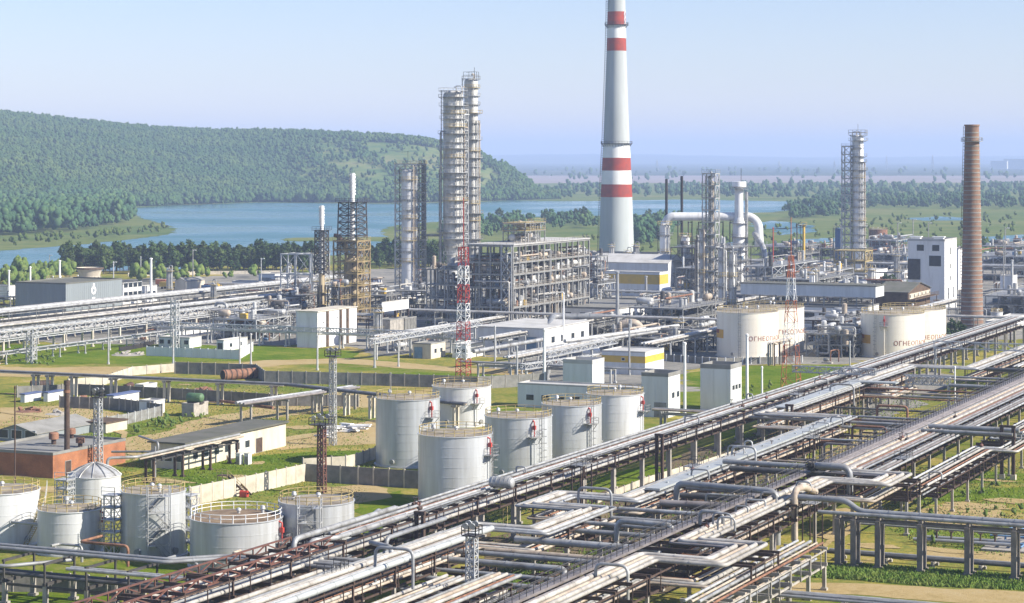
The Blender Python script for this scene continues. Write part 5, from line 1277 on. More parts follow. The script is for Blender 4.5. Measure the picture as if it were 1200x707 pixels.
for i in range(9): x = q[0] + 1 + (q[1] - q[0] - 2) * i / 8; b.box(x - .2, q[2] + .4, 0, x + .2, q[2] + .8, q[4])
b.build('leg_frame', 'steel_grey', t)
for lab, a, w_, r_ in (('dark blue roofed shed behind the orange lattice mast', (978, 337, 959, 985, 315), 'blue_paint', 'blue_roof'), ('white roofed store left of the timber building', (1012, 330, 985, 1040, 320), 'plaster_white', 'roof_pale'),
                       ('white store with flat roof beyond the brick chimney', (1182, 312, 1160, 1196, 297), 'plaster_white', 'roof_pale'), ('grey long roof shed beyond the brick chimney', (1230, 362, 1152, 1290, 349), 'clad_pale', 'roof_grey'),
                       ('white hut with yellow base beyond the brick chimney', (1187, 346, 1172, 1192, 324), 'plaster_white', 'roof_pale'), ('red brick hut at the far edge beyond the brick chimney', (1205, 306, 1190, 1216, 294), 'orange_brick', 'roof_grey'),
                       ('grey block right of the brick chimney foot', (1176, 392, 1155, 1204, 378), 'clad_pale', 'roof_pale'), ('low white shed behind the dark timber building', (1060, 326, 1040, 1066, 318), 'plaster_white', 'roof_pale')):
    bld(lab.replace(' left of', ' beside').replace(' right of', ' beside'), *a, wall=w_, roof=r_)
# blue equipment hall left of the first cream tank
x, y = P(980, 412); t = thing('blue_unit', 'blue machinery unit behind the pipes between the two cream tank pairs', 'machinery', (x, y, 0)); b = MB(); b.box(x - 6, y - 3, 1, x + 6, y + 3, 4.2); b.build('housing', 'blue_paint', t); b = MB()
for k in range(5): b.drum((x - 5 + k * 2.4, y - 2, 5.0), (x - 5 + k * 2.4, y + 2, 5.0), .7)
b.build('fans', 'blue_equipment', t); b = MB(); b.box(x - 6, y - 3, 0, x + 6, y + 3, .99); b.build('plinth', 'concrete', t)
# ---------------------------------------------------------------- process columns and frames
def column(label, px, py, wpx, ytop, plat=8, shell='alu', risers=3, foot=None, seed=1, rail=True, side=1.0, group=None, name='distillation_column', ov=1.5, zmin=6):
    """vertical vessel: shell, platforms, ladder, riser pipes"""
    rs = random.Random(seed); x, y = P(px, py); s = ppm(x, y); r = wpx / s / 2; h = z_at(ytop, x, y)
    t = thing(name, label, 'process column', (x, y, 0), group); N = 24; ca = cam_ang(x, y)
    prof = [(r * .9, 0), (r * .9, h * .08), (r, h * .1)] if not foot else [(r * foot, 0), (r * foot, h * .2), (r, h * .28)]
    b = MB(); b.lathe(x, y, prof + [(r, h - r * .5), (r * .86, h - r * .22), (r * .5, h - .05), (.02, h)], N)
    k = 0; z = prof[-1][1] + 2
    while z < h - r: b.lathe(x, y, [(r, z), (r + .07, z), (r + .07, z + .22), (r, z + .22)], N); z += rs.uniform(2.6, 4.2)
    b.build('shell', shell, t)
    for i in range(plat):
        z = zmin + (h - zmin - .4) * (i + .3 * rs.random()) / max(1, plat - 1) if plat > 1 else h
        z = min(z, h - .3)
        a0 = rs.uniform(-2.2, -.6); a1 = a0 + rs.uniform(2.6, 5.6)
        if i == plat - 1: a0, a1 = -PI, PI
        b = MB(); ro = r + rs.uniform(.9, ov); n = 18
        b.lathe(x, y, [(r + .02, z), (ro, z), (ro, z + .12), (r + .02, z + .12)], n, ca + a0, ca + a1)
        for j in range(0, n + 1, 2):
            a = ca + a0 + (a1 - a0) * j / n; q = (x + (ro - .05) * math.cos(a), y + (ro - .05) * math.sin(a))
            b.bar((*q, z + .1), (*q, z + 1.2), .09)
            b.bar((x + r * math.cos(a), y + r * math.sin(a), z - .8), (*q, z), .1)
        b.tube([(x + (ro - .05) * math.cos(ca + a0 + (a1 - a0) * j / n), y + (ro - .05) * math.sin(ca + a0 + (a1 - a0) * j / n), z + 1.2) for j in range(n + 1)], .06, 4)
        b.build('platform', ['steel_grey', 'yellow_rail', 'galvanised', 'steel_grey'][rs.randrange(4)], t)
    b = MB(); a = ca - 1.2 * side; d = (math.cos(a), math.sin(a)); e = (-d[1], d[0]); rr = r + 1.0
    for w in (-.35, .35): b.bar((x + d[0] * rr + e[0] * w, y + d[1] * rr + e[1] * w, 0), (x + d[0] * rr + e[0] * w, y + d[1] * rr + e[1] * w, h), .12)
    for i in range(int(h / 1.5)): z = 1 + i * 1.5; b.tube([(x + d[0] * (rr + .4 * math.cos(q)) + e[0] * .45 * math.sin(q), y + d[1] * (rr + .4 * math.cos(q)) + e[1] * .45 * math.sin(q), z) for q in (-2, -1, 0, 1, 2)], .05, 4)
    b.build('caged_ladder', 'steel_dark', t)
    for i in range(risers):
        a = ca + side * (.35 + i * .5) + rs.uniform(-.1, .1); d = (math.cos(a), math.sin(a)); rr = r + .5 + .12 * i; rp = rs.uniform(.17, .36)
        zt = h * rs.choice([1.02, .96, .8, .62]) if i else h + 1.2; zb = rs.uniform(2, h * .25)
        path = [(x + d[0] * (r * .4), y + d[1] * r * .4, zt), (x + d[0] * rr, y + d[1] * rr, zt), (x + d[0] * rr, y + d[1] * rr, zb)]
        if rs.random() < .5: a2 = a + .5 * side; path += [(x + math.cos(a2) * (rr + .6), y + math.sin(a2) * (rr + .6), zb), (x + math.cos(a2) * (rr + .6), y + math.sin(a2) * (rr + .6), 1.0)]
        b = MB(); b.tube(fillet(path, .8), rp, 8); b.build('riser_pipe', rs.choice(['alu', 'alu_bright', 'alu', 'beige_pipe']), t)
    return t, x, y, r, h
def frame(label, x, y, w, d, zs, bx=2, by=2, m='steel_grey', brace=True, name='steel_structure', decks='steel_grey', group=None, col=.3, t=None, rails=True, z0=0, taper=0):
    """open steelwork: columns, beams, bracing; each deck is a part"""
    if t is None: t = thing(name, label, 'steel structure', (x, y, z0), group)
    FOOT.append((x - w / 2, x + w / 2, y - d / 2, y + d / 2))
    b = MB(); x0, x1, y0, y1 = x - w / 2, x + w / 2, y - d / 2, y + d / 2; zt = zs[-1]
    xs = [x0 + w * i / bx for i in range(bx + 1)]; ys = [y0 + d * i / by for i in range(by + 1)]
    for i, xx in enumerate(xs):
        for j, yy in enumerate(ys):
            if 0 < i < bx and 0 < j < by: continue
            b.box(xx - col / 2, yy - col / 2, z0, xx + col / 2, yy + col / 2, zt)
    zz = [z0] + list(zs)
    for k, z in enumerate(zs):
        for xx in xs: b.box(xx - col * .4, y0, z - col, xx + col * .4, y1, z - .01)
        for yy in ys: b.box(x0, yy - col * .4, z - col, x1, yy + col * .4, z - .012)
        if brace:
            za, zb = zz[k], z - .02
            for i in range(bx):
                p0, p1 = (xs[i], xs[i + 1])
                if (i + k) % 2 == 0 or bx <= 2: b.bar((p0, y0, za), (p1, y0, zb), col * .45); b.bar((p1, y0, za), (p0, y0, zb), col * .45)
            for j in range(by):
                p0, p1 = (ys[j], ys[j + 1])
                if (j + k) % 2 == 0 or by <= 2: b.bar((x1, p0, za), (x1, p1, zb), col * .45); b.bar((x1, p1, za), (x1, p0, zb), col * .45)
    b.build('steel_frame', m, t)
    if decks:
        for z in zs:
            b = MB(); b.box(x0 - .3, y0 - .3, z, x1 + .3, y1 + .3, z + .09)
            if rails: b.rail([(x0 - .25, y0 - .25, z + .09), (x1 + .25, y0 - .25, z + .09), (x1 + .25, y1 + .25, z + .09)], 1.1, 2.2, .07)
            b.build('deck', decks, t)
    return t
def equip(t, x0, x1, y0, y1, levels, rs, dens=1.0, mats=('alu', 'alu_bright', 'column_grey', 'beige_pipe', 'grey_pipe', 'steel_dark')):
    """drums, exchangers and pipework standing on the decks of an open structure"""
    for z in levels:
        n = max(2, int((x1 - x0) * (y1 - y0) / 36 * dens))
        for _ in range(min(n, 9)):
            x = rs.uniform(x0 + 1, x1 - 1); y = rs.uniform(y0 + 1, y1 - 1); b = MB(); k = rs.random(); m = rs.choice(mats)
            if k < .5:
                r = rs.uniform(.5, 1.1); L = rs.uniform(2, 5)
                if rs.random() < .5: b.drum((x - L / 2, y, z + r + .5), (x + L / 2, y, z + r + .5), r, 12); b.box(x - L * .3 - .2, y - r * .6, z + .1, x - L * .3 + .2, y + r * .6, z + .6); b.box(x + L * .3 - .2, y - r * .6, z + .1, x + L * .3 + .2, y + r * .6, z + .6)
                else: b.drum((x, y - L / 2, z + r + .5), (x, y + L / 2, z + r + .5), r, 12); b.box(x - r * .6, y - L * .3 - .2, z + .1, x + r * .6, y - L * .3 + .2, z + .6); b.box(x - r * .6, y + L * .3 - .2, z + .1, x + r * .6, y + L * .3 + .2, z + .6)
                b.build('drum', m, t)
            elif k < .85:
                r = rs.uniform(.4, .9); h = rs.uniform(2, 4.2); b.lathe(x, y, [(r, z + .1), (r, z + h), (r * .6, z + h + r * .35), (.02, z + h + r * .45)], 12); b.build('vessel', m, t)
            else:
                b.box(x - 1, y - .8, z + .1, x + 1, y + .8, z + rs.uniform(1.2, 2.4)); b.build('housing', rs.choice(['clad_pale', 'blue_equipment', 'yellow_paint', 'steel_dark', 'rust_pipe']), t)
    zt = max(levels)
    for k in range(int(9 * dens) + 3):
        b = MB(); pts = []; x = rs.uniform(x0, x1); y = rs.uniform(y0, y1); z = rs.choice(list(levels)) + rs.uniform(.5, 3)
        pts.append((x, y, z))
        for _ in range(rs.randint(2, 5)):
            c = rs.random()
            if c < .4: x = rs.uniform(x0 - .5, x1 + .5)
            elif c < .75: y = rs.uniform(y0 - .5, y1 + .5)
            else: z = rs.uniform(1, zt + 2.5)
            if (Vector(pts[-1]) - Vector((x, y, z))).length > .8: pts.append((x, y, z))
        if len(pts) > 1: b.tube(fillet(pts, .6, 3), rs.uniform(.13, .32), 7); b.build('process_pipe', rs.choice(['alu', 'alu_bright', 'white_pipe', 'beige_pipe', 'grey_pipe', 'rust_pipe']), t)

# tall double column
column('tallest thick distillation column with many ringed platforms', 531, 348, 23.5, 106, 24, 'column_grey', 11, foot=.66, seed=3, ov=2.6, zmin=14)
column('slimmer tall column standing just behind the tallest thick one', 552, 344, 16, 92, 21, 'column_grey', 11, seed=9, ov=2.4, zmin=14)
x, y = P(552, 344); b = MB(); z = z_at(92, x, y)
b.rail([(x - 2.5, y - 2, z), (x + 2.5, y - 2, z), (x + 2.5, y + 2, z)], 2.6, 2.5, .12); b.bar((x + 1.5, y, z), (x + 1.5, y, z + 4.5), .14); b.bar((x - 2.2, y, z + 2.4), (x + 1.5, y, z + 2.6), .1); tag(b.build('davit_crane', 'steel_dark'), 'small davit and rails on top of the slimmer tall column', 'davit')
xq, yq = P(541, 346); hq = z_at(128, xq, yq)
tq = frame('lattice pipe tower wedged between the two tallest columns', xq, yq, 3.6, 4.2, [hq * k / 18 for k in range(1, 19)], 1, 1, 'galvanised', col=.4, decks='steel_grey')
for k in range(7):
    b = MB(); b.tube(fillet([(xq - 2.4 + k * .8, yq - 2.5 - .2 * (k % 2), 6), (xq - 2.4 + k * .8, yq - 2.5 - .2 * (k % 2), hq * (.55 + .07 * k)), (xq - 2.0 + k * .8, yq + 1, hq * (.55 + .07 * k))], .5), .3, 8); b.build('riser_pipe', ['alu_bright', 'alu', 'beige_pipe'][k % 3], tq)
# framed column beside it
x, y = P(481, 347); s = ppm(x, y); h = z_at(192, x, y)
frame('square lattice tower enclosing a silver column beside the tallest columns', x, y, 9.2, 8.6, [h * k / 14 for k in range(1, 15)], 2, 1, 'galvanised', col=.5, decks='yellow_rail')
column('silver column standing inside the square lattice tower', 480, 347.6, 19, 198, 10, 'column_white', 6, seed=5, ov=.9, zmin=14)
column('slender silver riser column on the sunny side of the lattice tower', 496, 346, 4.5, 191, 3, 'alu', 1, seed=6, ov=.7, zmin=20)
b = MB(); xx, yy = P(478, 346); zt = h; b.bar((xx, yy, zt), (xx, yy, zt + 5), .14); b.bar((xx - 3, yy, zt + 4.6), (xx + .5, yy, zt + 4.9), .12); tag(b.build('davit_crane', 'steel_grey'), 'thin davit crane on top of the square lattice tower', 'davit')
pipe([(*P(497, 347), z_at(276, *P(497, 347))), (*P(545, 347), z_at(276, *P(545, 347)))], .45, AL, 'silver bridge pipe between the lattice tower and the tallest column')
# far right column
x, y = P(1003, 322); h = z_at(158, x, y); s = ppm(x, y)
frame('narrow lattice stair tower against the far column near the white tower', x - 4.0, y, 4.2, 5, [h * .92 * k / 16 for k in range(1, 17)], 1, 1, 'galvanised', col=.5, decks='steel_dark')
column('tall silver column with many pipes standing near the white tower block', 1005.5, 322, 12.5, 158, 17, 'column_white', 8, seed=14, ov=2.3, zmin=12)
b = MB(); zt = h; b.bar((x + 1, y, zt), (x + 1, y, zt + 5), .16); b.rail([(x - 3, y - 2, zt), (x + 5, y - 2, zt), (x + 5, y + 2, zt)], 2.2, 2, .16); tag(b.build('lightning_rod', 'steel_grey'), 'thin rod on top of the column near the white tower block', 'lightning rod')
frame('yellowish open steelwork round the foot of the far column', *P(1000, 330), 14, 12, [5, 9.5, 14], 3, 2, 'yellow_rail', col=.4, decks='yellow_rail')
# flare stacks / heaters
def stack(label, px, py, wst, ytop, wfr, yfr, yfr0, shell_w=None, yshell=None, m='steel_dark', seed=1, strake=True, skin='furnace_shell'):
    x, y = P(px, py); s = ppm(x, y); t = thing('furnace_stack', label, 'furnace', (x, y, 0)); rs = random.Random(seed)
    zt = z_at(ytop, x, y); zf = z_at(yfr, x, y); zf0 = z_at(yfr0, x, y); r = wst / s / 2
    b = MB(); b.lathe(x, y, [(r * 1.3, zf0), (r, zf), (r, zt), (r * .8, zt)], 14); b.build('flue', 'white_paint', t)
    if strake:
        for k in range(3):
            b = MB(); n = 40; pts = [(x + (r + .22) * math.cos(k * 2.09 + i * .32), y + (r + .22) * math.sin(k * 2.09 + i * .32), zf + (zt - zf) * (.25 + .7 * i / n)) for i in range(n + 1)]
            b.tube(pts, .15, 4); b.build('helical_strake', 'white_paint', t)
    w = wfr / s / CA * .86; k = 8
    b = MB(); zz = [zf0 + (zf - zf0) * i / k for i in range(k + 1)]
    w0 = w * 1.12
    for sx in (-1, 1):
        for sy in (-1, 1): b.bar((x + sx * w0 / 2, y + sy * w0 / 2, zf0), (x + sx * w / 2, y + sy * w / 2, zf), .35)
    for i in range(k):
        a = w0 + (w - w0) * i / k; c = w0 + (w - w0) * (i + 1) / k; z0, z1 = zz[i], zz[i + 1]
        for sx, sy, ux, uy in ((-1, -1, 1, -1), (1, -1, 1, 1), (1, 1, -1, 1), (-1, 1, -1, -1)):
            b.bar((x + sx * a / 2, y + sy * a / 2, z0), (x + ux * c / 2, y + uy * c / 2, z1), .2); b.bar((x + ux * a / 2, y + uy * a / 2, z0), (x + sx * c / 2, y + sy * c / 2, z1), .2); b.bar((x + sx * c / 2, y + sy * c / 2, z1), (x + ux * c / 2, y + uy * c / 2, z1), .28)
    b.build('lattice_frame', m, t)
    b = MB(); b.box(x - w / 2 - .9, y - w / 2 - .9, zf, x + w / 2 + .9, y + w / 2 + .9, zf + .12); b.rail([(x - w / 2 - .8, y - w / 2 - .8, zf + .1), (x + w / 2 + .8, y - w / 2 - .8, zf + .1), (x + w / 2 + .8, y + w / 2 + .8, zf + .1)], 1.2, 1.8, .1); b.build('top_platform', m, t)
    if shell_w:
        rs2 = shell_w / s / 2; zs_ = z_at(yshell, x, y); b = MB(); b.lathe(x, y, [(rs2, 3), (rs2, zs_ * .62), (rs2 * .92, zs_ * .63), (rs2 * .92, zs_), (r * 1.5, zf0 + .5)], 20); b.build('furnace_shell', skin, t)
        for k, z in enumerate((5, 9, 13, 17, 21, 26)):
            if z < zs_: b = MB(); b.lathe(x, y, [(rs2, z), (rs2 + 1.3, z), (rs2 + 1.3, z + .15), (rs2, z + .15)], 18, -2.6 + .5 * k, 1.5 + .4 * k); n = 10; [b.bar((x + (rs2 + 1.2) * math.cos(-2.6 + .5 * k + 4.1 * j / n), y + (rs2 + 1.2) * math.sin(-2.6 + .5 * k + 4.1 * j / n), z), (x + (rs2 + 1.2) * math.cos(-2.6 + .5 * k + 4.1 * j / n), y + (rs2 + 1.2) * math.sin(-2.6 + .5 * k + 4.1 * j / n), z + 1.2), .1) for j in range(n + 1)]; b.build('ring_platform', 'yellow_rail', t)
        b = MB()
        for k in range(6): a = 2 * PI * k / 6; b.bar((x + (rs2 + .3) * math.cos(a), y + (rs2 + .3) * math.sin(a), 0), (x + (rs2 + .3) * math.cos(a), y + (rs2 + .3) * math.sin(a), zs_), .35)
        b.build('support_columns', m, t)
    return t, x, y
stack('furnace with white spiral topped flue and dark lattice collar, the taller one', 413, 377, 5.5, 203, 25, 237, 300, 19, 308, 'steel_dark', 2)
stack('shorter furnace stack with thin white flue above dark lattice', 377, 374, 4.5, 241, 12, 270, 322, 8, 334, 'steel_dark', 3)
x, y = P(413, 377); frame('rusty yellow open platforms wrapped round the taller furnace', x - .6, y + .6, 9, 9, [4.5, 8.5, 12.5, 16.5, 20.5, 24.5, 27.5], 2, 2, 'furnace_steel', col=.4, decks='yellow_rail')
t = thing('inclined_duct', 'dark duct slanting down into the taller furnace', 'duct', (*P(400, 377), 0)); b = MB(); xx, yy = P(395, 377)
b.tube(fillet([(xx - 1, yy, z_at(276, xx, yy)), (xx + 1, yy, z_at(277, xx, yy)), (x - 1, y - 2.8, z_at(294, x, y))], .6), .7, 10); b.build('duct', 'steel_brown', t); b = MB(); b.bar((xx + .4, yy, 0), (xx + .4, yy, z_at(277, xx, yy) - .6), .3); b.build('duct_support', 'steel_dark', t)
b = MB(); xs_, ys_ = P(422, 372); zs_ = z_at(296, xs_, ys_); b.box(xs_ - .9, ys_ - .12, zs_ - 1.5, xs_ + .9, ys_ + .02, zs_ + 1.5)
t = thing('notice_board', 'small white notice board high on the taller furnace steelwork', 'sign', (xs_, ys_, zs_)); b.build('board', 'white_paint', t); b = MB(); b.box(xs_ - .18, ys_ - .16, zs_ - .9, xs_ + .18, ys_ - .125, zs_ + .8); b.build('mark', 'steel_dark', t)
x, y = P(358, 366); w = 12; h = z_at(297, x, y)
frame('white open steelwork with sloping braces beside the shorter furnace', x - 1, y, 12.5, 10, [h * .36, h * .66, h], 2, 2, 'galvanised', col=.4, decks=None)
equip(bpy.data.objects['steel_structure' if False else [o.name for o in bpy.data.objects if o.get('label') == 'white open steelwork with sloping braces beside the shorter furnace'][0]], x - 6, x + 5, y - 4, y + 5, [.1, h * .36], random.Random(4), 1.2)
x, y = P(376, 370); frame('yellowish stair tower against the white open steelwork', x, y, 4.0, 5, [4, 8, 12, 16, z_at(297, x, y)], 1, 1, 'galvanised', col=.32, decks='yellow_rail')

# big open process block in the centre
x1, y0 = P(601, 387); x0 = v_at(549, y0); y1 = u_at(690, x1); zt = z_at(288, x1, y0)
lv = [zt * k for k in (.27, .5, .66, .8, 1)]
BLK = frame('large open steel process block with many decks in the centre', (x0 + x1) / 2, (y0 + y1) / 2, x1 - x0, y1 - y0, lv, 4, 13, 'steel_grey', col=.5, brace=False, decks='concrete', name='process_block')
rs = random.Random(77)
equip(BLK, x0, x1, y0, y1, [.2] + lv[:-1], rs, 2.6); [equip(BLK, x1 - 4, x1 + .3, y0 + (y1 - y0) * q / 3, y0 + (y1 - y0) * (q + 1) / 3, [.2] + lv[:-1], rs, 3.4) for q in range(3)]; equip(BLK, x0, x1, y0 - .3, y0 + 5, [.2] + lv[:-1], rs, 3)
for k in range(26):
    yv = y0 + (y1 - y0) * k / 25; b = MB(); z0_ = rs.choice([0, lv[0], lv[1]]); b.tube([(x1 - 1.2, yv, z0_ + .2), (x1 - 1.2, yv, z0_ + rs.uniform(3, 7))], rs.uniform(.25, .6), 8); b.build('vertical_exchanger', rs.choice(['alu', 'alu_bright', 'beige_pipe', 'grey_pipe']), BLK)
b = MB(); b.box(x0 - .5, y0 - .5, zt + .09, x1 + .5, y1 + .3, zt + .35); b.build('roof', 'roof_pale', BLK)
b = MB()
for k in range(6): b.bar((x1 - 3.8 + .1, y0 - .45, zt * k / 6), (x1 - .4, y0 - .45, zt * (k + 1) / 6), .22); b.bar((x1 - .4, y0 - .45, zt * k / 6), (x1 - 3.7, y0 - .45, zt * (k + 1) / 6), .22)
for xx in (x1 - 3.9, x1 - .3): b.bar((xx, y0 - .45, 0), (xx, y0 - .45, zt), .3)
b.build('end_bracing', 'galvanised', BLK)
xm = (x0 + x1) / 2; ym = y0 + (y1 - y0) * .38
t = frame('rooftop cluster of coolers and pipes on the open process block', xm + 1, ym, 8, 16, [zt + 4.2, zt + 6.8], 2, 4, 'steel_grey', col=.3, z0=zt + .35, decks='yellow_rail'); equip(t, xm - 3, xm + 5, ym - 8, ym + 8, [zt + .4, zt + 4.3], random.Random(3), 2)
# lower dark frames between columns and block
def unit(label, xc, yc, xl, xr, zs, seed, m='steel_grey', bx=3, by=3, dens=1.0, decks='steel_grey', brace=True, col=.34):
    x1, y0 = P(xc, yc); x0 = v_at(xl, y0); y1 = u_at(xr, x1); 
    if y1 - y0 > 60: y1 = y0 + 60
    t = frame(label, (x0 + x1) / 2, (y0 + y1) / 2, x1 - x0, y1 - y0, zs, bx, by, m, brace, col=col, decks=decks, name='process_unit'); equip(t, x0, x1, y0, y1, [.1] + list(zs), random.Random(seed), dens); return t
unit('dark shaded pipe unit at the foot of the tallest columns', 549, 385, 500, 562, [5, 9.5, 14, 19], 21, 'steel_grey', 4, 3, 2.4)
unit('low pipe unit in front of the square lattice tower', 500, 372, 462, 522, [4.5, 9], 22, 'steel_grey', 3, 3, 1.4)
unit('tangle of pipes and coolers beyond the white brown columned block', 452, 374, 428, 470, [4, 8], 23, 'steel_grey', 2, 3, 1.5)
unit('pipe unit between the two furnaces', 398, 383, 384, 410, [4.5, 9, 13], 24, 'steel_dark', 2, 2, 1.5, 'yellow_rail')
unit('silver exchanger unit on the far edge of the open process block', 700, 366, 688, 722, [5, 10], 25, 'galvanised', 2, 3, 2)
unit('pipe unit behind the open process block near the striped chimney', 700, 340, 676, 712, [5, 9, 14], 26, 'steel_grey', 2, 3, 1.2)
unit('dense pipe unit between the flat roofed building and slim columns', 800, 392, 738, 850, [4.5, 8], 27, 'steel_grey', 5, 3, 1.3)
unit('low exchanger unit before the first cream tanks', 815, 414, 746, 836, [3.6], 28, 'steel_dark', 5, 2, 1.5)
unit('pipe unit behind the banded control building', 830, 355, 792, 862, [5, 9, 13], 29, 'steel_grey', 3, 3, 1.3)
unit('grey pipe unit to the sunny side of the flue stack', 905, 352, 872, 960, [5, 9, 13], 30, 'galvanised', 4, 4, 1.4)
unit('large low pipe unit between the orange mast and far column', 968, 345, 925, 1000, [5, 9], 31, 'galvanised', 4, 3, 1.3)
unit('pipe unit on the near side of the dark timber building', 1010, 366, 960, 1040, [4, 8], 32, 'steel_dark', 4, 2, 1.2)
unit('pipe unit between the two pairs of cream tanks', 1000, 420, 945, 1020, [3.6, 6.5], 33, 'steel_grey', 4, 2, 1.7)
unit('rusty pipe unit beside the gallery between the cream tanks', 990, 404, 940, 1015, [4, 7], 34, 'steel_brown', 4, 2, 1.6)
unit('far low pipe unit beyond the tower block', 1062, 318, 1010, 1090, [5, 8], 35, 'galvanised', 4, 3, 1.0)
unit('far pipe racks seen behind the brick chimney', 1200, 330, 1140, 1240, [5, 8, 11], 36, 'galvanised', 5, 3, 1.0)
unit('pipe unit with white vessels right behind the brick chimney', 1230, 372, 1155, 1260, [4, 7], 37, 'steel_grey', 5, 2, 1.3)
unit('low pipe unit on the far side of the pale gallery rack', 300, 400, 250, 340, [3.6, 6.5], 38, 'galvanised', 4, 2, 1.5)
unit('pipe frames beside the small pale shuttered block', 336, 392, 296, 352, [4, 7.5], 39, 'galvanised', 3, 2, 1.6)
unit('dark pipe unit behind the brown columned block', 352, 374, 318, 372, [4, 8], 40, 'steel_dark', 3, 2, 1.4)
unit('small pipe unit at the edge of view beside the grey hall', 12, 372, -30, 20, [4, 7], 41, 'steel_grey', 2, 2, 1.2)
unit('pipe unit behind the white pump house', 600, 382, 556, 622, [4, 8], 42, 'steel_grey', 3, 2, 1.3)
unit('low pipework in front of the flat roofed building', 700, 396, 660, 748, [3.5], 43, 'steel_grey', 4, 2, 1.8)
unit('pipe unit on the near side of the yellow banded store', 735, 412, 700, 780, [3.2], 44, 'steel_grey', 3, 2, 1.6)

unit('far tangle of grey pipes just past the flue stack', 930, 322, 880, 960, [5, 9, 13], 51, 'steel_grey', 4, 3, 1.6)
unit('far pipe unit between flue stack and far column', 985, 312, 940, 1000, [5, 9], 52, 'steel_grey', 4, 3, 1.6)
unit('far pipe unit just past the far column', 1050, 312, 1012, 1070, [5, 9, 13], 53, 'galvanised', 4, 3, 1.6)
unit('farthest pipe unit past the brick chimney', 1190, 312, 1150, 1230, [5, 10], 54, 'steel_grey', 4, 3, 1.6)
unit('pipe unit tucked between tower block and brick chimney', 1128, 330, 1110, 1136, [5, 9, 12], 55, 'steel_grey', 2, 3, 1.6)
unit('grey pipe unit behind the pale covered gallery', 955, 356, 900, 1000, [5, 9], 56, 'steel_grey', 4, 2, 1.6)
# catalytic unit: flue stack with horizontal duct
x, y = P(866, 330); s = ppm(x, y); t = thing('flue_stack', 'white flue stack with square head beyond the slim columns', 'flue stack', (x, y, 0)); b = MB(); h = z_at(213, x, y)
b.lathe(x, y, [(2.8, 0), (2.8, z_at(262, x, y)), (2.0, z_at(255, x, y)), (1.9, h - 3)], 18); b.build('flue', 'column_white', t); b = MB(); b.lathe(x, y, [(1.9, h - 3), (3.2, h - 2.4), (3.2, h), (2.8, h), (.02, h + .1)], 18); b.build('head', 'white_paint', t)
b = MB(); b.cyl(x + 3.2, y + 1, 0, z_at(225, x, y), .7, 10); b.build('side_flue', 'alu', t); b = MB(); b.bar((x + 1, y, h), (x + 1, y, h + 6), .18); b.build('lightning_rod', 'steel_dark', t)
for k, py in enumerate((222, 262, 278, 294, 306)):
    z = z_at(py, x, y); b = MB(); b.lathe(x, y, [(2, z), (4.2, z), (4.2, z + .15), (2, z + .15)], 16); b.ring(x, y, z + 1.2, 4.1, .07, 16)
    for j in range(12): a = 2 * PI * j / 12; b.bar((x + 4.1 * math.cos(a), y + 4.1 * math.sin(a), z), (x + 4.1 * math.cos(a), y + 4.1 * math.sin(a), z + 1.2), .1)
    b.build('platform', 'steel_grey', t)
zd = z_at(254, x, y); xa, ya = P(778, 330)
t = thing('overhead_duct', 'thick pale overhead duct leading to the white flue stack', 'duct', ((x + xa) / 2, (y + ya) / 2, 0)); b = MB(); b.tube(fillet([(xa - 1, ya + 3, zd - 4), (xa + 1.4, ya + 3, zd), (x + 4.5, y + 3.4, zd), (x + 8, y + 3.4, zd - 3), (x + 8.5, y + 3.4, zd - 13)], 3, 5), 1.9, 16); b.build('duct', 'column_white', t)
for k in range(7):
    pass
for k in range(6):
    xx = xa + 6 + (x - xa - 6) * k / 6; yy = ya + (y - ya) * (k + .5) / 6 + 3; b = MB()
    for dy in (-2.4, 2.4): b.bar((xx, yy + dy, 0), (xx, yy + dy, zd - 2.2), .4)
    b.bar((xx, yy - 2.6, zd - 2.6), (xx, yy + 2.6, zd - 2.6), .4); b.bar((xx, yy - 2.4, 3), (xx, yy + 2.4, zd - 3), .25); b.build('duct_support', 'steel_dark', t)
pipe([(*P(884, 330), z_at(274, *P(884, 330))), (*P(896, 333), z_at(292, *P(896, 333))), (*P(897, 333), 2)], 1.2, AL, 'silver duct slanting off the white flue stack to the ground', None, n=10)
column('white regenerator vessel under the end of the overhead duct', 779, 332, 12, 262, 4, 'column_white', 2, seed=41)
column('stubby white vessel beside the regenerator vessel', 803, 332, 10, 276, 3, 'column_white', 2, seed=42)
unit('dark framework below the overhead duct', 856, 338, 786, 880, [6, 11, 17], 43, 'steel_dark', 5, 2, .8)
for k, (px, yt) in enumerate(((781, 210), (799, 206.5))):
    x, y = P(px, 326); b = MB(); b.cyl(x, y, 0, z_at(yt, x, y), .62, 10); tag(b.build('thin_stack', 'black_soot'), ['thin black stack nearer the striped chimney, shorter of two', 'thin black stack nearer the white flue stack, taller of two'][k], 'stack')
column('slim white column before the cream tanks, nearer the gabled hall', 823.5, 374, 7.5, 268, 6, 'column_white', 2, seed=51, ov=1.0)
x, y = P(833, 374); h = z_at(203, x, y)
frame('tall narrow lattice tower among the slim white columns', x, y, 4.6, 4.2, [h * k / 12 for k in range(1, 13)], 1, 1, 'galvanised', col=.34, decks='steel_grey')
column('slender silver column inside the narrow lattice tower', 832.4, 373.5, 5, 206, 3, 'alu', 2, seed=52, ov=.7)
column('white column with dark rings, middle of the slim group', 846, 378, 8.5, 290, 5, 'column_white', 2, seed=53, ov=.9)
column('white column with dark rings, sunniest of the slim group', 857.5, 378, 7.5, 294, 5, 'column_white', 2, seed=54, ov=.9)
column('beige slim column behind the slim white group', 816, 366, 4, 280, 2, 'beige_pipe', 1, seed=55, ov=.7)
b = MB(); x, y = P(946, 336); 
column('yellow slim pipe stack beyond the orange lattice mast', 942, 334, 3, 263, 2, 'yellow_paint', 0, seed=56, ov=.7)
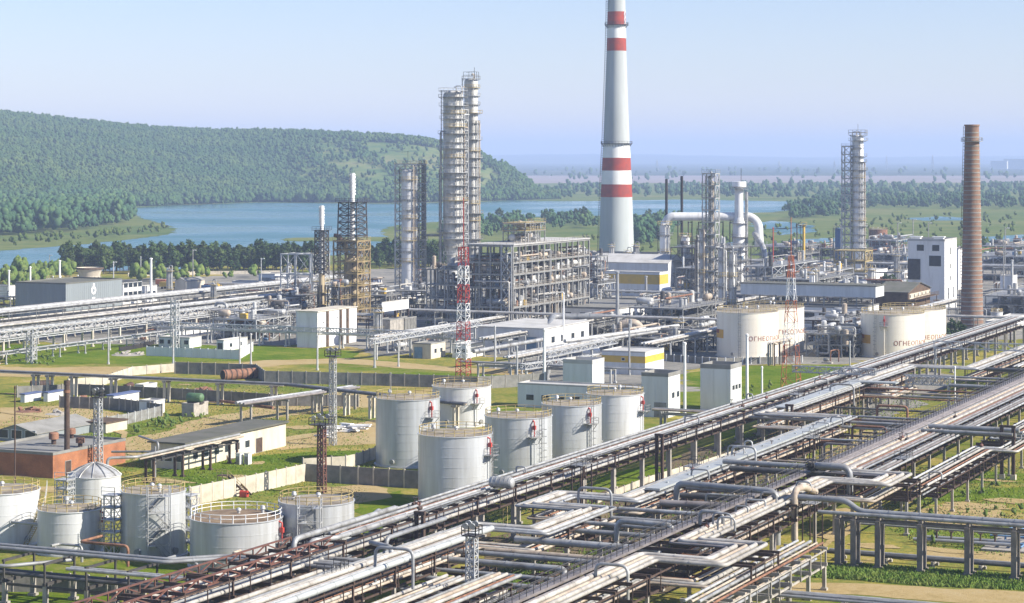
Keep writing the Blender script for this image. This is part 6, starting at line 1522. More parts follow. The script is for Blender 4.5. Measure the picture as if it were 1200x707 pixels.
column('dark blue drum shaped vessel in front of the far column', 983, 316, 9, 267, 2, 'blue_paint', 1, seed=57, ov=.8)

# grey concrete chimney with red and white bands
x, y = P(722.5, 300); s = ppm(x, y); t = thing('chimney', 'giant grey chimney with red and white bands', 'chimney', (x, y, 0))
ZR = [(300, 41.8), (295, 41), (260, 39), (231, 37), (216, 35.6), (200, 34.2), (185, 32.9), (168, 30.8), (130, 28), (100, 25.8), (60, 23), (45, 22.4), (30, 21.7), (14, 21), (0, 20.5), (-45, 18.6)]
def rad(py): return lerp(sorted((p, w) for p, w in ZR), py) / s / 2
for nm, a, c, m in (('shaft', 303, 231, 'chimney_grey'), ('red_band', 231, 216, 'chimney_red'), ('white_band', 216, 200, 'chimney_white'), ('red_band', 200, 185, 'chimney_red'), ('white_band', 185, 169.5, 'chimney_white'), ('shaft', 169.5, 60, 'chimney_grey'),
                    ('red_band', 60, 45, 'chimney_red'), ('white_band', 45, 30, 'chimney_white'), ('red_band', 30, 14, 'chimney_red'), ('shaft', 14, -30, 'chimney_grey'), ('red_band', -30, -45, 'chimney_red')):
    n = 12 if abs(a - c) > 40 else 3; b = MB(); b.lathe(x, y, [(rad(a + (c - a) * k / n), max(0, z_at(a + (c - a) * k / n, x, y))) for k in range(n + 1)], 48, share=True); b.build(nm, m, t)
for py in (168.5, 29.5):
    z = z_at(py, x, y); r = rad(py); b = MB(); b.lathe(x, y, [(r, z), (r + 1.5, z), (r + 1.5, z + .2), (r, z + .2)], 36); b.ring(x, y, z + 1.3, r + 1.4, .07, 36)
    for k in range(30): a = 2 * PI * k / 30; c, d = math.cos(a), math.sin(a); b.bar((x + (r + 1.4) * c, y + (r + 1.4) * d, z), (x + (r + 1.4) * c, y + (r + 1.4) * d, z + 1.3), .1); b.bar((x + r * c, y + r * d, z - 1.8), (x + (r + 1.4) * c, y + (r + 1.4) * d, z), .16)
    b.build('gallery', 'steel_dark', t)
b = MB(); a = cam_ang(x, y) - 1.45
for k in range(160):
    py = 298 - k * 2.1; r = rad(py); z = z_at(py, x, y); b.bar((x + r * math.cos(a), y + r * math.sin(a), z), (x + (r + 1.0) * math.cos(a), y + (r + 1.0) * math.sin(a), z), .45, .25)
b.tube([(x + (rad(p) + 1.0) * math.cos(a), y + (rad(p) + 1.0) * math.sin(a), z_at(p, x, y)) for p in range(298, -44, -18)], .12, 4); b.build('caged_ladder', 'steel_dark', t)
b = MB(); b.tube([(x + (rad(p) + .06) * math.cos(cam_ang(x, y) + 1.05 + .06 * math.sin(p)), y + (rad(p) + .06) * math.sin(cam_ang(x, y) + 1.05 + .06 * math.sin(p)), z_at(p, x, y)) for p in range(29, 12, -2)], .45, 6); b.build('paint_streak', 'white_paint', t)
# brick chimney
x, y = P(1139, 388); s = ppm(x, y); t = thing('chimney', 'weathered banded brick chimney beside the cream tanks', 'chimney', (x, y, 0)); h = z_at(148, x, y); r0, r1 = 26.6 / s / 2, 16.2 / s / 2
b = MB(); n = 20; b.lathe(x, y, [(r0 + (r1 - r0) * k / n, h * k / n) for k in range(n + 1)] + [(r1 + .25, h), (r1 + .25, h + .5), (r1 - .5, h + .5)], 36, share=False); b.build('shaft', 'chimney_brick', t)
b = MB()
z = 2.2
while z < h - 1: r = r0 + (r1 - r0) * z / h; b.lathe(x, y, [(r, z), (r + .1, z + .02), (r + .1, z + .34), (r, z + .36)], 36); z += 1.42
b.build('brick_hoops', 'roof_grey', t)
z = z_at(166, x, y); r = r0 + (r1 - r0) * z / h; b = MB(); b.lathe(x, y, [(r, z), (r + 1.2, z), (r + 1.2, z + .15), (r, z + .15)], 24); b.ring(x, y, z + 1.2, r + 1.1, .06, 24); b.ring(x, y, z + .65, r + 1.1, .05, 24)
for k in range(18): a = 2 * PI * k / 18; b.bar((x + (r + 1.1) * math.cos(a), y + (r + 1.1) * math.sin(a), z), (x + (r + 1.1) * math.cos(a), y + (r + 1.1) * math.sin(a), z + 1.2), .08)
b.build('gallery', 'steel_grey', t)
b = MB(); a = cam_ang(x, y) - 1.4
for k in range(int(h)): r = r0 + (r1 - r0) * k / h; b.bar((x + r * math.cos(a), y + r * math.sin(a), k + 1), (x + (r + .5) * math.cos(a), y + (r + .5) * math.sin(a), k + 1), .25, .12)
b.tube([(x + (r0 + .5) * math.cos(a), y + (r0 + .5) * math.sin(a), 1), (x + (r1 + .5) * math.cos(a), y + (r1 + .5) * math.sin(a), h)], .07, 4); b.build('rung_ladder', 'steel_brown', t)
x, y = P(78.5, 556); s = ppm(x, y); h = z_at(446, x, y); t = thing('stack', 'tall dark rusty stack beside the brick boiler house', 'stack', (x, y, 0)); b = MB(); b.lathe(x, y, [(.62, 0), (.5, 5), (.48, h - .8), (.56, h - .8), (.56, h), (.4, h)], 16); b.build('shaft', 'steel_brown', t)
b = MB(); b.lathe(x, y, [(.52, h * .87), (.6, h * .87), (.6, h * .9), (.52, h * .9)], 16); b.build('collar', 'rust_pipe', t)
# ---------------------------------------------------------------- left and middle racks
def far_rack_y(desc, x0, x1, ya, yb, z1, z2, specs, specs2, step=14, m='concrete'):
    rack_y(f'pipe rack, {desc}', x0, x1, seq(ya, yb, step), z1, z2, cm=m, bm='steel_grey', cw=.5)
    xm = (x0 + x1) / 2
    deck(f'top of {desc}', [(xm, ya - 6), (xm, yb + 4)], z2 or z1, specs, 'the lake side', .25)
    if specs2: deck(f'bottom of {desc}', [(xm, ya - 6), (xm, yb + 4)], z1, specs2, 'the lake side', .6)
far_rack_y('big bundle before the grey hall', -437, -428, 520, 775, 4.6, 7.2, [(.5, AL), (.75, WH), (.4, AL), (.85, AB), (.45, WH), (.5, AL)], [(.4, WH), (.4, AL), (.5, WH)])
far_rack_y('second bundle before the grey hall', -409, -402, 500, 760, 3.8, 6.2, [(.45, AB), (.6, WH), (.45, AL), (.45, WH)], [(.4, BE), (.4, AL)])
rack_y('pale lattice gallery on concrete footed posts before the grey hall bundle', -386, -382.5, seq(486, 700, 14), 5.2, None, 'concrete_pale', 'galvanised', cw=.55)
truss('lattice_girder', 'long pale lattice gallery running before the grey hall pipe bundle', 'gallery', (-386, 478, 5.25), (-386, 690, 5.25), 2.2, 42, .2, 'galvanised', 3.4)
deck('pale lattice gallery before the grey hall', [(-384.3, 478), (-384.3, 700)], 5.4, [(.4, AL), (.45, WH), (.35, AL)], 'the lake side', .3)
deck('thin line rack before the pale lattice gallery', [(-372, 470), (-372, 600), (-372, 640)], 3.2, [(.22, AL), (.26, AL)], 'the lake side', .4)
rack_y('thin line rack standing before the pale lattice gallery', -373.2, -370.8, seq(474, 640, 12), 3.2, None, 'galvanised', 'galvanised', cw=.3)
# second band towards the furnaces
far_rack_y('bundle leading to the furnaces', -396, -390, 590, 700, 4.6, 7.6, [(.4, AL), (.6, AB), (.4, WH), (.5, AL)], [(.4, WH), (.35, BE)], 13)
rack_x('cross rack in front of the furnaces', 606, 611, seq(-392, -335, 9.5), 4.2, 6.4, 'galvanised', 'steel_grey')
deck('cross rack in front of the furnaces', [(-396, 608.5), (-322, 608.5)], 6.4, [(.35, AL), (.5, AB), (.4, AL), (.35, WH)], 'the far side', .3)
rack_x('lattice rail rack along the front of the brown columned block', 566, 568, seq(-376, -250, 9), 4.6, None, 'galvanised', 'galvanised', cw=.36)
truss('lattice_girder', 'thin pale lattice gallery passing before the brown columned block', 'gallery', (-378, 566, 4.65), (-270, 566, 4.65), 1.3, 40, .16, 'galvanised', 1.6)
pipe([(-384, 612, 4), (-384, 612, 8.6), (-380, 612, 8.6), (-380, 612, 4)], .5, AL, 'upright silver pipe loop above the bundle leading to the furnaces', None, bend=1.2)
# J trestle
J0 = P(-30, 433, 5.4); J1 = P(338, 450, 5.4); J2 = P(546, 473, 5.4)
t = thing('pipe_rack', 'long low trestle of concrete posts crossing the yard to the silver tanks', 'pipe rack', (*P(140, 470), 0))
for px in (-8, 46, 63, 92, 139, 201, 262, 322, 375, 410, 440, 497, 535):
    if px <= 338: f = (px + 30) / 368; x, y = J0[0] + (J1[0] - J0[0]) * f, J0[1] + (J1[1] - J0[1]) * f
    else: f = (px - 338) / 208; x, y = J1[0] + (J2[0] - J1[0]) * f, J1[1] + (J2[1] - J1[1]) * f
    b = MB(); b.cbox(x, y, 4.5, 1.0, 2.6, .4); o = b.build('cap_beam', 'concrete', t)
    for dy in (-.9, .9): c = MB(); c.cbox(x, y + dy, 0, .5, .5, 4.5); c.build('post', 'concrete_pale', o)
for k, (dy, z, r, m) in enumerate(((1.0, 5.25, .28, AL), (.2, 5.2, .22, BE), (-.7, 5.25, .3, DK))):
    pipe([(J0[0], J0[1] + dy, z), (J1[0], J1[1] + dy, z), (J2[0], J2[1] + dy, z)], r, m, f'{PCOL[m]} pipe, {ORD[k]} from the far side, on the trestle crossing the yard')
b = MB(); n = 70
for k in range(n):
    f = k / n; x, y = J0[0] + (J1[0] - J0[0]) * f, J0[1] + (J1[1] - J0[1]) * f; b.cbox(x, y, 4.95, 1.3, 2.4, .16)
b.build('sleeper', 'concrete_pale', t)
# slanted covered pipe (281..415)
a = P(281, 474, 4.6); c = P(417, 447, 6.0)
rk = thing('pipe_rack', 'slanting rack of silver lagged pipes between yard trestles', 'pipe rack', (*a, 0)); 
for f in (.05, .35, .65, .95):
    x, y = a[0] + (c[0] - a[0]) * f, a[1] + (c[1] - a[1]) * f; b = MB(); b.cbox(x, y, 4.0, 3.2, .4, .4); o = b.build('cap_beam', 'steel_grey', rk)
    for dx in (-1.2, 1.2): q = MB(); q.cbox(x + dx, y, 0, .4, .4, 4.0); q.build('post', 'concrete', o)
for k, (d, r, m) in enumerate(((-.9, .4, AB), (0, .34, AL), (.9, .3, MA))): pipe([(a[0] + d, a[1], 4.4 + r), (c[0] + d, c[1], 4.4 + r)], r, m, f'{PCOL[m]} pipe, {ORD[k]} from the lake side, on the slanting yard rack')
pipe([(*P(258, 470, 3.6), 3.6), (*P(320, 478, 3.6), 3.6)], .3, RU, 'rusty red pipe beside the slanting yard rack')
# trestle along the long beige building
a = P(150, 530, 4.8); xx = P(268, 512, 4.8)[0]
yb = u_at(283, a[0] + 6)
rack_y('pipe trestle running along the long beige building', a[0] + 5, a[0] + 6.6, seq(a[1] - 2, yb, 9), 4.4, None, 'steel_brown', 'steel_dark', cw=.36)
pipe([(a[0] + 2, a[1] - 9, 1), (a[0] + 2, a[1] - 9, 5), (a[0] + 5.6, a[1] - 6, 5), (a[0] + 5.6, yb, 5)], .26, AL, 'silver pipe on the trestle beside the long beige building')
pipe([(a[0] + 6.4, a[1] - 6, 4.7), (a[0] + 6.4, yb, 4.7)], .16, BE, 'beige pipe on the trestle beside the long beige building')
x, y = P(204, 556); pipe([(x - 9, y - 6, 4.2), (x, y - 5, 4.6), (x, y - 5, 6.2), (x - 8, y + 1, 6.2)], .2, AL, 'silver pipe frame standing at the near end of the long beige building')
x, y = P(200, 560); pipe([(x, y - 4.8, 0), (x, y - 4.8, 6)], .16, GY, 'thin grey pipe post holding the silver frame near the beige building')
# centre walkways / conveyors
def gallery(label, a, c, za, zb, w=1.6, m='galvanised', n=14):
    p = P(*a, za); q = P(*c, zb); th = truss('lattice_girder', label, 'gallery', (*p, za), (*q, zb), 1.3, n, .16, m, w)
    P0, Q0 = Vector((*p, za)), Vector((*q, zb)); d = (Q0 - P0).normalized(); side = Vector((d.y, -d.x, 0)) * w
    b = MB(); b.hexa([P0, P0 + side, Q0 + side, Q0], [v + Vector((0, 0, .1)) for v in (P0, P0 + side, Q0 + side, Q0)]); b.build('deck', m, th)
    for f in (.05, .35, .65, .95):
        s_ = P0 + (Q0 - P0) * f + side * .5; b = MB(); b.box(s_.x - .25, s_.y - .25, 0, s_.x + .25, s_.y + .25, s_.z - .12); b.build('post', 'galvanised', th)
gallery('pale lattice walkway climbing towards the white pump house', (432, 403), (560, 381), 4.5, 7, n=26)
gallery('short lattice walkway with white posts before the flat roofed building', (636, 419), (718, 402), 4.2, 5.2, n=14)
gallery('low lattice walkway between the striped mast and grey cabin', (610, 433), (690, 422), 3.2, 4, n=14)
for k, (a, c, za, zb, r, m) in enumerate((((662, 400), (795, 382), 4.4, 6.5, .6, AB), ((666, 404), (770, 389), 4.4, 6.0, .45, AL), ((600, 415), (660, 405), 3.5, 4.2, .5, AL), ((555, 412), (636, 398), 4.5, 5.4, .55, AL))):
    pipe([(*P(*a, za), za), (*P(*c, zb), zb)], r, m, ['bright thick silver pipe rising past the white pump house', 'thinner silver pipe below the bright thick one by the pump house', 'short silver pipe before the white pump house wall', 'silver pipe slanting beside the striped mast foot'][k])
x, y = P(643, 405); pipe([(*P(641, 410), 1), (*P(641, 410), 5.4), (*P(648, 396), 6.6), (*P(706, 396), 6.6)], .95, GY, 'thick lagged grey duct climbing over the white pump house', None, n=12)
x, y = P(736, 401); pipe([(x - 3, y, 0), (x - 3, y, 5.4), (x + 2.4, y + 1.5, 5.8), (x + 4.2, y + 2, 2)], 1.3, BE, 'fat pale duct elbow beside the flat roofed building', None, n=12, bend=2.4)
rack_x('pipe rack across the foot of the banded control building', 742, 747, seq(-345, -200, 12), 4.4, 7, 'galvanised', 'steel_grey')
deck('rack across the foot of the control building', [(-350, 744.5), (-190, 744.5)], 7, [(.4, AL), (.5, AB), (.35, DK), (.4, AL)], 'the far side', .3)
rack_x('pipe rack crossing behind the cream tanks', 668, 673, seq(-228, -140, 11), 4.4, 7, 'steel_brown', 'steel_grey')
deck('rack crossing behind the cream tanks', [(-234, 670.5), (-136, 670.5)], 7, [(.35, AL), (.45, WH), (.3, BE), (.4, AL)], 'the far side', .3)
rack_x('far long pipe rack beyond the tower block', 960, 965, seq(-330, -100, 16), 5, 8, 'galvanised', 'steel_grey')
deck('far long rack beyond the tower block', [(-335, 962.5), (-90, 962.5)], 8, [(.5, AL), (.7, AB), (.5, WH), (.6, AL)], 'the far side', .3)
deck('pipe line beside the rusty pipe unit', [(-196, 640), (-150, 640)], 3.2, [(.5, WH), (.6, AB), (.4, AL)], 'the far side', .4)
rack_x('low sleepers under the white lines by the rusty unit', 638.2, 641.8, seq(-194, -152, 10), 3.2, None, 'concrete', 'steel_grey', False)
rack_x('middle rack running below the open process block', 640, 645, seq(-330, -205, 11), 3.8, 5.8, 'galvanised', 'steel_grey')
deck('middle rack below the open process block', [(-335, 642.5), (-200, 642.5)], 5.8, [(.3, AL), (.45, AB), (.3, BE), (.4, WH)], 'the far side', .3)
rack_x('rack on the near side of the grey cabins', 506, 509, seq(-240, -196, 9), 3.6, None, 'galvanised', 'steel_grey')
deck('rack on the near side of the grey cabins', [(-246, 507.5), (-190, 507.5)], 3.6, [(.3, AL), (.3, GY)], 'the far side', .3)
deck('low line behind the silver tanks', [(-160, 420), (-128, 420)], 4.6, [(.36, GY), (.3, BE)], 'the far side', .5)
rack_x('low grey pipe support beyond the far silver tank', 419, 421.4, [-158, -150, -142], 4.6, None, 'steel_grey', 'steel_grey')
# ---------------------------------------------------------------- lattice masts
def mast(label, px, py, ytop, wbot, wtop, colours, n=None, pole=0, ypole=None, plat=None, name='lattice_mast', lamps=0, t_=None, antenna=False):
    x, y = P(px, py); s = ppm(x, y); h = z_at(ytop, x, y); w0 = wbot / s / (CA + SA * .3); w1 = wtop / s / (CA + SA * .3)
    t = thing(name, label, 'mast', (x, y, 0)); k = len(colours); n = n or max(2, int(h / (w0 + w1) / k * 1.6)); th = t_ or max(.1, .05 + w0 * .035)
    for c, m in enumerate(colours):
        b = MB(); za, zb = h * c / k, h * (c + 1) / k
        def wd(z): return w0 + (w1 - w0) * z / h
        for i in range(n):
            z0 = za + (zb - za) * i / n; z1 = za + (zb - za) * (i + 1) / n; a, e = wd(z0) / 2, wd(z1) / 2
            for sx, sy, ux, uy in ((-1, -1, 1, -1), (1, -1, 1, 1), (1, 1, -1, 1), (-1, 1, -1, -1)):
                b.bar((x + sx * a, y + sy * a, z0), (x + sx * e, y + sy * e, z1), th * 1.5)
                if (i + (sx > 0)) % 2: b.bar((x + sx * a, y + sy * a, z0), (x + ux * e, y + uy * e, z1), th)
                else: b.bar((x + ux * a, y + uy * a, z0), (x + sx * e, y + sy * e, z1), th)
                b.bar((x + sx * e, y + sy * e, z1), (x + ux * e, y + uy * e, z1), th)
        b.build('lattice_section', m, t)
    if ypole: b = MB(); b.bar((x, y, h - 1), (x, y, z_at(ypole, x, y)), .16); b.build('top_pole', colours[-1], t)
    if plat:
        b = MB(); w = plat / s / 2; b.box(x - w, y - w, h, x + w, y + w, h + .15); b.rail([(x - w, y - w, h + .15), (x + w, y - w, h + .15), (x + w, y + w, h + .15), (x - w, y + w, h + .15), (x - w, y - w, h + .15)], 1.1, 1.0, .09); b.build('lamp_platform', 'steel_dark', t)
        for i in range(lamps):
            lx = x - w + 2 * w * (i + .5) / lamps; ly = y - w - .05 if i % 2 else y + w
            b = MB(); b.bar((lx, ly, h + .9), (lx, ly, h + 1.3), .1); b.tube([(lx, ly, h + 1.5), (lx, ly - .45, h + 1.35)], [.18, .42], 12); b.build('floodlight', 'galvanised', t)
    return t
mast('tall red and white lattice mast behind the central silver tanks', 543, 443, 290, 14, 9, ['red_paint', 'white_paint', 'red_paint', 'white_paint', 'red_paint', 'white_paint', 'red_paint'], 3, ypole=232, t_=.1)
mast('orange and white lattice mast in front of the cream tanks', 927, 457, 300, 20, 5, ['orange_paint', 'orange_paint', 'white_paint', 'orange_paint', 'white_paint', 'orange_paint'], 2, ypole=255, t_=.085)
mast('rusty red lattice lamp mast with platform by the beige panel fence', 377, 578, 498, 8, 7, ['steel_red'], 11, plat=22, lamps=4, t_=.13)
mast('slim grey lattice mast with lamp platform by the slab heaps', 390, 522, 418, 6.5, 6, ['galvanised'], 18, plat=14, lamps=4, t_=.1)
mast('grey lattice mast behind the brick boiler house', 115, 552, 466, 8, 7, ['galvanised'], 12, plat=11, lamps=3, t_=.11)
mast('near lattice lamp tower rising between the pipe racks', 553, 735, 628, 11.5, 10.5, ['galvanised'], 14, plat=18, lamps=4, t_=.09)
mast('short white lattice pylon at the near end of the pale gallery', 37, 426, 390, 8.5, 8.5, ['galvanised'], 6, t_=.16)
mast('pale lattice pylon beside the boxed loop before the furnaces', 205, 408, 352, 7, 7, ['galvanised'], 7, t_=.16)
for k, (px, py, yt) in enumerate(((893, 440, 395), (1060, 340, 252), (318, 330, 298))):
    pass
# ---------------------------------------------------------------- poles and lamps
def pole(label, px, py, ytop, wpx, m='galvanised', lamp=False, name='pole', cat='pole'):
    x, y = P(px, py); s = ppm(x, y); h = z_at(ytop, x, y); r = wpx / s / 2; t = thing(name, label, cat, (x, y, 0)); b = MB()
    b.tube([(x, y, 0), (x, y, h)], [r, r * .8], 10); b.lathe(x, y, [(r * 1.5, 0), (r * 1.5, .5), (r, .5)], 10); b.build('shaft', m, t)
    b = MB(); b.lathe(x, y, [(r * .8, h), (r * 1.15, h), (r * 1.15, h + .4), (.02, h + .6)], 10); b.build('cap', m, t)
    if lamp: b = MB(); b.tube([(x, y, h - .3), (x + 1.2, y - .3, h + .3)], .07, 5); b.tube([(x + 1.0, y - .3, h + .25), (x + 1.9, y - .5, h + .3)], [.22, .16], 8); b.build('lamp_head', 'white_paint', t)
PL = [('white pole beside the white pump house door', 638, 452, 388, 3.6, 'white_paint'), ('thin white pole in front of the open process block', 660.5, 408, 345, 2.2, 'white_paint'),
      ('thick grey pipe pole in front of the flat roofed building', 723.5, 392, 320, 4.6, 'grey_pipe'), ('shorter grey pipe pole beside the control building', 757, 356, 325, 3.6, 'grey_pipe'),
      ('grey pole standing on the yellow banded store edge', 737.5, 440, 382, 2.6, 'grey_pipe'), ('white pole in front of the gap between the two grey clad blocks', 802.5, 492, 404, 3.6, 'white_paint'),
      ('white stout pole on the grass behind the tank side rack', 875.5, 474, 394, 3.8, 'white_paint'), ('short white pole on the grass near the orange lattice mast', 893, 470, 432, 2.4, 'white_paint'),
      ('thick grey column pole in front of the long grey roofed building', 704.5, 334, 297, 3.4, 'grey_pipe'), ('second grey column pole in front of the long grey roofed building', 743.5, 334, 297, 3.2, 'grey_pipe'),
      ('white stack behind the grey hall, nearest the edge of view', 10.5, 352, 318, 2.6, 'white_paint'), ('white stack rising just past the grey hall end wall', 35.5, 348, 314, 2.4, 'white_paint'), ('white stack beside the round basins', 70, 344, 306.5, 2.8, 'white_paint'),
      ('white chimney pipe beside the small block past the grey hall', 177, 354, 304, 3.4, 'white_paint'), ('white lamp pole on the grass before the pale fence', 127, 427, 380, 2.2, 'galvanised'), ('pale pole at the near corner of the pale blue fence', 203, 427, 388, 2.4, 'galvanised'),
      ('pale pole before the far end of the pale blue fence', 281, 429, 393, 2.4, 'galvanised'), ('second pale pole near the far end of the pale blue fence', 294, 428, 393, 2.4, 'galvanised'), ('pale pole on the grass before the brown columned block', 372, 434, 395, 2.4, 'galvanised'),
      ('pale post under the climbing lattice walkway', 439, 431, 402, 2.6, 'galvanised'), ('pale post below the beige brick store', 467, 430, 402, 2.2, 'galvanised'), ('pale tall pole near the striped mast foot', 580, 432, 384, 2.4, 'galvanised'), ('thin pole on the pump house side of the striped mast', 606, 452, 408, 2.4, 'galvanised'),
      ('slim white tall pole in front of the truss bridge', 1119, 482, 432, 2.2, 'white_paint'), ('short dark post rising from the walkway rack', 1161, 500, 460, 2.4, 'steel_dark'), ('silver lamp standard on the walkway rack', 1174, 500, 468, 1.8, 'alu'),
      ('thin dark tall post before the brick boiler house', 17.5, 568, 456, 2.0, 'steel_brown'), ('grey pole beside the fence of the cream tanks', 996, 444, 402, 1.8, 'galvanised'), ('lamp pole by the pipes between the cream tank pairs', 967, 416, 382, 1.8, 'galvanised'),
      ('tall thin pole beyond the brick chimney', 1176, 352, 283, 1.8, 'steel_grey'), ('stout white pipe post beyond the brick chimney', 1186, 352, 306, 3.4, 'galvanised'), ('thin red and white rod above the tank side pipe unit', 906, 342, 268, 1.6, 'red_paint'), ('dark lamp pole beside the orange lattice mast', 934, 342, 264, 1.6, 'steel_dark'),
      ('white pipe post in front of the blue roofed shed', 966, 345, 308, 2.6, 'white_paint'), ('white pipe post in front of the far column foot', 984, 345, 308, 2.4, 'white_paint'), ('thin grey lamp pole among the lakeside trees', 58, 316, 300, 1.2, 'steel_grey'), ('white lamp pole behind the white annexe', 133, 345, 308, 1.6, 'galvanised'),
      ('thin tall pole in the tree row near the white chimney pipe', 165, 330, 302, 1.2, 'galvanised'), ('lamp pole in front of the tree row behind the pipe bundle', 226, 336, 294, 1.4, 'steel_grey'), ('lamp pole near the white open steelwork', 306, 340, 304, 1.4, 'galvanised'),
      ('thin mast on the nearest central silver tank edge', 458, 545, 440, 1.2, 'steel_grey')]
for a in PL: pole(*a, lamp=('lamp' in a[0]), name='lamp_post' if 'lamp' in a[0] else 'pole', cat='lamp post' if 'lamp' in a[0] else 'pole')
for k, (px, py, yt) in enumerate(((1052, 316, 262), (1070, 318, 258), (1088, 316, 262), (1178, 330, 268))):
    pole(['first thin far lamp pole beyond the far column', 'thin far pole with bulb behind the tower block', 'thin far lamp pole closest to the tower block roof', 'thin far lamp pole beyond the brick chimney'][k], px, py, yt, 1.3, 'steel_grey', True, 'lamp_post', 'lamp post')
# hazy pylons and pale blocks on the far plain
for k, (px, D, h) in enumerate(((1093, 7800, 60), (1039, 9000, 58), (978, 7600, 40), (913, 7900, 40), (770, 8000, 44))):
    x, y = far(px, D); b = MB()
    for sx in (-1, 1):
        for sy in (-1, 1): b.bar((x + sx * 5, y + sy * 5, 0), (x, y, h), .9)
    for z in (.55, .7, .85): b.bar((x - 9 * (1.3 - z), y, h * z), (x + 9 * (1.3 - z), y, h * z), .9)
    for i in range(6):
        f = i / 7; w = 5 * (1 - f); b.bar((x - w, y - w, h * f), (x + w * .85, y - w * .85, h * (f + .14)), .6)
    tag(b.build('power_pylon', 'galvanised'), 'faint power pylon on the hazy far plain', 'pylon', 'power pylons on the far plain')
for k, (px, D) in enumerate(((1171, 9500), (1186, 9700), (1196, 9600), (1204, 9400))):
    x, y = far(px, D); bb_ = MB(); bb_.box(x - 35, y - 10, 0, x + 35, y + 10, 34 + 8 * (k % 2)); t = thing('apartment_block', 'pale distant block on the hazy plain at the edge of view', 'building', (x, y, 0), 'distant pale blocks on the plain'); bb_.build('wall', 'plaster_white', t); bb_ = MB(); bb_.box(x - 35.5, y - 10.5, 34.01 + 8 * (k % 2), x + 35.5, y + 10.5, 35.2 + 8 * (k % 2)); bb_.build('roof', 'roof_pale', t)
# lakeside hut
x, y = P(224, 239.2); t = thing('hut', 'tiny white hut on the far lake shore', 'hut', (x, y, 0)); b = MB(); b.box(x - 5, y - 4, 0, x + 5, y + 4, 3.4); b.build('wall', 'plaster_white', t); b = MB(); b.hexa([(x - 5.4, y - 4.4, 4), (x + 5.4, y - 4.4, 4), (x + 5.4, y + 4.4, 4), (x - 5.4, y + 4.4, 4)], [(x - 5.4, y - .2, 6), (x + 5.4, y - .2, 6), (x + 5.4, y + .2, 6), (x - 5.4, y + .2, 6)]); b.build('roof', 'roof_grey', t)
# ---------------------------------------------------------------- long grass on the near verges
def tufts(name, poly, n, h, label):
    q = [P(*p) for p in poly]; X = np.array([p[0] for p in q]); Y = np.array([p[1] for p in q]); pts = []
    rs = random.Random(len(poly) * 7 + n)
    while len(pts) < n:
        x = rs.uniform(X.min(), X.max()); y = rs.uniform(Y.min(), Y.max())
        if inside(x, y, q): pts.append((x, y))
    A_ = np.array(pts); k = len(A_); a = rng.uniform(0, 2 * PI, k); w = rng.uniform(.05, .2, k); hh = h * rng.uniform(.4, 1.3, k); lx = rng.normal(0, .2, k); ly = rng.normal(0, .2, k)
    V = np.stack([np.stack([A_[:, 0] - w * np.cos(a), A_[:, 1] - w * np.sin(a), np.zeros(k)], 1), np.stack([A_[:, 0] + w * np.cos(a), A_[:, 1] + w * np.sin(a), np.zeros(k)], 1), np.stack([A_[:, 0] + lx, A_[:, 1] + ly, hh], 1)], 1).reshape(-1, 3)
    me = bpy.data.meshes.new(name); me.from_pydata(V.tolist(), [], np.arange(3 * k).reshape(-1, 3).tolist()); me.materials.append(M['grass_tuft']); o = bpy.data.objects.new(name, me); COL.objects.link(o)
    tag(o, label, 'grass', None, 'stuff')
tufts('long_grass', [(942, 662), (1010, 662), (1100, 668), (1220, 677), (1220, 693), (1080, 687), (985, 679), (935, 676)], 14000, .4, 'long green grass on the near verge below the concrete posts')
tufts('long_grass', [(180, 545), (260, 538), (330, 532), (430, 528), (430, 590), (300, 600), (215, 578), (180, 570)], 4000, .16, 'green grass between the brick boiler house and the fences')
tufts('long_grass', [(560, 675), (720, 640), (760, 620), (640, 700), (560, 720)], 4000, .35, 'grass under the near racks by the lamp tower')
tufts('long_grass', [(1070, 548), (1220, 540), (1220, 660), (1080, 640), (1000, 600)], 6000, .3, 'grass and weeds behind the concrete posts')
pts = scatter([(0, 425), (0, 408), (60, 412), (70, 430)], 60, rf) + scatter([(150, 497), (240, 484), (250, 490), (160, 512)], 40, rf) + scatter([(1050, 600), (1200, 560), (1200, 650), (1080, 640)], 30, rf) + scatter([(830, 462), (1000, 434), (985, 445), (880, 470)], 25, rf)
forest('yard_weeds', pts, 1.1, 'leaf_bush', 5, 'clumps of weeds and low bushes on the yard grass')
# ---------------------------------------------------------------- small plant equipment in the yards
def free(x, y, r):
    return not any(a - r < x < b_ + r and c - r < y < d + r for a, b_, c, d in FOOT)
rc = random.Random(31)
def spots(poly, n, r, tries=4000):
    q = [P(*p) for p in poly]; xs = [p[0] for p in q]; ys = [p[1] for p in q]; out = []
    while len(out) < n and tries:
        tries -= 1; x = rc.uniform(min(xs), max(xs)); y = rc.uniform(min(ys), max(ys))
        if inside(x, y, q) and free(x, y, r): out.append((x, y)); FOOT.append((x - r, x + r, y - r, y + r))
    return out
Z1 = [(430, 418), (470, 330), (720, 318), (860, 330), (850, 430), (640, 432)]
Z2 = [(860, 425), (880, 330), (1130, 310), (1150, 372), (1000, 428), (940, 430)]
Z3 = [(160, 404), (200, 350), (440, 330), (440, 405)]
Z4 = [(1150, 375), (1150, 300), (1300, 300), (1300, 385)]
def hvessel(x, y, L, r, z, m):
    t = thing('horizontal_vessel', 'horizontal vessel on saddles standing among the open pipe units', 'vessel', (x, y, 0), 'horizontal vessels among the pipe units'); b = MB()
    b.drum((x, y - L / 2, z + r), (x, y + L / 2, z + r), r, 14) if rc.random() < .5 else b.drum((x - L / 2, y, z + r), (x + L / 2, y, z + r), r, 14); b.build('shell', m, t)
    s = MB(); s.box(x - .6, y - .6, 0, x + .6, y + .6, z + .2); s.build('support', 'concrete', t)
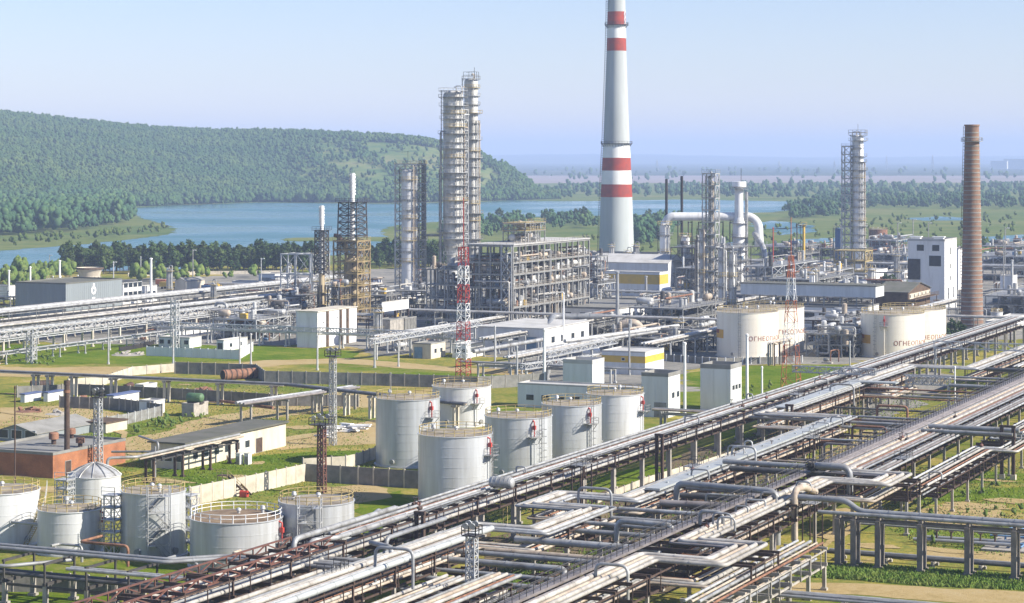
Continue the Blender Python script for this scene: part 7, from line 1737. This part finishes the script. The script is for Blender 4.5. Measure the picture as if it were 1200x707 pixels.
def vvessel(x, y, h, r, m):
    t = thing('vertical_vessel', 'upright vessel with ladder standing among the open pipe units', 'vessel', (x, y, 0), 'upright vessels among the pipe units'); b = MB()
    b.lathe(x, y, [(r, 0), (r, h), (r * .8, h + r * .3), (r * .4, h + r * .5), (.02, h + r * .55)], 16); b.build('shell', m, t); b = MB()
    for z in (h * .45, h * .98): b.lathe(x, y, [(r, z), (r + .9, z), (r + .9, z + .12), (r, z + .12)], 14); b.ring(x, y, z + 1.1, r + .85, .05, 14)
    b.build('platform', 'yellow_rail', t); b = MB(); b.tube(fillet([(x, y, h + r * .5), (x, y, h + r + .8), (x + r + .6, y - .5, h + r + .8), (x + r + .6, y - .5, .5)], .6), .2, 7); b.build('outlet_pipe', 'alu', t)
def exch(x, y):
    t = thing('heat_exchanger', 'stacked pair of pale heat exchangers among the open pipe units', 'heat exchanger', (x, y, 0), 'stacked heat exchangers among the pipe units'); n = rc.randint(2, 3)
    for k in range(n):
        b = MB(); b.drum((x, y - 3, 1.6 + k * 1.9), (x, y + 3, 1.6 + k * 1.9), .75, 12); b.tube([(x, y - 2.2, 1.6 + k * 1.9), (x, y - 2.05, 1.6 + k * 1.9)], .95, 12); b.build('shell', rc.choice(['alu_bright', 'alu', 'beige_pipe']), t)
    b = MB(); b.box(x - .7, y - 2, 0, x + .7, y - 1.6, 1.1 + (n - 1) * 1.9); b.box(x - .7, y + 1.6, 0, x + .7, y + 2, 1.1 + (n - 1) * 1.9); b.build('support', 'steel_grey', t)
def pump(x, y):
    t = thing('pump_set', 'small pump set with bent pipes on the plant yard', 'pump', (x, y, 0), 'pump sets on the plant yard'); b = MB(); b.box(x - 1.4, y - .8, 0, x + 1.4, y + .8, .4); b.build('plinth', 'concrete', t)
    b = MB(); b.drum((x - .9, y, 1.0), (x + .3, y, 1.0), .5, 10); b.build('motor', rc.choice(['blue_equipment', 'green_paint', 'steel_grey', 'rust_pipe']), t); b = MB(); b.tube(fillet([(x + .9, y, .6), (x + .9, y, 3.4), (x + .9, y + 4, 3.4), (x + 2, y + 4, 3.4), (x + 2, y + 4, .2)], .4), .18, 7); b.build('pipe_bend', rc.choice(['alu', 'white_pipe', 'rust_pipe']), t)
def minirack(x, y):
    L = rc.uniform(9, 22); along = rc.random() < .5; h = rc.uniform(3, 6)
    t = thing('pipe_stand', 'low pipe stand with short silver pipes on the plant yard', 'pipe stand', (x, y, 0), 'low pipe stands on the plant yard')
    b = MB(); n = max(2, int(L / 4))
    for k in range(n + 1):
        s = -L / 2 + L * k / n
        for w in (-.8, .8):
            px_, py_ = (x + s, y + w) if along else (x + w, y + s); b.box(px_ - .12, py_ - .12, 0, px_ + .12, py_ + .12, h)
        if along: b.box(x + s - .1, y - 1, h - .2, x + s + .1, y + 1, h)
        else: b.box(x - 1, y + s - .1, h - .2, x + 1, y + s + .1, h)
    for w in (-.8, .8):
        if along: b.box(x - L / 2, y + w - .07, h - .42, x + L / 2, y + w + .07, h - .203)
        else: b.box(x + w - .07, y - L / 2, h - .42, x + w + .07, y + L / 2, h - .203)
    b.build('stand_frame', rc.choice(['steel_grey', 'galvanised', 'steel_brown']), t)
    for k in range(3):
        w = -.7 + .7 * k; r = rc.uniform(.15, .3); b = MB(); zt = h + r; e = rc.uniform(1, 4)
        pts = [(x - L / 2 - 1, y + w, zt), (x + L / 2, y + w, zt), (x + L / 2 + e, y + w, zt), (x + L / 2 + e, y + w, .3)] if along else [(x + w, y - L / 2 - 1, .3), (x + w, y - L / 2 - 1, zt), (x + w, y + L / 2, zt), (x + w, y + L / 2 + e, zt)]
        b.tube(fillet(pts, .6), r, 8); b.build('pipe_run', rc.choice(['alu', 'alu_bright', 'white_pipe', 'beige_pipe', 'rust_pipe']), t)
for Z, a, b_, c, d, e in ((Z1, 16, 10, 12, 26, 26), (Z2, 12, 10, 10, 20, 20), (Z3, 7, 3, 7, 14, 18), (Z4, 6, 4, 4, 8, 10)):
    for x, y in spots(Z, e, 3.2): minirack(x, y)
    for x, y in spots(Z, a, 3): hvessel(x, y, rc.uniform(4, 8), rc.uniform(.9, 1.5), rc.uniform(.6, 2.5), rc.choice(['alu_bright', 'white_paint', 'alu', 'column_grey', 'white_paint']))
    for x, y in spots(Z, b_, 2.5): vvessel(x, y, rc.uniform(6, 14), rc.uniform(.8, 1.5), rc.choice(['alu_bright', 'alu', 'white_paint', 'column_grey']))
    for x, y in spots(Z, c, 3): exch(x, y)
    for x, y in spots(Z, d, 2): pump(x, y)
# service platforms and valves on the near racks
for k, (x, y, z) in enumerate(((-133, 318, 8.1), (-133, 430, 8.1), (-119, 330, 7.2), (-112.4, 372, 7.2), (-90.5, 300, 7.5), (-91, 352, 7.3), (-81, 410, 5.8), (-127, 228, 7.2))):
    nm = ['the tank side rack opposite the nearest tank', 'the tank side rack near the grey clad blocks', 'the meandering rack beside the flat cover', 'the far side of the flat pipe cover', 'the walkway rack behind the standpipes', 'the walkway rack at the outer swing', 'the outer rack beyond the rusty portal', 'the meandering rack by the lamp tower'][k]
    t = thing('service_platform', f'small railed steel platform on {nm}', 'platform', (x, y, z)); b = MB(); b.box(x - 1, y - 2, z, x + 1, y + 2, z + .1); b.build('deck', 'steel_grey', t)
    b = MB(); b.rail([(x - 1, y - 2, z + .1), (x + 1, y - 2, z + .1), (x + 1, y + 2, z + .1), (x - 1, y + 2, z + .1)], 1.1, 1, .06); b.build('railing', 'steel_dark', t)
    b = MB()
    for w in (-.9, .9):
        for v in (-1.8, 1.8): b.box(x + w - .08, y + v - .08, 0, x + w + .08, y + v + .08, z)
    b.build('leg_frame', 'steel_brown', t)
for k in range(26):
    rx, z, y0_, y1_, nm = [(-136.8, 8.4, 255, 480, 'tank side rack'), (-115.5, 7.6, 300, 395, 'meandering rack'), (-95.2, 7.9, 268, 420, 'walkway rack'), (-84.5, 6.1, 338, 470, 'outer rack')][k % 4]
    x = rx + rc.uniform(-1.6, 1.6); y = rc.uniform(y0_, y1_); t = thing('valve', f'small dark gate valve with hand wheel on the {nm}', 'valve', (x, y, z), f'small valves on the {nm}')
    b = MB(); b.drum((x, y - .35, z), (x, y + .35, z), .3, 8); b.bar((x, y, z), (x, y, z + .9), .1); b.build('body', rc.choice(['steel_dark', 'steel_red', 'steel_brown']), t); b = MB(); b.ring(x, y, z + .9, .3, .045, 10); b.bar((x - .3, y, z + .9), (x + .3, y, z + .9), .05); b.build('hand_wheel', 'steel_dark', t)
# litter of the yard
for k, (px, py, n, s) in enumerate(((228, 462, 9, 1.2), (240, 459, 7, 1.0), (180, 461, 6, 1.0), (95, 470, 6, .9), (32, 483, 7, 1.0), (66, 486, 5, .9), (258, 538, 6, .8), (262, 470, 6, 1.3), (150, 416, 8, 1.4), (445, 610, 6, .8))):
    x, y = P(px, py); b = MB(); b.lathe(x, y, [(3.6 * s, 0), (2.2 * s, .22), (.02, .4)], 12)
    for j in range(n):
        w = rc.uniform(.5, 2.2) * s; xx = x + rc.uniform(-2.4, 2.4) * s; yy = y + rc.uniform(-2.4, 2.4) * s; a = rc.uniform(0, 3.1)
        b.bar((xx, yy, .2), (xx + w * math.cos(a), yy + w * math.sin(a), .35 + rc.uniform(0, .5)), rc.uniform(.3, 1.0), rc.uniform(.3, .9))
    lab = ['rusty scrap heap beside the white hut behind the long fence', 'second scrap heap under the trestle', 'pale rubble by the low white hut', 'scrap behind the blue roofed sheds', 'dark scrap on the dirt yard by the warehouse', 'small scrap pile near the thin dark post', 'scrap and timber under the long beige building lean to', 'red brown scrap beside the slanting yard rack', 'dark heap beside the pale blue fence', 'rusty scrap on the grass beside the widest silver tank'][k]
    o = b.build('scrap_heap', rc.choice(['rust_pipe', 'concrete', 'wood_old', 'steel_brown'])); tag(o, lab, 'scrap heap', None, None)
# extra low racks through the middle
for k, (xv, ya, yb, z) in enumerate(((-296, 560, 640, 4.6), (-262, 560, 660, 5.2), (-236, 520, 600, 4.2), (-214, 560, 665, 5.4), (-246, 690, 800, 6.0), (-180, 640, 760, 6.0), (-352, 690, 790, 6.4))):
    nm = ['by the striped mast', 'behind the pump house', 'beside the grey cabins', 'before the first cream tanks', 'past the slim columns', 'behind the second cream tanks', 'past the process columns'][k]
    rack_y(f'low straight pipe rack {nm}', xv - 1.8, xv + 1.8, seq(ya, yb, 10), z, None, 'galvanised', 'steel_grey', cw=.34)
    deck(f'low straight rack {nm}', [(xv, ya - 4), (xv, yb + 3)], z, [(.36, AL), (.44, AB), (.3, BE), (.4, WH)], 'the lake side', .2)

# more crossings between the near racks
cr = random.Random(5); ys_ = sorted(cr.uniform(300, 400) for _ in range(9)) + sorted(cr.uniform(415, 500) for _ in range(7))
for k, y in enumerate(ys_):
    z = cr.uniform(4.2, 6.8); m = cr.choice([GY, AL, DK, BE, MA, RU]); r = cr.uniform(.12, .3); xa_, xb_ = (-113, -95.5) if y < 402 else (-127, -97)
    up = cr.random() < .2
    pts = [(xa_, y, z), (xb_, y, z)] if not up else [(xa_, y, z), ((xa_ + xb_) / 2 - 3, y, z), ((xa_ + xb_) / 2 - 3, y, z + 3), ((xa_ + xb_) / 2 + 3, y, z + 3), ((xa_ + xb_) / 2 + 3, y, z), (xb_, y, z)]
    pipe(pts, r, m, f'thin {PCOL[m]} crossing pipe, {ORD[k]} from the standpipes, between meandering and walkway racks', 'thin crossing pipes between racks')
for k, (x, y, w, h, m) in enumerate(((-123.5, 232, 5, 2.2, GY), (-97, 236, 4, 1.6, AL), (-121, 288, 5, 1.8, GY), (-116, 340, 4, 1.7, AL), (-129, 440, 5, 1.8, AL))):
    pipe([(x, y, 5.6), (x, y, 7.6 + h), (x + w, y, 7.6 + h), (x + w, y, 5.2)], .2, m, f'upright {PCOL[m]} pipe loop standing over the racks, {ORD[k]} counted from the lamp tower side', 'upright pipe loops over the near racks', bend=1.0, name='pipe_loop')
# bare earth worn into the grass
for k in range(34):
    px, py = cr.uniform(0, 440), cr.uniform(445, 600)
    if k > 22: px, py = cr.uniform(960, 1200), cr.uniform(545, 660)
    x, y = P(px, py); rx, ry = cr.uniform(1.5, 6), cr.uniform(1, 4); n = 14
    sheet('bare_earth', [(x + rx * math.cos(2 * PI * i / n) * cr.uniform(.6, 1.2), y + ry * math.sin(2 * PI * i / n) * cr.uniform(.6, 1.2)) for i in range(n)], 'dirt', .045 + .002 * k, px=False, rag=.5)
for q in ([(300, 520), (340, 512), (430, 500), (440, 497), (440, 500), (345, 516), (305, 525)], [(0, 480), (100, 492), (150, 508), (160, 540), (154, 541), (143, 510), (98, 496), (0, 484)], [(960, 640), (1010, 600), (1060, 560), (1066, 562), (1018, 602), (968, 642)]):
    sheet('worn_track', q, 'dirt', .13, rag=.6)
tufts('long_grass', [(360, 640), (600, 560), (840, 480), (860, 490), (620, 600), (420, 700)], 9000, .4, 'weedy grass under the tank side rack')
tufts('long_grass', [(0, 500), (60, 450), (420, 450), (440, 560), (200, 600)], 16000, .28, 'rough grass over the yard')
tufts('long_grass', [(560, 640), (900, 500), (1060, 450), (1090, 470), (960, 560), (700, 700)], 9000, .4, 'weedy grass between the near pipe racks')

for lab, px, py, yt in (('slim galvanised stair tower between the low tank and the narrow tank', 132, 652, 580), ('slim galvanised stair tower between the broad low tank and the rear tank', 339, 655, 592), ('galvanised stair tower on the far side of the domed tank', 76, 612, 562), ('galvanised stair tower hugging the narrow silver tank', 221, 648, 580)):
    x, y = P(px, py); h = z_at(yt, x, y); frame(lab, x, y, 1.7, 1.7, [h * k / 5 for k in range(1, 6)], 1, 1, 'galvanised', col=.16, decks='galvanised', name='stair_tower')
for k, (px, py, qx, qy, z) in enumerate(((60, 640, 96, 640, 2.6), (120, 628, 150, 640, 3.2), (205, 652, 232, 660, 2.4), (300, 640, 345, 655, 3.0), (20, 610, 60, 616, 4.0))):
    a = P(px, py, z); c = P(qx, qy, z); pipe([(*a, z), (a[0], c[1], z), (*c, z), (*c, .4)], .2, [AL, RU, GY, BE, AL][k], ['silver pipe bending round the low tank', 'rusty pipe between domed and narrow tanks', 'grey pipe at the foot of the broad low tank', 'beige pipe behind the broad low tank', 'silver pipe between the spiral stairway tank and the domed one'][k], None)
